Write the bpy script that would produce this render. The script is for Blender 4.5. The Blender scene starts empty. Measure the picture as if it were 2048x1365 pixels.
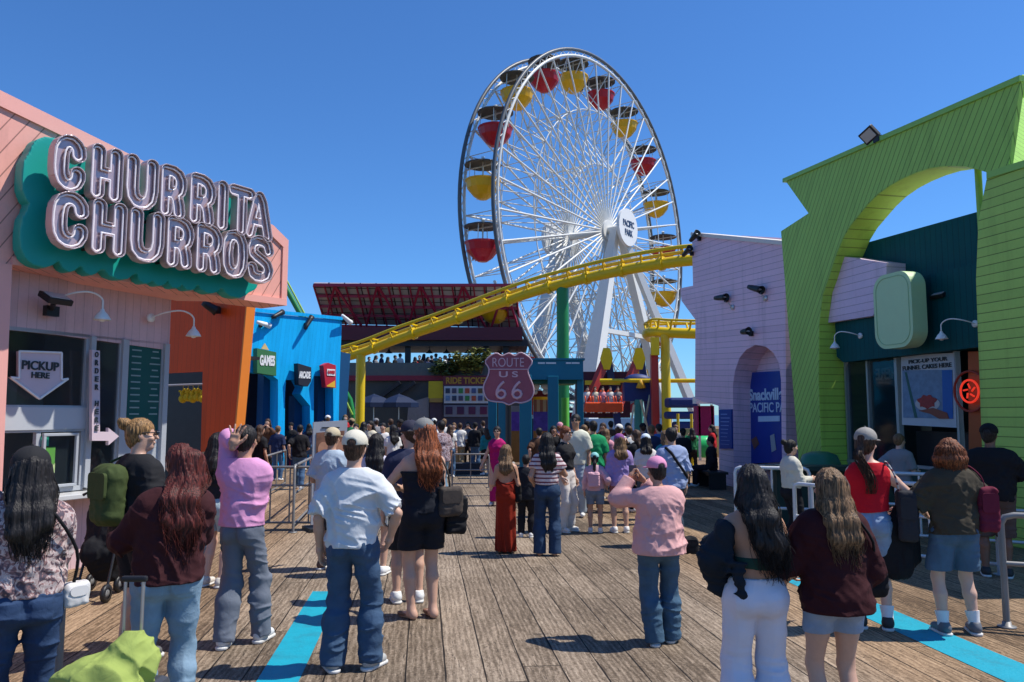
import bpy, math, random
import numpy as np
from mathutils import Vector, Matrix
from mathutils.geometry import tessellate_polygon
R = math.radians
V = Vector
random.seed(7)
sc = bpy.context.scene
col = sc.collection
# ---------------------------------------------------------------- camera, sky, sun
F, CX, CY, EYE = 1540.0, 1024.0, 682.5, 1.86          # focal length and centre in pixels of the 2048 px photograph, eye height
PITCH = math.atan(147.5 / F)
cam_d = bpy.data.cameras.new('camera'); cam = bpy.data.objects.new('camera', cam_d); col.objects.link(cam)
cam.location = (0, 0, EYE); cam.rotation_euler = (R(90) + PITCH, 0, 0)
cam_d.sensor_width = 36; cam_d.lens = 36 * F / 2048; cam_d.clip_start = .05; cam_d.clip_end = 20000
sc.camera = cam
SUN_EL, SUN_AZ = R(59), R(4)                           # azimuth from +X towards +Y
w = bpy.data.worlds.new('World'); sc.world = w; w.use_nodes = True
nt = w.node_tree; bg = nt.nodes['Background']
sky = nt.nodes.new('ShaderNodeTexSky'); sky.sky_type = 'NISHITA'; sky.sun_disc = False
sky.sun_elevation = SUN_EL; sky.sun_rotation = R(90) - SUN_AZ
sky.air_density = 1.0; sky.dust_density = 0.15; sky.ozone_density = 3.5
tint = nt.nodes.new('ShaderNodeMixRGB'); tint.blend_type = 'MULTIPLY'; tint.inputs[0].default_value = 1; tint.inputs[2].default_value = (.45, .80, 1.20, 1)   # the deep blue of this clear sky
nt.links.new(sky.outputs[0], tint.inputs[1]); nt.links.new(tint.outputs[0], bg.inputs[0]); bg.inputs[1].default_value = 0.118
sd = bpy.data.lights.new('sun', 'SUN'); sun = bpy.data.objects.new('sun', sd); col.objects.link(sun)
sd.energy = 5.0; sd.angle = R(.55); sd.color = (1, .95, .87)
sdir = V((math.cos(SUN_EL) * math.cos(SUN_AZ), math.cos(SUN_EL) * math.sin(SUN_AZ), math.sin(SUN_EL)))
sun.rotation_euler = sdir.to_track_quat('Z', 'Y').to_euler(); sun.location = sdir * 60
sc.view_settings.view_transform = 'Standard'; sc.view_settings.look = 'None'
sc.view_settings.exposure = 0.18; sc.view_settings.gamma = 1
sc.render.resolution_x, sc.render.resolution_y = 1024, 682
sc.cycles.max_bounces = 6; sc.cycles.diffuse_bounces = 3; sc.cycles.glossy_bounces = 3; sc.cycles.transparent_max_bounces = 6
sc.cycles.use_denoising = True

# ---------------------------------------------------------------- from a place in the photograph to a place in the world
def ray(px, py):
    u = -(py - CY) / F
    return V(((px - CX) / F, math.cos(PITCH) - u * math.sin(PITCH), math.sin(PITCH) + u * math.cos(PITCH)))
def at(px, py, Y):
    r = ray(px, py); t = Y / r.y
    return V((r.x * t, Y, EYE + r.z * t))
def gnd(px, py, z=0.0):
    r = ray(px, py); t = (z - EYE) / r.z
    return V((r.x * t, r.y * t, z))
class Plane:                                            # a vertical plane: local x along it (left to right in the photo), y into it, z up
    def __init__(s, p0, p1, z=0):
        s.p = V((p0[0], p0[1], z)); d = V((p1[0] - p0[0], p1[1] - p0[1], 0)).normalized()
        s.u = d; s.b = V((-d.y, d.x, 0))
        s.M = Matrix(((d.x, s.b.x, 0, s.p.x), (d.y, s.b.y, 0, s.p.y), (0, 0, 1, z), (0, 0, 0, 1)))
    def off(s, f):                                      # the same plane moved f metres towards the viewer
        q = s.p - s.b * f
        return Plane((q.x, q.y), (q.x + s.u.x, q.y + s.u.y))
    def uv(s, px, py):
        r = ray(px, py); o = V((0, 0, EYE))
        t = (s.p - o).dot(s.b) / r.dot(s.b); h = o + r * t
        return ((h - s.p).dot(s.u), h.z)
    def uvs(s, pts): return [s.uv(*p) for p in pts]
    def w(s, u, z, y=0): return s.p + s.u * u + s.b * y + V((0, 0, z))

# ---------------------------------------------------------------- materials
def nmat(name):
    m = bpy.data.materials.new(name); m.use_nodes = True
    return m, m.node_tree, m.node_tree.nodes['Principled BSDF']
def N(t, kind, **kw):
    n = t.nodes.new('ShaderNode' + kind)
    for k, v in kw.items():
        if k.startswith('i_'):
            key = k[2:]; key = int(key) if key.isdigit() else key
            n.inputs[key].default_value = v
        else: setattr(n, k, v)
    return n
def L(t, a, b): t.links.new(a, b)
def c4(c): return (c[0], c[1], c[2], 1)
def math_(t, op, a, b=None):
    n = N(t, 'Math', operation=op)
    for i, v in enumerate((a, b)):
        if v is None: continue
        if isinstance(v, (int, float)): n.inputs[i].default_value = v
        else: L(t, v, n.inputs[i])
    return n.outputs[0]
_mc = {}
def mat(name, c, rough=.55, metal=0., var=.12, scale=6., bump=0., bscale=None, spec=.4, stretch=(1, 1, 1), dirt=0.):
    if name in _mc: return _mc[name]
    m, t, b = nmat(name)
    tc = N(t, 'TexCoord'); mp = N(t, 'Mapping'); mp.inputs['Scale'].default_value = stretch; L(t, tc.outputs['Object'], mp.inputs[0])
    nz = N(t, 'TexNoise', i_Scale=scale, i_Detail=5., i_Roughness=.6); L(t, mp.outputs[0], nz.inputs['Vector'])
    mx = N(t, 'MixRGB'); mx.inputs[1].default_value = c4([x * (1 - var) for x in c]); mx.inputs[2].default_value = c4([min(1, x * (1 + var)) for x in c])
    L(t, nz.outputs[0], mx.inputs[0]); out = mx.outputs[0]
    if dirt:
        n2 = N(t, 'TexNoise', i_Scale=scale * .35, i_Detail=8., i_Roughness=.7); L(t, mp.outputs[0], n2.inputs['Vector'])
        cr = N(t, 'ValToRGB'); cr.color_ramp.elements[0].position = .5; cr.color_ramp.elements[1].position = .75; L(t, n2.outputs[0], cr.inputs[0])
        m2 = N(t, 'MixRGB'); m2.inputs[2].default_value = c4([x * .45 + .02 for x in c]); L(t, out, m2.inputs[1])
        L(t, math_(t, 'MULTIPLY', cr.outputs[0], dirt), m2.inputs[0]); out = m2.outputs[0]
    L(t, out, b.inputs['Base Color'])
    b.inputs['Roughness'].default_value = rough; b.inputs['Metallic'].default_value = metal
    b.inputs['Specular IOR Level'].default_value = spec
    if bump:
        nb = N(t, 'TexNoise', i_Scale=bscale or scale * 4, i_Detail=4.); L(t, mp.outputs[0], nb.inputs['Vector'])
        bp = N(t, 'Bump', i_Strength=bump, i_Distance=.01); L(t, nb.outputs[0], bp.inputs['Height']); L(t, bp.outputs[0], b.inputs['Normal'])
    _mc[name] = m
    return m
def siding(name, c, ang=0., pitch=.13, rough=.5, var=.10, gap=.08, dark=.45):   # boards in the x-z plane of the object, ang from horizontal
    if name in _mc: return _mc[name]
    m, t, b = nmat(name)
    tc = N(t, 'TexCoord'); sp = N(t, 'SeparateXYZ'); L(t, tc.outputs['Object'], sp.inputs[0])
    a = math_(t, 'MULTIPLY', sp.outputs[0], -math.sin(ang) / pitch); a2 = math_(t, 'MULTIPLY', sp.outputs[2], math.cos(ang) / pitch)
    s = math_(t, 'ADD', a, a2); y = math_(t, 'MULTIPLY', sp.outputs[1], abs(math.sin(ang)) / pitch * .999); s = math_(t, 'ADD', s, y)
    s = math_(t, 'ADD', s, 500.); fr = math_(t, 'FRACT', s); fl = math_(t, 'FLOOR', s)
    groove = math_(t, 'LESS_THAN', fr, gap)
    wn = N(t, 'TexWhiteNoise', noise_dimensions='1D'); L(t, fl, wn.inputs['W'])
    nz = N(t, 'TexNoise', i_Scale=1.6, i_Detail=8., i_Roughness=.65); L(t, tc.outputs['Object'], nz.inputs['Vector'])
    tone = math_(t, 'ADD', math_(t, 'MULTIPLY', wn.outputs[0], var), math_(t, 'MULTIPLY', nz.outputs[0], var * 1.6)); tone = math_(t, 'ADD', tone, 1 - var * 1.3)
    tone = math_(t, 'MULTIPLY', tone, math_(t, 'SUBTRACT', 1., math_(t, 'MULTIPLY', groove, 1 - dark)))
    mp = N(t, 'Mapping'); mp.inputs['Scale'].default_value = (2.6, 2.6, .28); L(t, tc.outputs['Object'], mp.inputs[0]); st = N(t, 'TexNoise', i_Scale=1.3, i_Detail=6., i_Roughness=.7); L(t, mp.outputs[0], st.inputs['Vector'])
    cr = N(t, 'MapRange'); cr.inputs[1].default_value = .52; cr.inputs[2].default_value = .80; cr.inputs[3].default_value = 1.; cr.inputs[4].default_value = .72; L(t, st.outputs[0], cr.inputs[0]); tone = math_(t, 'MULTIPLY', tone, cr.outputs[0])   # weather streaks
    sp2 = N(t, 'TexNoise', i_Scale=22., i_Detail=4.); L(t, tc.outputs['Object'], sp2.inputs['Vector']); tone = math_(t, 'MULTIPLY', tone, math_(t, 'ADD', .93, math_(t, 'MULTIPLY', sp2.outputs[0], .14)))
    vm = N(t, 'VectorMath', operation='SCALE'); vm.inputs[0].default_value = c; L(t, tone, vm.inputs['Scale']); L(t, vm.outputs[0], b.inputs['Base Color'])
    b.inputs['Roughness'].default_value = rough; b.inputs['Specular IOR Level'].default_value = .18
    h = math_(t, 'SUBTRACT', math_(t, 'MULTIPLY', nz.outputs[0], .15), groove)
    bp = N(t, 'Bump', i_Strength=.6, i_Distance=.012); L(t, h, bp.inputs['Height']); L(t, bp.outputs[0], b.inputs['Normal'])
    _mc[name] = m
    return m
def deck_mat():
    m, t, b = nmat('weathered_planks')
    tc = N(t, 'TexCoord'); mp = N(t, 'Mapping', vector_type='POINT'); mp.inputs['Rotation'].default_value = (0, 0, -R(6.52)); L(t, tc.outputs['Object'], mp.inputs[0])
    sp = N(t, 'SeparateXYZ'); L(t, mp.outputs[0], sp.inputs[0]); x, y = sp.outputs[0], sp.outputs[1]
    s = math_(t, 'ADD', math_(t, 'DIVIDE', x, .286), 200.4); ix = math_(t, 'FLOOR', s); fx = math_(t, 'FRACT', s)
    w1 = N(t, 'TexWhiteNoise', noise_dimensions='1D'); L(t, ix, w1.inputs['W'])
    yy = math_(t, 'ADD', math_(t, 'DIVIDE', y, 4.9), math_(t, 'MULTIPLY', w1.outputs[0], 7.)); iy = math_(t, 'FLOOR', yy); fy = math_(t, 'FRACT', yy)
    cb = N(t, 'CombineXYZ'); L(t, ix, cb.inputs[0]); L(t, iy, cb.inputs[1])
    w2 = N(t, 'TexWhiteNoise', noise_dimensions='2D'); L(t, cb.outputs[0], w2.inputs['Vector'])
    # slightly uneven gaps
    ng = N(t, 'TexNoise', i_Scale=2.2, i_Detail=3.); L(t, mp.outputs[0], ng.inputs['Vector'])
    gw = math_(t, 'ADD', math_(t, 'MULTIPLY', ng.outputs[0], .08), .0)
    gx = math_(t, 'LESS_THAN', fx, gw); gy = math_(t, 'LESS_THAN', fy, .0022); gap = math_(t, 'MAXIMUM', gx, gy)
    # grain, offset per board
    gm = N(t, 'Mapping'); gm.inputs['Scale'].default_value = (12, 2.0, 1); L(t, mp.outputs[0], gm.inputs[0])
    off = N(t, 'VectorMath', operation='SCALE'); L(t, w2.outputs['Color'], off.inputs[0]); off.inputs['Scale'].default_value = 40
    ad = N(t, 'VectorMath', operation='ADD'); L(t, gm.outputs[0], ad.inputs[0]); L(t, off.outputs[0], ad.inputs[1])
    g1 = N(t, 'TexNoise', i_Scale=1.1, i_Detail=7., i_Roughness=.72, i_Distortion=1.6); L(t, ad.outputs[0], g1.inputs['Vector'])
    g2 = N(t, 'TexNoise', i_Scale=5., i_Detail=6., i_Roughness=.75); L(t, ad.outputs[0], g2.inputs['Vector'])
    wv = N(t, 'TexWave', i_Scale=.55, i_Distortion=7., i_Detail=3., bands_direction='X'); wv.inputs['Detail Scale'].default_value = 1.2; L(t, ad.outputs[0], wv.inputs['Vector'])
    big = N(t, 'TexNoise', i_Scale=.5, i_Detail=6.); L(t, mp.outputs[0], big.inputs['Vector'])
    spk = N(t, 'TexNoise', i_Scale=38., i_Detail=3., i_Roughness=.8); L(t, mp.outputs[0], spk.inputs['Vector'])
    v = math_(t, 'ADD', math_(t, 'MULTIPLY', g1.outputs[0], .75), math_(t, 'MULTIPLY', g2.outputs[0], .6))
    v = math_(t, 'ADD', v, math_(t, 'MULTIPLY', wv.outputs[0], .12)); v = math_(t, 'ADD', v, math_(t, 'MULTIPLY', spk.outputs[0], .62))
    v = math_(t, 'ADD', v, math_(t, 'MULTIPLY', big.outputs[0], .42)); v = math_(t, 'ADD', v, math_(t, 'MULTIPLY', w2.outputs[0], .15))
    v = math_(t, 'MULTIPLY', math_(t, 'SUBTRACT', v, 1.25), 1.6); v = math_(t, 'ADD', v, .385)
    cr = N(t, 'ValToRGB'); e = cr.color_ramp.elements
    e[0].position = .0; e[0].color = (.045, .031, .021, 1); e[1].position = 1.; e[1].color = (.44, .35, .26, 1)
    q = e.new(.35); q.color = (.125, .092, .062, 1); q = e.new(.62); q.color = (.25, .192, .138, 1)
    L(t, v, cr.inputs[0])
    # the boards beyond the blue lines are a warmer, newer wood
    xa = math_(t, 'ABSOLUTE', math_(t, 'ADD', x, -.62)); side = N(t, 'MapRange'); side.inputs[1].default_value = 2.1; side.inputs[2].default_value = 2.9; L(t, xa, side.inputs[0])
    wm = N(t, 'MixRGB', blend_type='MULTIPLY'); wm.inputs[2].default_value = (1.10, .93, .74, 1); L(t, cr.outputs[0], wm.inputs[1]); L(t, math_(t, 'MULTIPLY', side.outputs[0], .9), wm.inputs[0])
    km = N(t, 'Mapping'); km.inputs['Scale'].default_value = (26, .8, 1); L(t, mp.outputs[0], km.inputs[0]); ka = N(t, 'VectorMath', operation='ADD'); L(t, km.outputs[0], ka.inputs[0]); L(t, off.outputs[0], ka.inputs[1])
    kn = N(t, 'TexNoise', i_Scale=.9, i_Detail=3., i_Distortion=.4); L(t, ka.outputs[0], kn.inputs['Vector']); ck = math_(t, 'MULTIPLY', math_(t, 'LESS_THAN', math_(t, 'ABSOLUTE', math_(t, 'SUBTRACT', kn.outputs[0], .5)), .007), math_(t, 'GREATER_THAN', g1.outputs[0], .5))
    ks = N(t, 'TexVoronoi', i_Scale=2.1); L(t, ka.outputs[0], ks.inputs['Vector']); gap = math_(t, 'MAXIMUM', gap, math_(t, 'MULTIPLY', ck, .75))
    ny = math_(t, 'LESS_THAN', math_(t, 'ABSOLUTE', math_(t, 'SUBTRACT', math_(t, 'FRACT', math_(t, 'DIVIDE', math_(t, 'ADD', y, math_(t, 'MULTIPLY', w1.outputs[0], .03)), .61)), .5)), .0105)
    nx = math_(t, 'LESS_THAN', math_(t, 'ABSOLUTE', math_(t, 'SUBTRACT', math_(t, 'ABSOLUTE', math_(t, 'SUBTRACT', fx, .53)), .29)), .024); gap = math_(t, 'MAXIMUM', gap, math_(t, 'MULTIPLY', math_(t, 'MULTIPLY', nx, ny), .85))   # nail heads
    m2 = N(t, 'MixRGB'); L(t, wm.outputs[0], m2.inputs[1]); m2.inputs[2].default_value = (.012, .009, .007, 1); L(t, gap, m2.inputs[0])
    L(t, m2.outputs[0], b.inputs['Base Color']); b.inputs['Roughness'].default_value = .8; b.inputs['Specular IOR Level'].default_value = .25
    h = math_(t, 'SUBTRACT', math_(t, 'MULTIPLY', v, .45), math_(t, 'MULTIPLY', gap, 1.5))
    bp = N(t, 'Bump', i_Strength=.75, i_Distance=.012); L(t, h, bp.inputs['Height']); L(t, bp.outputs[0], b.inputs['Normal'])
    return m
def glass(name, c, rough=.06):
    if name in _mc: return _mc[name]
    m, t, b = nmat(name); b.inputs['Base Color'].default_value = c4(c); b.inputs['Roughness'].default_value = rough; b.inputs['Specular IOR Level'].default_value = .8
    b.inputs['Alpha'].default_value = .42; _mc[name] = m
    return m
def emit(name, c, s):
    if name in _mc: return _mc[name]
    m, t, b = nmat(name); b.inputs['Base Color'].default_value = c4(c); b.inputs['Emission Color'].default_value = c4(c); b.inputs['Emission Strength'].default_value = s
    _mc[name] = m
    return m

# ---------------------------------------------------------------- meshes
def tag(o, label=None, cat=None, group=None, kind=None):
    for k, v in (('label', label), ('category', cat), ('group', group), ('kind', kind)):
        if v: o[k] = v
    return o
def root(name, loc, label, cat, group=None, rz=0.):
    o = bpy.data.objects.new(name, None); col.objects.link(o); o.empty_display_size = .3
    o.matrix_world = Matrix.Translation(V(loc)) @ Matrix.Rotation(rz, 4, 'Z')
    return tag(o, label, cat, group)
def link(name, me, M=None, parent=None):
    o = bpy.data.objects.new(name, me); col.objects.link(o)
    M = M or Matrix.Identity(4)
    if parent is not None:
        o.parent = parent; M = wm(parent).inverted() @ M
    o.matrix_basis = M
    return o
def wm(o): return (wm(o.parent) @ o.matrix_basis) if o.parent else o.matrix_basis.copy()
class MB:
    def __init__(s): s.v = []; s.f = []; s.sm = []
    def add(s, vs, fs, smooth=False):
        n = len(s.v); s.v += [tuple(x) for x in vs]; s.f += [tuple(i + n for i in f) for f in fs]; s.sm += [smooth] * len(fs); return s
    def box(s, c, d, rz=0., M=None):
        x, y, z = d[0] / 2, d[1] / 2, d[2] / 2
        vs = [V(p) for p in ((-x, -y, -z), (x, -y, -z), (x, y, -z), (-x, y, -z), (-x, -y, z), (x, -y, z), (x, y, z), (-x, y, z))]
        A = M or Matrix.Rotation(rz, 4, 'Z')
        return s.add([(A @ p) + V(c) for p in vs], [(0, 3, 2, 1), (4, 5, 6, 7), (0, 1, 5, 4), (1, 2, 6, 5), (2, 3, 7, 6), (3, 0, 4, 7)])
    def bar(s, a, b, wd, ht, up=(0, 0, 1), wd2=None, ht2=None):  # rectangular bar from a to b
        a, b = V(a), V(b); d = (b - a).normalized(); x = d.cross(V(up))
        if x.length < 1e-4: x = d.cross(V((1, 0, 0)))
        x.normalize(); y = x.cross(d); vs = []
        for p, w_, h_ in ((a, wd, ht), (b, wd2 or wd, ht2 or ht)):
            vs += [p + x * w_ / 2 * i + y * h_ / 2 * j for i, j in ((-1, -1), (1, -1), (1, 1), (-1, 1))]
        return s.add(vs, [(0, 1, 2, 3), (7, 6, 5, 4), (0, 4, 5, 1), (1, 5, 6, 2), (2, 6, 7, 3), (3, 7, 4, 0)])
    def tube(s, pts, r, n=10, cap=True, closed=False):
        pts = [V(p) for p in pts]; rs = r if isinstance(r, (list, tuple)) else [r] * len(pts); m = len(pts); vs = []; up = V((0, 0, 1)); px = None
        for i, p in enumerate(pts):
            a = pts[i - 1] if (i or closed) else p; b = pts[(i + 1) % m] if (i < m - 1 or closed) else p
            d = (b - a).normalized()
            if px is None: x = d.cross(up if abs(d.z) < .9 else V((1, 0, 0)))
            else: x = px - d * px.dot(d)
            x.normalize(); px = x; y = d.cross(x)
            vs += [p + (x * math.cos(2 * math.pi * k / n) + y * math.sin(2 * math.pi * k / n)) * rs[i] for k in range(n)]
        fs = []
        for i in range(m if closed else m - 1):
            j = (i + 1) % m
            for k in range(n): fs.append((i * n + k, i * n + (k + 1) % n, j * n + (k + 1) % n, j * n + k))
        s.add(vs, fs, True)
        if cap and not closed: s.add(vs[:n], [tuple(range(n))[::-1]]); s.add(vs[-n:], [tuple(range(n))])
        return s
    def lathe(s, prof, c=(0, 0, 0), n=20, smooth=True, M=None):  # prof: (radius, z)
        vs = []; A = M or Matrix.Identity(4)
        for r, z in prof:
            vs += [(A @ V((max(r, 1e-4) * math.cos(2 * math.pi * k / n), max(r, 1e-4) * math.sin(2 * math.pi * k / n), z))) + V(c) for k in range(n)]
        fs = [(i * n + k, i * n + (k + 1) % n, (i + 1) * n + (k + 1) % n, (i + 1) * n + k) for i in range(len(prof) - 1) for k in range(n)]
        return s.add(vs, fs, smooth)
    def ball(s, c, r, n=12, sz=(1, 1, 1), M=None):
        A = (M or Matrix.Identity(4)) @ Matrix.Diagonal((sz[0], sz[1], sz[2], 1))
        return s.lathe([(r * math.sin(math.pi * i / n), -r * math.cos(math.pi * i / n)) for i in range(n + 1)], c, n + 2, True, A)
    def poly(s, loops, y0, y1):                                 # loops of (x, z) with holes, from depth y0 (front) to y1 (back)
        loops = [list(l) for l in loops]
        def area(l): return sum(l[i - 1][0] * l[i][1] - l[i][0] * l[i - 1][1] for i in range(len(l)))
        loops = [(l if (area(l) > 0) == (k == 0) else l[::-1]) for k, l in enumerate(loops)]
        tri = tessellate_polygon([[V((p[0], p[1], 0)) for p in l] for l in loops]); fl = [p for l in loops for p in l]
        fr = []
        for t in tri:
            a, b, c = (fl[i] for i in t)
            if abs((b[0] - a[0]) * (c[1] - a[1]) - (b[1] - a[1]) * (c[0] - a[0])) < 1e-10: continue
            fr.append(t if (b[0] - a[0]) * (c[1] - a[1]) - (b[1] - a[1]) * (c[0] - a[0]) > 0 else t[::-1])
        s.add([(p[0], y0, p[1]) for p in fl], fr); s.add([(p[0], y1, p[1]) for p in fl], [t[::-1] for t in fr])
        for l in loops:
            n = len(l); s.add([(p[0], y0, p[1]) for p in l] + [(p[0], y1, p[1]) for p in l], [(i, i + n, (i + 1) % n + n, (i + 1) % n) for i in range(n)])
        return s
    def build(s, name, m, parent=None, M=None, bevel=0.):
        me = bpy.data.meshes.new(name); me.from_pydata(s.v, [], s.f)
        me.polygons.foreach_set('use_smooth', s.sm); me.materials.append(m); me.update()
        o = link(name, me, M, parent)
        if bevel:
            b = o.modifiers.new('b', 'BEVEL'); b.width = bevel; b.segments = 2; b.limit_method = 'ANGLE'
        return o
def text_mesh(txt, size, depth=.01, bold=0., align='CENTER', sx=1., spacing=1.):
    cu = bpy.data.curves.new('t', 'FONT'); cu.body = txt; cu.size = size; cu.extrude = depth / 2; cu.offset = bold; cu.align_x = align; cu.align_y = 'CENTER'; cu.space_character = spacing; cu.space_line = .95
    o = bpy.data.objects.new('t', cu); col.objects.link(o); bpy.context.view_layer.update()
    me = bpy.data.meshes.new_from_object(o.evaluated_get(bpy.context.evaluated_depsgraph_get())); bpy.data.objects.remove(o)
    me.transform(Matrix.Rotation(R(90), 4, 'X') @ Matrix.Diagonal((sx, 1, 1, 1)))
    return me
def text(txt, size, m, pl, u, z, y=-.01, parent=None, name='lettering', rot=0., **kw):
    me = text_mesh(txt, size, **kw); me.materials.clear(); me.materials.append(m)
    return link(name, me, pl.M @ Matrix.Translation((u, y, z)) @ Matrix.Rotation(rot, 4, 'Y'), parent)
def fit_text(txt, box, m, pl, parent, y=-.01, rot=0., **kw):    # text that fills the box (x0,y0,x1,y1 of the photo) on the plane
    a, b = pl.uv(box[0], (box[1] + box[3]) / 2), pl.uv(box[2], (box[1] + box[3]) / 2); t_, q = pl.uv((box[0] + box[2]) / 2, box[1]), pl.uv((box[0] + box[2]) / 2, box[3])
    me = text_mesh(txt, 1., **kw); co = np.array([v.co[:] for v in me.vertices]); lo, hi = co.min(0), co.max(0)
    sx, sz = abs(b[0] - a[0]) / (hi[0] - lo[0]), abs(t_[1] - q[1]) / (hi[2] - lo[2])
    me.transform(Matrix.Diagonal((sx, 1, sz, 1)) @ Matrix.Translation((-(lo[0] + hi[0]) / 2, 0, -(lo[2] + hi[2]) / 2))); me.materials.clear(); me.materials.append(m)
    return link('lettering', me, pl.M @ Matrix.Translation(((a[0] + b[0]) / 2, y, (t_[1] + q[1]) / 2)) @ Matrix.Rotation(rot, 4, 'Y'), parent)
def rrect(x0, z0, x1, z1, r, n=6):
    out = []
    for cx, cz, a0 in ((x1 - r, z1 - r, 0), (x0 + r, z1 - r, 90), (x0 + r, z0 + r, 180), (x1 - r, z0 + r, 270)):
        out += [(cx + r * math.cos(R(a0 + 90 * k / n)), cz + r * math.sin(R(a0 + 90 * k / n))) for k in range(n + 1)]
    return out

# ---------------------------------------------------------------- smooth bodies: a distance field and its surface
class Fld:
    def __init__(s, lo, hi, v):
        s.v = v; s.lo = np.array(lo, float); n = np.ceil((np.array(hi) - s.lo) / v).astype(int) + 1
        s.ax = [(s.lo[i] + v * np.arange(n[i])).astype(np.float32) for i in range(3)]; s.D = np.full(n, .3, np.float32)
    def g(s, lo=None, hi=None):
        sl = []
        for i in range(3):
            if lo is None: sl.append(slice(None)); continue
            a = int(max(0, math.floor((lo[i] - s.lo[i]) / s.v))); b = int(min(len(s.ax[i]), math.ceil((hi[i] - s.lo[i]) / s.v) + 1)); sl.append(slice(a, max(a, b)))
        return tuple(sl), s.ax[0][sl[0]][:, None, None], s.ax[1][sl[1]][None, :, None], s.ax[2][sl[2]][None, None, :]
    def mix(s, sl, d, k):
        A = s.D[sl]
        if A.size == 0: return
        if k <= 0: s.D[sl] = np.minimum(A, d); return
        h = np.maximum(k - np.abs(A - d), 0) / k; s.D[sl] = np.minimum(A, d) - h * h * k * .25
    def cap(s, a, b, ra, rb, k=.03, sq=1., end=None, start=None):  # tapered capsule, sq < 1 flattens it front to back
        a, b = np.array(a, float), np.array(b, float); m = max(ra, rb) + k + 4 * s.v + .02
        sl, X, Y, Z = s.g(np.minimum(a, b) - m, np.maximum(a, b) + m)
        q = 1 / sq; ba = (b - a) * (1, q, 1); px, py, pz = X - a[0], (Y - a[1]) * q, Z - a[2]
        h = np.clip((px * ba[0] + py * ba[1] + pz * ba[2]) / max(ba @ ba, 1e-9), 0, 1)
        d = np.sqrt((px - h * ba[0]) ** 2 + (py - h * ba[1]) ** 2 + (pz - h * ba[2]) ** 2) - (ra + (rb - ra) * h)
        if sq < 1: d = d * (sq * .5 + .5)
        un = (b - a) / max(np.linalg.norm(b - a), 1e-6)
        if end is not None: d = np.maximum(d, (X - b[0]) * un[0] + (Y - b[1]) * un[1] + (Z - b[2]) * un[2] - end)
        if start is not None: d = np.maximum(d, -((X - a[0]) * un[0] + (Y - a[1]) * un[1] + (Z - a[2]) * un[2]) - start)
        s.mix(sl, d, k); return s
    def chain(s, pts, rs, k=.03, sq=1.):
        for i in range(len(pts) - 1): s.cap(pts[i], pts[i + 1], rs[i], rs[i + 1], k, sq)
        return s
    def ell(s, c, r, k=.02, sub=False, grow=0):
        r = np.array(r, float) + grow; c = np.array(c, float); m = r + k + 4 * s.v + .02
        sl, X, Y, Z = s.g(c - m, c + m); x, y, z = X - c[0], Y - c[1], Z - c[2]
        k0 = np.sqrt((x / r[0]) ** 2 + (y / r[1]) ** 2 + (z / r[2]) ** 2); k1 = np.sqrt((x / r[0] ** 2) ** 2 + (y / r[1] ** 2) ** 2 + (z / r[2] ** 2) ** 2) + 1e-6
        d = k0 * (k0 - 1) / k1
        if sub:
            A = s.D[sl]; h = np.maximum(k - np.abs(A + d), 0) / max(k, 1e-6); s.D[sl] = np.maximum(A, -d) + h * h * k * .25
        else: s.mix(sl, d, k)
        return s
    def rbox(s, c, hd, r, k=.0, sub=False, M=None):
        c = np.array(c, float); m = max(hd) * 1.5 + r + k + 4 * s.v; sl, X, Y, Z = s.g(c - m, c + m); P = [X - c[0], Y - c[1], Z - c[2]]
        if M is not None: P = [P[0] * M[0][j] + P[1] * M[1][j] + P[2] * M[2][j] for j in range(3)]
        q = [np.abs(P[i]) - (hd[i] - r) for i in range(3)]
        d = np.sqrt(sum(np.maximum(t, 0) ** 2 for t in q)) + np.minimum(np.maximum(np.maximum(q[0], q[1]), q[2]), 0) - r
        if sub: s.D[sl] = np.maximum(s.D[sl], -d)
        else: s.mix(sl, d, k)
        return s
    def mod(s, fn):
        _, X, Y, Z = s.g(); s.D = np.asarray(fn(s.D, X, Y, Z), np.float32); return s
    def mesh(s):
        D = s.D; D = np.pad(D, 1, constant_values=.3); S = D < 0; n = np.array(D.shape)
        c = [S[i:n[0] - 1 + i, j:n[1] - 1 + j, k:n[2] - 1 + k] for i in (0, 1) for j in (0, 1) for k in (0, 1)]
        cnt = sum(x.astype(np.int8) for x in c); I = np.argwhere((cnt > 0) & (cnt < 8))
        if len(I) == 0: return np.zeros((0, 3)), np.zeros((0, 4), int)
        cn = [(i, j, k) for i in (0, 1) for j in (0, 1) for k in (0, 1)]; dv = [D[I[:, 0] + a, I[:, 1] + b, I[:, 2] + e] for a, b, e in cn]
        acc = np.zeros((len(I), 3)); num = np.zeros(len(I))
        for p in range(8):
            for q in range(p + 1, 8):
                if sum(abs(cn[p][t] - cn[q][t]) for t in range(3)) != 1: continue
                m = (dv[p] < 0) != (dv[q] < 0); t = np.where(m, dv[p] / np.where(m, dv[p] - dv[q], 1), 0)
                for ax in range(3): acc[:, ax] += np.where(m, cn[p][ax] + (cn[q][ax] - cn[p][ax]) * t, 0)
                num += m
        vs = (I + acc / num[:, None] - 1) * s.v + s.lo
        ix = np.full(n, -1, np.int64); ix[I[:, 0], I[:, 1], I[:, 2]] = np.arange(len(I)); out = []
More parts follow.
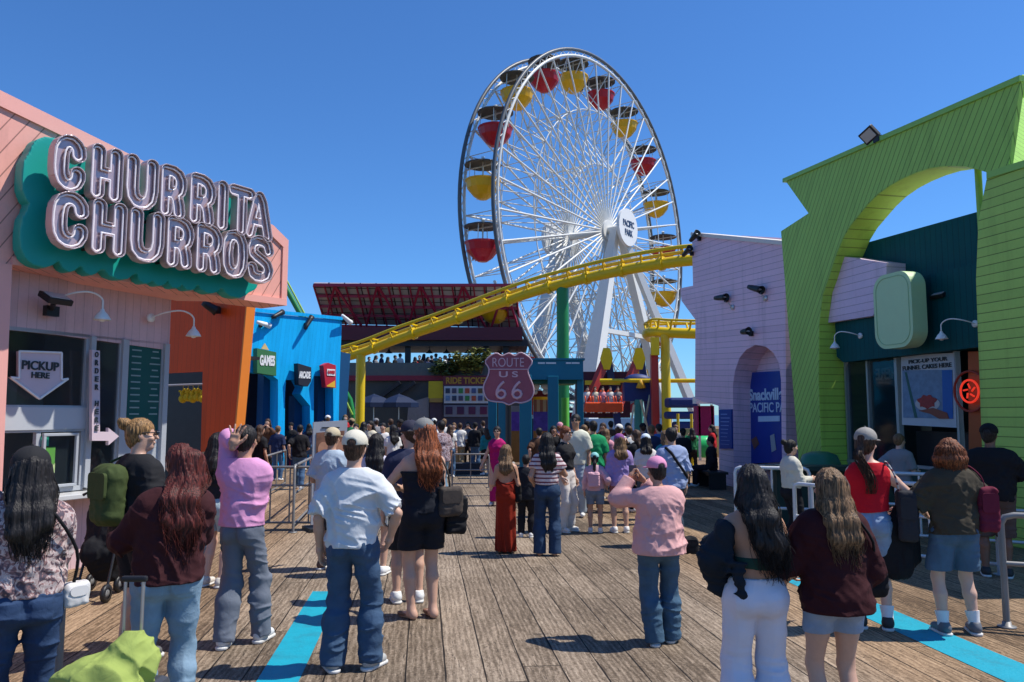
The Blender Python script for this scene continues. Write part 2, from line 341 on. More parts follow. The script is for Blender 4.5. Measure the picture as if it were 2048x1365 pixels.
        for ax in range(3):
            b_, c_ = [(1, 2), (2, 0), (0, 1)][ax]; hi = [slice(1, None)] * 3
            A = [slice(1, -1)] * 3; A[ax] = slice(0, -1); B = list(A); B[ax] = slice(1, None); P, Q = S[tuple(A)], S[tuple(B)]
            E = np.argwhere(P != Q); o = np.array([1, 1, 1]); o[ax] = 0; E = E + o; inside = S[E[:, 0], E[:, 1], E[:, 2]]
            e1 = np.eye(3, dtype=int)[b_]; e2 = np.eye(3, dtype=int)[c_]
            q = [ix[tuple((E - d).T)] for d in (e1 * 0, e1, e1 + e2, e2)]; q = np.stack(q, 1); q[~inside] = q[~inside][:, ::-1]
            out.append(q[(q >= 0).all(1)])
        return vs, np.concatenate(out)
def np_mesh(name, vs, qs, m, smooth=True):
    me = bpy.data.meshes.new(name); me.vertices.add(len(vs)); me.vertices.foreach_set('co', np.asarray(vs, np.float32).ravel())
    me.loops.add(qs.size); me.loops.foreach_set('vertex_index', qs.astype(np.int32).ravel()); me.polygons.add(len(qs))
    me.polygons.foreach_set('loop_start', np.arange(0, qs.size, 4, dtype=np.int32)); me.polygons.foreach_set('use_smooth', np.full(len(qs), smooth))
    me.update(calc_edges=True); me.materials.append(m); return me
def smooth(pts, n=6):
    o = []
    for i in range(len(pts) - 1):
        p0, p1, p2, p3 = pts[max(i - 1, 0)], pts[i], pts[i + 1], pts[min(i + 2, len(pts) - 1)]
        for k in range(n): t = k / n; o.append(.5 * ((2 * p1) + (p2 - p0) * t + (2 * p0 - 5 * p1 + 4 * p2 - p3) * t * t + (3 * p1 - p0 - 3 * p2 + p3) * t ** 3))
    return o + [pts[-1]]
# ================================================================ the setting
deck = MB(); deck.add([(-45, -6, 0), (40, -6, 0), (40, 130, 0), (-45, 130, 0)], [(0, 1, 2, 3)])
tag(deck.build('pier_deck', deck_mat()), kind='structure')
sea = MB(); sea.add([(-9000, -500, -6), (9000, -500, -6), (9000, 15000, -6), (-9000, 15000, -6)], [(0, 1, 2, 3)])
tag(sea.build('sea', mat('sea_water', (.02, .07, .1), rough=.15, bump=.4, scale=.3)), kind='structure')
LINE = mat('blue_line_paint', (.004, .31, .42), rough=.6, var=.14, scale=9, dirt=.8, bump=.4)
def stripe(px):
    b = MB(); q = [gnd(*p, .004) for p in px]; b.add(q, [(0, 1, 2, 3)]); tag(b.build('painted_line', LINE), kind='structure')
a0, b0, a1, b1 = gnd(512, 1365), gnd(597, 1365), gnd(636, 1155), gnd(663, 1191)
def line_band(nl, nr, y0, y1):                                 # a band along the pier, from its near left / near right ground point
    d = V((math.tan(-R(6.52)), 1, 0)); b = MB(); q = []
    for p, y in ((nl, y0), (nr, y0), (nr, y1), (nl, y1)):
        e = p + d * (y - p.y); q.append((e.x, e.y, .004))
    b.add(q, [(0, 1, 2, 3)]); tag(b.build('painted_line', LINE), kind='structure')
line_band(gnd(512, 1365), gnd(597, 1365), 2.5, 8.35)
line_band(gnd(1570, 1162), gnd(1570, 1131), 2.5, 11.5)

PINK = siding('salmon_siding', (.86, .40, .32), ang=R(58), pitch=.15); PINKV = siding('pale_pink_boards', (.66, .46, .47), ang=R(90), pitch=.12, gap=.05, dark=.7)
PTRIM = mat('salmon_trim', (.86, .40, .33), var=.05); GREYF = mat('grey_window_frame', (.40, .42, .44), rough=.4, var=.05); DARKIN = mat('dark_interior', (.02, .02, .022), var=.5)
WHITE = mat('white_paint', (.8, .8, .78), var=.05); BLACK = mat('black_metal', (.015, .015, .017), rough=.45); STEEL = mat('brushed_steel', (.5, .5, .5), rough=.38, metal=.9, var=.1)
GLASS = glass('window_glass', (.02, .03, .035)); SILV = mat('light_metal', (.62, .62, .62), rough=.35, metal=.5)

# ================================================================ the churro shop on the left
FP = Plane((-5.47, 8.4), (-3.38, 11.6)); SP = Plane((-5.6, 8.6), (-4.73, 10.65))
shop = root('churro_shop', (-5.5, 9.5, 0), 'salmon pink churro shop with big letter sign over grey serving windows', 'shop')
def part(pl, loops, y0, y1, m, parent, name, label=None, px=True, **kw):
    b = MB(); b.poly([pl.uvs(l) if px else l for l in loops], y0, y1); o = b.build(name, m, parent, pl.M, **kw)
    if label: o['label'] = label
    return o
TP = [FP.uv(0, 188), FP.uv(545, 460), FP.uv(574, 484)]
e0 = FP.uv(0, 183); e1 = FP.uv(545, 452); sl = (e1[1] - e0[1]) / (e1[0] - e0[0])
lft = -3.0; topL = e0[1] + sl * (lft - e0[0])
r1 = FP.uv(575, 482); r2 = FP.uv(571, 612); bL = FP.uv(22, 530); bR = FP.uv(500, 603); pc = FP.uv(5, 985)
fascia = [(lft, topL), (lft, -.0), (pc[0] - .02, 0), (bL[0], bL[1]), bR, r2, r1, e1][::-1]
b = MB(); b.poly([fascia], 0, .55); fas = b.build('fascia', PINK, shop, FP.M)
b = MB()                                                       # trim boards round the edge of the fascia
def strip(b, p, q, wd, y0=-.03, y1=.0, side=1):
    d = V((q[0] - p[0], q[1] - p[1])); n = V((-d.y, d.x)).normalized() * wd * side
    b.poly([[p, q, (q[0] + n.x, q[1] + n.y), (p[0] + n.x, p[1] + n.y)]], y0, y1)
strip(b, (lft, topL), e1, .17, side=-1); strip(b, e1, r1, .15, -.028, side=-1); strip(b, r1, r2, .1, -.026, side=-1); strip(b, r2, bR, .1, -.031, side=-1); strip(b, bR, bL, .09, -.033, side=-1); strip(b, bL, (pc[0], 0), .14, -.029, side=-1)
b.build('trim', PTRIM, shop, FP.M)
b = MB(); b.box((1.6, .27, topL - 1.25), (3.0, 4.4, .05)) # nothing visible: roof slab behind
# building body behind the fascia, turned like the shop front
fr = SP.uv(20, 655)
lh = 2.86
b = MB(); u0, u1 = SP.uv(-120, 900)[0], SP.uv(345, 800)[0]
b.poly([[(u0, lh), (u1, lh - .1), (u1, 4.1), (u0, 4.1)]], .1, .25); b.build('upper_wall', PINKV, shop, SP.M)
b = MB(); b.box(((u0 + u1) / 2 - .5, 2.6, 2.2), (5.2, .1, 4.4)); b.box((u1 - .06, 1.4, 2.05), (.12, 2.2, 4.1)); b.build('inner_wall', mat('dim_inner_wall', (.30, .29, .26)), shop, SP.M)
b = MB(); b.box(((u0 + u1) / 2, 1.4, 4.15), (u1 - u0 + .2, 2.6, .08)); b.build('roof', PTRIM, shop, SP.M)
# base wall and counter
b = MB(); b.poly([[(u0, 0), (u1 + .05, 0), (u1 + .05, .86), (u0, .86)]], .12, .3); b.build('base_wall', PINKV, shop, SP.M)
b = MB(); b.box(((u0 + u1) / 2 + .05, .02, .9), (u1 - u0 + .25, .5, .06)); b.build('counter', mat('counter_top', (.55, .55, .54), rough=.3), shop, SP.M, bevel=.01)
def frame(pl, px, bars, wd, y0, y1, name='window_frame', m=None, parent=None):   # outer rectangle of pixels plus bars, all in plane coordinates
    b = MB()
    x0, z0, x1, z1 = px
    segs = [((x0, z0), (x1, z0)), ((x0, z1), (x1, z1))]; vs = [((x0, z0 + wd / 2), (x0, z1 - wd / 2)), ((x1, z0 + wd / 2), (x1, z1 - wd / 2))]
    for p, q in segs: b.box(((p[0] + q[0]) / 2, (y0 + y1) / 2, p[1]), (abs(q[0] - p[0]) + wd, y1 - y0, wd))
    for p, q in vs: b.box((p[0], (y0 + y1) / 2, (p[1] + q[1]) / 2), (wd, y1 - y0, abs(q[1] - p[1])))
    for k, v_ in bars:
        if k == 'v': b.box((v_, (y0 + y1) / 2, (z0 + z1) / 2), (wd, (y1 - y0) * .9, abs(z1 - z0) - wd))
        else: b.box(((x0 + x1) / 2, (y0 + y1) / 2, v_), (abs(x1 - x0) - wd, (y1 - y0) * .8, wd))
    return b.build(name, m or GREYF, parent, pl.M, bevel=.006)
ua, ub = SP.uv(12, 800)[0], SP.uv(182, 800)[0]; uc, ud = SP.uv(196, 800)[0], SP.uv(252, 800)[0]; ue, uf = SP.uv(262, 800)[0], SP.uv(334, 800)[0]
zt, zm, zb = 2.84, SP.uv(100, 815)[1], .97
b = MB(); q = [FP.w(bL[0], bL[1]), FP.w(bR[0] + .25, bR[1]), SP.w(u1 + .1, 3.45, .1), SP.w(u0 + 1.5, 3.45, .1)]; b.add([p + V((0, 0, .02)) for p in q] + [p + V((0, 0, .1)) for p in q], [(0, 1, 2, 3), (7, 6, 5, 4), (0, 4, 5, 1), (1, 5, 6, 2), (2, 6, 7, 3), (3, 7, 4, 0)]); b.build('fascia_soffit', PTRIM, shop)
f1 = frame(SP, (ua, zm, ub, zt), [], .05, .1, .17, 'window', parent=shop)
b = MB(); b.box(((ua + ub) / 2, .14, (zm + zt) / 2), (ub - ua - .05, .008, zt - zm - .05)); b.build('pane', GLASS, f1, SP.M)
zs = SP.uv(100, 860)[1]
b = MB(); b.poly([[(ua, zs), (ub + .03, zs), (ub + .03, zm), (ua, zm)]], .08, .2); b.build('spandrel', mat('spandrel_panel', (.46, .48, .5), var=.05), shop, SP.M)
f2 = frame(SP, (ua, zb, ub, zs), [('v', SP.uv(88, 900)[0])], .06, .1, .17, 'window', parent=shop)
b = MB(); b.box(((SP.uv(88, 900)[0] + ub) / 2, .14, (zb + zs) / 2), (ub - SP.uv(88, 900)[0] - .06, .008, zs - zb - .06)); b.build('pane', GLASS, f2, SP.M)
f2b = frame(SP, (SP.uv(92, 900)[0] + .02, zb + .05, SP.uv(165, 900)[0] - .03, zs - .06), [], .035, .05, .09, 'sliding_sash', parent=shop)
b = MB(); b.box((ub + .05, .11, (zb + zt) / 2), (.07, .1, zt - zb)); b.box((ud + .02, .11, (zb + zt) / 2), (.09, .1, zt - zb)); b.box((uf + .03, .11, (.86 + zt) / 2), (.08, .1, zt - .86)); b.build('mullion', GREYF, shop, SP.M)
f3 = frame(SP, (uc, zb, ud - .02, zt), [('h', 1.62)], .04, .1, .16, 'window', parent=shop)
b = MB(); b.box(((uc + ud) / 2, .13, (zb + zt) / 2), (ud - uc - .04, .008, zt - zb - .04)); b.build('pane', GLASS, f3, SP.M)
f4 = frame(SP, (ue, 1.62, uf, zt), [], .04, .1, .16, 'window', parent=shop)
b = MB(); b.box(((ue + uf) / 2, .13, (1.62 + zt) / 2), (uf - ue - .04, .012, zt - 1.62 - .04)); b.build('pane', mat('menu_board_green', (.02, .10, .09), rough=.25), f4, SP.M)
rows = '\n'.join(['CHURRO ....', 'SUNDAE ....', 'COFFEE ...', 'FLOAT .....', 'WATER ....', 'ICE TEA ...', 'LEMONADE .', 'SODA ......'])
for k in range(11):
    z = 2.72 - k * .085
    for x_, w_ in ((ue + .16, .15), (uf - .12, .1 + .04 * (k % 3))): b = MB(); b.box((x_, .118, z), (w_, .003, .018)); b.build('menu_line', mat('menu_text', (.25, .35, .33)), f4, SP.M)
b = MB(); b.box(((ue + uf) / 2, .14, (zb + 1.58) / 2), (uf - ue, .04, 1.58 - zb)); b.build('panel', GREYF, shop, SP.M)
b = MB(); b.box(((ua + ub) / 2, 1.4, 1.6), (1.2, .5, 1.3)); b.build('back_counter', mat('back_counter_steel', (.25, .26, .27), rough=.3, metal=.3), shop, SP.M)
b = MB(); b.box((ub - .2, 1.0, 2.1), (.35, .35, .45)); b.build('drink_machine', mat('machine_grey', (.4, .5, .55)), shop, SP.M)
for (x0, y0, x1, y1, c, nm) in ((92, 873, 112, 893, (.02, .30, .20), 'green_sticker'), (92, 896, 124, 930, (.10, .30, .05), 'green_sticker'), (92, 930, 124, 947, (.45, .55, .25), 'green_sticker')):
    p, q = SP.uv(x0, y0), SP.uv(x1, y1); b = MB(); b.poly([[p, (q[0], p[1]), q, (p[0], q[1])]], .128, .133); b.build('window_sticker', mat('sticker' + str(x1) + str(y1), c), f2, SP.M)
b = MB(); p = [SP.uv(x, y) for x, y in ((98, 905), (116, 916), (98, 924))]; b.poly([p], .124, .127); b.build('sticker_mark', mat('sticker_mark', (.6, .7, .5)), f2, SP.M)

# arrow signs in the shop windows
SIGNPK = mat('pale_pink_sign', (.66, .52, .55), var=.04); INK = mat('sign_ink', (.03, .04, .045)); GOLD = mat('sign_edge', (.55, .5, .42), metal=.6, rough=.3)
ps = root('arrow_sign', SP.w(*SP.uv(80, 750)), 'pale pink down arrow sign reading PICKUP HERE in the left shop window', 'sign', 'arrow signs in the churro shop windows')
S2 = SP.off(-.04)
AR = [(37, 703), (122, 706), (122, 760), (135, 758), (78, 798), (20, 755), (37, 757)]
part(S2, [AR], 0, .04, SIGNPK, ps, 'arrow_panel')
b = MB(); P = S2.uvs(AR)
for i in range(len(P)): b.tube([(P[i - 1][0], -.01, P[i - 1][1]), (P[i][0], -.01, P[i][1])], .014, 6)
b.build('rim', WHITE, ps, S2.M)
fit_text('PICKUP', (43, 723, 117, 741), INK, S2, ps, bold=.02); fit_text('HERE', (62, 745, 98, 757), INK, S2, ps, bold=.02)
os_ = root('arrow_sign', SP.w(*SP.uv(200, 800)), 'tall narrow right arrow sign reading ORDER HERE beside the window', 'sign', 'arrow signs in the churro shop windows')
S3 = SP.off(.06)
part(S3, [[(184, 700), (200, 702), (200, 864), (217, 864), (217, 856), (238, 873), (217, 891), (217, 882), (184, 882)]], 0, .05, SIGNPK, os_, 'arrow_panel')
ch = 'ORDER HERE'
for i, c in enumerate(ch):
    if c != ' ': fit_text(c, (189, 704 + i * 16.3, 196, 715 + i * 16.3), INK, S3, os_, bold=.03)

# big letter sign
CH = {  # strokes in a unit box
 'C': [[(.93, .74), (.90, .86), (.78, .95), (.60, 1), (.38, .99), (.2, .93), (.08, .8), (.04, .6), (.04, .38), (.09, .2), (.22, .07), (.4, .01), (.62, 0), (.8, .05), (.92, .17), (.93, .28)]],
 'H': [[(.08, 0), (.08, 1)], [(.92, 0), (.92, 1)], [(.08, .47), (.92, .47)]],
 'U': [[(.05, 1), (.05, .36), (.12, .14), (.3, .02), (.5, 0), (.7, .02), (.88, .14), (.95, .36), (.95, 1)]],
 'R': [[(.08, 0), (.08, 1), (.5, 1), (.75, .95), (.9, .83), (.92, .7), (.85, .56), (.66, .47), (.3, .45)], [(.5, .46), (.7, .36), (.8, .2), (.85, 0)]],
 'I': [[(.5, 0), (.5, 1)]], 'T': [[(0, 1), (1, 1)], [(.5, 1), (.5, 0)]],
 'A': [[(.02, 0), (.36, .86), (.5, 1), (.64, .86), (.98, 0)], [(.2, .34), (.8, .34)]],
 'O': [[(.5, 1), (.24, .96), (.08, .8), (.03, .5), (.08, .2), (.24, .04), (.5, 0), (.76, .04), (.92, .2), (.97, .5), (.92, .8), (.76, .96), (.5, 1)]],
 'S': [[(.93, .78), (.85, .93), (.66, 1), (.38, 1), (.16, .93), (.07, .78), (.12, .64), (.3, .56), (.62, .46), (.84, .37), (.93, .23), (.86, .08), (.64, 0), (.34, 0), (.14, .07), (.07, .22)]]}
row1 = [('C', 103, 165), ('H', 176, 239), ('U', 247, 309), ('R', 316, 366), ('R', 374, 424), ('I', 431, 447), ('T', 454, 500), ('A', 489, 536)]
row2 = [('C', 99, 170), ('H', 177, 247), ('U', 254, 321), ('R', 328, 380), ('R', 387, 437), ('O', 441, 486), ('S', 490, 539)]
LP_ = FP.off(.50); SR = .084; rows_ = []
for row, (tl, bl, tr, br) in ((row1, ((103, 262), (103, 377), (536, 391), (536, 488))), (row2, ((99, 376), (99, 493), (539, 478), (539, 572)))):
    a, b_, c, d = (LP_.uv(*p) for p in (tl, bl, tr, br)); out = []
    for chh, x0, x1 in row:
        x0, x1 = x0 - 4, x1 + 5
        f = (((x0 + x1) / 2) - tl[0]) / (tr[0] - tl[0]); ym = tl[1] * (1 - f) + tr[1] * f + 50
        ul, ur = LP_.uv(x0, ym)[0] + SR, LP_.uv(x1, ym)[0] - SR; g = ((ul + ur) / 2 - a[0]) / (c[0] - a[0])
        zt_, zb_ = a[1] + (c[1] - a[1]) * g - SR, b_[1] + (d[1] - b_[1]) * g + SR
        if chh == 'I': ul = ur = (ul + ur) / 2
        out.append((chh, [[(ul + (ur - ul) * x if chh != 'I' else ul, zb_ + (zt_ - zb_) * z) for x, z in s] for s in CH[chh]]))
    rows_.append(out)
def d2(segs, X, Z):
    D = None
    for s in segs:
        for (x0, z0), (x1, z1) in zip(s[:-1], s[1:]):
            dx, dz = x1 - x0, z1 - z0; h = np.clip(((X - x0) * dx + (Z - z0) * dz) / max(dx * dx + dz * dz, 1e-9), 0, 1)
            e = np.sqrt((X - x0 - h * dx) ** 2 + (Z - z0 - h * dz) ** 2); D = e if D is None else np.minimum(D, e)
    return D
bs = root('letter_sign', FP.w(1.9, 4.2, -.3), 'big channel letters reading CHURRITA CHURROS on a teal backing', 'sign')
TEAL = mat('teal_sign_panel', (.0, .33, .27), rough=.45, var=.05); CAN = mat('letter_can', (.56, .45, .45), rough=.35, metal=.35, var=.1)
FACE = mat('letter_face', (.52, .37, .37), rough=.3, metal=.45, var=.25, scale=14); NEON = mat('neon_tube', (.9, .82, .82), rough=.12, spec=.8)
allseg = [s for r_ in rows_ for c in r_ for s in c[1]]
xs = [p[0] for s in allseg for p in s]; zs_ = [p[1] for s in allseg for p in s]
def backing(D, X, Y, Z):                                        # the row shape pushed out and dropped to the lower left
    best = None
    for k in range(9):
        ox, oz = .13 * k / 8, .17 * k / 8; e = d2(allseg, X + ox, Z + oz); best = e if best is None else np.minimum(best, e)
    best = np.minimum(best - .105, d2(allseg, X + .03, Z + .04) - .155)
    return np.maximum(best, np.abs(Y) - .10) + 0 * D
f = Fld((min(xs) - .75, -.14, min(zs_) - .7), (max(xs) + .3, .14, max(zs_) + .3), .022); f.mod(backing)
vs, qs = f.mesh(); link('backing_panel', np_mesh('backing_panel', vs, qs, TEAL, False), FP.off(.13).M, bs)
for out in rows_:
    for chh, sg in out:
        xx = [p[0] for s in sg for p in s]; zz = [p[1] for s in sg for p in s]
        f = Fld((min(xx) - .12, -.1, min(zz) - .12), (max(xx) + .12, .1, max(zz) + .12), .011)
        def can(D, X, Y, Z):
            e = d2(sg, X, Z); o = np.maximum(e - SR, np.abs(Y) - .075); i = np.maximum(e - SR + .014, np.abs(Y + .06) - .075); return np.maximum(o, -i)
        f.mod(can); vs, qs = f.mesh(); lo = link('letter', np_mesh('letter', vs, qs, CAN, False), LP_.M, bs); lo['label'] = 'letter ' + chh
        b = MB()
        f = Fld((min(xx) - .12, -.05, min(zz) - .12), (max(xx) + .12, .03, max(zz) + .12), .01)
        f.mod(lambda D, X, Y, Z: np.sqrt((d2(sg, X, Z) - .048) ** 2 + (Y + .03) ** 2) - .0125); vs, qs = f.mesh()
        link('neon_tube', np_mesh('neon_tube', vs, qs, NEON), LP_.M, lo)
        f = Fld((min(xx) - .12, -.02, min(zz) - .12), (max(xx) + .12, .04, max(zz) + .12), .011)
        f.mod(lambda D, X, Y, Z: np.maximum(d2(sg, X, Z) - SR + .012, np.abs(Y - .01) - .008)); vs, qs = f.mesh()
        link('face', np_mesh('face', vs, qs, FACE, False), LP_.M, lo)
for out in rows_:
    for chh, sg in out:
        for p in (sg[0][0], sg[0][-1]): b = MB(); b.tube([(p[0], -.46, p[1]), (p[0], -.2, p[1])], .018, 6); b.build('standoff', BLACK, bs, FP.M)

# lamps
def gooseneck(pl, u, z, r_, label, grp, flip=1, sh=WHITE):       # arm comes out of the wall, curves down to a shade
    o = root('gooseneck_lamp', pl.w(u, z, 0), label, 'lamp', grp); b = MB()
    b.lathe([(0, 0), (.06, 0), (.06, .03), (0, .03)], (u, 0, z), 12, M=Matrix.Rotation(R(90), 4, 'X')); b.build('mount', sh, o, pl.M)
    pts = [(u + flip * r_ * 1.6 * (1 - math.cos(a)) / 2, -.02 - r_ * 1.2 * math.sin(min(a, R(90))), z + r_ * .38 * math.sin(a) - (0 if a < R(150) else .0)) for a in [R(12 * k) for k in range(16)]]
    e = pts[-1]; pts.append((e[0], e[1], e[2] - .12)); b = MB(); b.tube(pts, .011, 8); b.build('arm', sh, o, pl.M)
    b = MB(); e = pts[-1]; b.lathe([(.02, .03), (.03, .0), (.06, -.03), (.10, -.10), (.10, -.105), (.05, -.05)], e, 16); b.build('lamp_shade', sh, o, pl.M)
    b = MB(); b.ball((e[0], e[1], e[2] - .08), .05, 8); b.build('bulb', mat('frosted_bulb', (.75, .75, .72), rough=.3), o, pl.M)
    return o
def spot(pl, u, z, L_=.3, label='', grp=None, tilt=-20, yaw=0, name='spotlight', m=None):
    o = root(name, pl.w(u, z, 0), label, 'lamp', grp); b = MB(); b.box((u, -.04, z), (.1, .08, .12)); b.tube([(u, -.05, z), (u, -.16, z + .03)], .02, 8); b.build('bracket', BLACK, o, pl.M)
    A = Matrix.Rotation(R(yaw), 4, 'Z') @ Matrix.Rotation(R(90 + tilt), 4, 'Y')
    b = MB(); b.lathe([(0, -L_ * .5), (.055, -L_ * .48), (.07, -L_ * .2), (.085, L_ * .3), (.105, L_ * .5), (.095, L_ * .5), (.07, L_ * .3), (0, L_ * .28)], (u, -.2, z + .05), 16, M=A); b.build('housing', m or BLACK, o, pl.M)
    b = MB(); b.ball((A @ V((0, 0, L_ * .3))) + V((u, -.2, z + .05)), .06, 8, (1, 1, .4)); b.build('lens', SILV, o, pl.M)
    return o
def flood(pl, u, z, s=.35, label='', grp=None, M=None, yy=-.25):
    o = root('floodlight', pl.w(u, z, 0), label, 'floodlight', grp); A = M or Matrix.Rotation(R(-35), 4, 'X'); c = V((u, yy, z))
    b = MB(); b.box(c, (s, .07, s * .72), M=A); b.build('housing', BLACK, o, pl.M, bevel=.01)
    b = MB(); b.box(c + (A @ V((0, -.038, 0))), (s * .78, .012, s * .52), M=A); b.build('lens', mat('flood_lens', (.5, .48, .48), rough=.2), o, pl.M)
    b = MB(); b.tube([c + (A @ V((0, .05, 0))), (u + .12, -.02, z - .1)], .03, 8); b.box((u + .12, -.02, z - .12), (.16, .07, .12)); b.build('bracket', BLACK, o, pl.M)
    return o
u, z = SP.uv(82, 600)
flood(SP.off(.0), u, z, .30, 'black floodlight on the shaded pink wall above the PICKUP window', None, Matrix.Rotation(R(-62), 4, 'X'))
u, z = SP.uv(112, 598); gooseneck(SP, u, z, .24, 'white gooseneck lamp beside the black floodlight over the shop window', 'gooseneck lamps of the churro shop')
u, z = SP.uv(300, 636); gooseneck(SP, u, z, .27, 'white gooseneck lamp at the far end of the churro shop wall', 'gooseneck lamps of the churro shop')

# ================================================================ orange games stall behind the shop
OP = Plane(at(345, 830, 15.0).to_2d(), at(480, 830, 13.9).to_2d())
ORG = siding('orange_boards', (.80, .085, .006), ang=R(88), pitch=.14, gap=.05, dark=.7)
org = root('orange_stall', OP.w(.8, 0), 'orange games stall with a leaning pillar between pink shop and blue hall', 'building')
zt = 4.6; zop = OP.uv(370, 745)[1]; u = [OP.uv(x, 830)[0] for x in (300, 345, 402, 470)]
pr = OP.uv(492, 615); pb = OP.uv(462, 900)
part(OP, [[(u[0], zop), (u[2], zop), (OP.uv(402, 930)[0], 0), (pb[0] - .05, 0), (pr[0] + .1, zt + .2), (u[0], zt + .2)]], 0, .08, ORG, org, 'wall', px=False)
b = MB(); b.poly([[(pb[0] - .052, 0), (pb[0] - .0, 0), (pr[0] + .13, zt + .2), (pr[0] + .1, zt + .2)]], -.02, .17); b.build('lit_side_strip', mat('sunlit_orange', (.85, .24, .03), var=.05), org, OP.M)  # sunlit side of the pillar, its sunlight put into a brighter orange
b = MB(); b.box(((u[0] + u[2]) / 2 - 1.5, 1.3, 1.6), (u[2] - u[0] + 1.5, .08, 3.2)); b.box(((u[0] + u[2]) / 2, .9, 3.0), (u[2] - u[0], .8, .06)); b.build('inner_wall', DARKIN, org, OP.M)
b = MB(); zz = OP.uv(370, 768)[1]; b.tube([(u[0], .3, zz), (u[2], .3, zz)], .02, 8); b.build('rail', GREYF, org, OP.M)
YPL = mat('yellow_plush', (.62, .45, .02), rough=.9, bump=.5); DPL = mat('dark_green_plush', (.02, .07, .02), rough=.9)
for k in range(5):
    x = OP.uv(338 + 10 * k, 797)[0]; z = OP.uv(370, 797)[1] + .03 * (k % 2)
    b = MB(); b.ball((x, .3, z), .085, 8); b.ball((x, .3, z + .11), .06, 8); b.tube([(x, .3, z + .15), (x, .3, zz)], .006, 5); b.ball((x - .05, .26, z + .15), .025, 6); b.ball((x + .05, .26, z + .15), .025, 6)
    o = b.build('plush_toy', YPL, None, OP.M); tag(o, ['leftmost', 'second from left', 'middle', 'fourth from left', 'rightmost'][k] + ' of the five yellow plush toys hanging in the orange stall', 'plush toy', 'yellow plush toys hung in the orange stall')
spot(OP.off(.02), OP.uv(440, 625)[0], OP.uv(440, 622)[1], .3, 'black round spotlight under the far corner of the pink fascia', None, 30, 60)

# ================================================================ blue games hall
BP = Plane(at(488, 830, 25.5).to_2d(), at(684, 830, 28.5).to_2d())
BLU = siding('bright_blue_boards', (.005, .42, .85), ang=R(84), pitch=.16, gap=.05, dark=.82, var=.12); BLU_SHADE = mat('shaded_blue_paint', (.0, .06, .16), var=.1)  # the second blue is the hall's own, with shade put into the colour
bh = root('blue_hall', BP.w(1.5, 0), 'bright blue games hall with three odd shaped doorways', 'building')
G0 = -.0
def bz(px, py): return BP.uv(px, py)
base = lambda x: (BP.uv(x, 925)[0], 0)
outer = [(488, 622), (500, 622), (560, 630), (684, 641), (681, 755), (676, 925)]
o2 = [bz(*p) for p in outer[:-1]] + [base(674), base(666), bz(668, 752), bz(664, 752), base(661), base(631), bz(629, 745), base(624)]
o2 = [bz(488, 622), bz(560, 630), bz(684, 641), bz(679, 760), base(676), base(668), bz(666, 752), bz(640, 752), bz(628, 752), base(627), base(621), bz(620, 812), bz(600, 788), bz(606, 775), bz(598, 760), bz(572, 760), bz(570, 790), base(569), base(556), bz(556, 760), bz(540, 748), bz(502, 745), bz(488, 745), bz(486, 850), base(486), base(482), bz(482, 622)]
part(BP, [o2], 0, .5, BLU, bh, 'front_wall', px=False)
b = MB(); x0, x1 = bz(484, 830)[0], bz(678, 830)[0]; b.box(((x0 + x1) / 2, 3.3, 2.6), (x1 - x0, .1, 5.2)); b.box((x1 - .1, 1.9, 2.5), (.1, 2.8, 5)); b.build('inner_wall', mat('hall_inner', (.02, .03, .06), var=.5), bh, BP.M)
b = MB(); b.box(((x0 + x1) / 2, 1.9, bz(560, 640)[1] - .3), (x1 - x0 - .1, 2.8, .1)); b.build('roof', BLU_SHADE, bh, BP.M)
b = MB(); q = [bz(684, 641), bz(681, 700)]; b.poly([[(x1 + .1, 0), (x1 + .62, 0), (x1 + .85, bz(690, 705)[1]), (x1 + .1, bz(690, 700)[1])]], .5, 2.5); b.build('side_wall', BLU_SHADE, bh, BP.M)
b = MB()
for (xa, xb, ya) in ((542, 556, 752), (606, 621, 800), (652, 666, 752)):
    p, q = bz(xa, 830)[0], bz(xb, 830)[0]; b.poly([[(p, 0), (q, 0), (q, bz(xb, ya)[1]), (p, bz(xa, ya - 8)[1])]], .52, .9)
b.build('door_reveal', BLU_SHADE, bh, BP.M)
b = MB(); b.poly([[bz(503, 757), bz(528, 757), bz(528, 880), bz(503, 880)]], 1.5, 1.6); b.build('prize_shelf', mat('orange_brown_shelf', (.22, .07, .02), var=.5, scale=9), bh, BP.M)
strip_b = MB(); strip(strip_b, bz(488, 622), bz(684, 641), .12, -.06, .0); strip_b.build('top_trim', BLU, bh, BP.M)
def sign_box(poly, m, y0, y1, label, pl=BP, name='hanging_sign', grp=None):
    c = pl.uvs(poly); o = root(name, pl.w(sum(p[0] for p in c) / len(c), min(p[1] for p in c), y0), label, 'sign', grp); part(pl, [poly], y0, y1, m, o, 'panel'); return o
s = sign_box([(503, 698), (541, 706), (541, 753), (503, 747)], mat('green_sign', (.04, .17, .06)), -.35, -.1, 'green hanging sign reading GAMES with a gold peak on top', grp='signs on the blue hall')
part(BP, [[(512, 699), (527, 702), (519, 688)]], -.34, -.3, mat('gold_peak', (.7, .5, .2)), s, 'peak'); fit_text('GAMES', (508, 712, 538, 733), WHITE, BP, s, y=-.36, bold=.05)
s = sign_box([(584, 728), (611, 736), (611, 763), (604, 774), (586, 770)], mat('black_sign', (.015, .018, .03)), -.35, -.1, 'black many cornered sign reading ARCADE in the middle of the hall', grp='signs on the blue hall')
fit_text('ARCADE', (586, 744, 609, 758), WHITE, BP, s, y=-.36, bold=.05)
s = sign_box([(635, 732), (645, 727), (660, 732), (660, 777), (640, 775)], mat('red_sign', (.45, .01, .03)), -.35, -.1, 'red hanging sign with white and yellow panels at the hall right side', grp='signs on the blue hall')
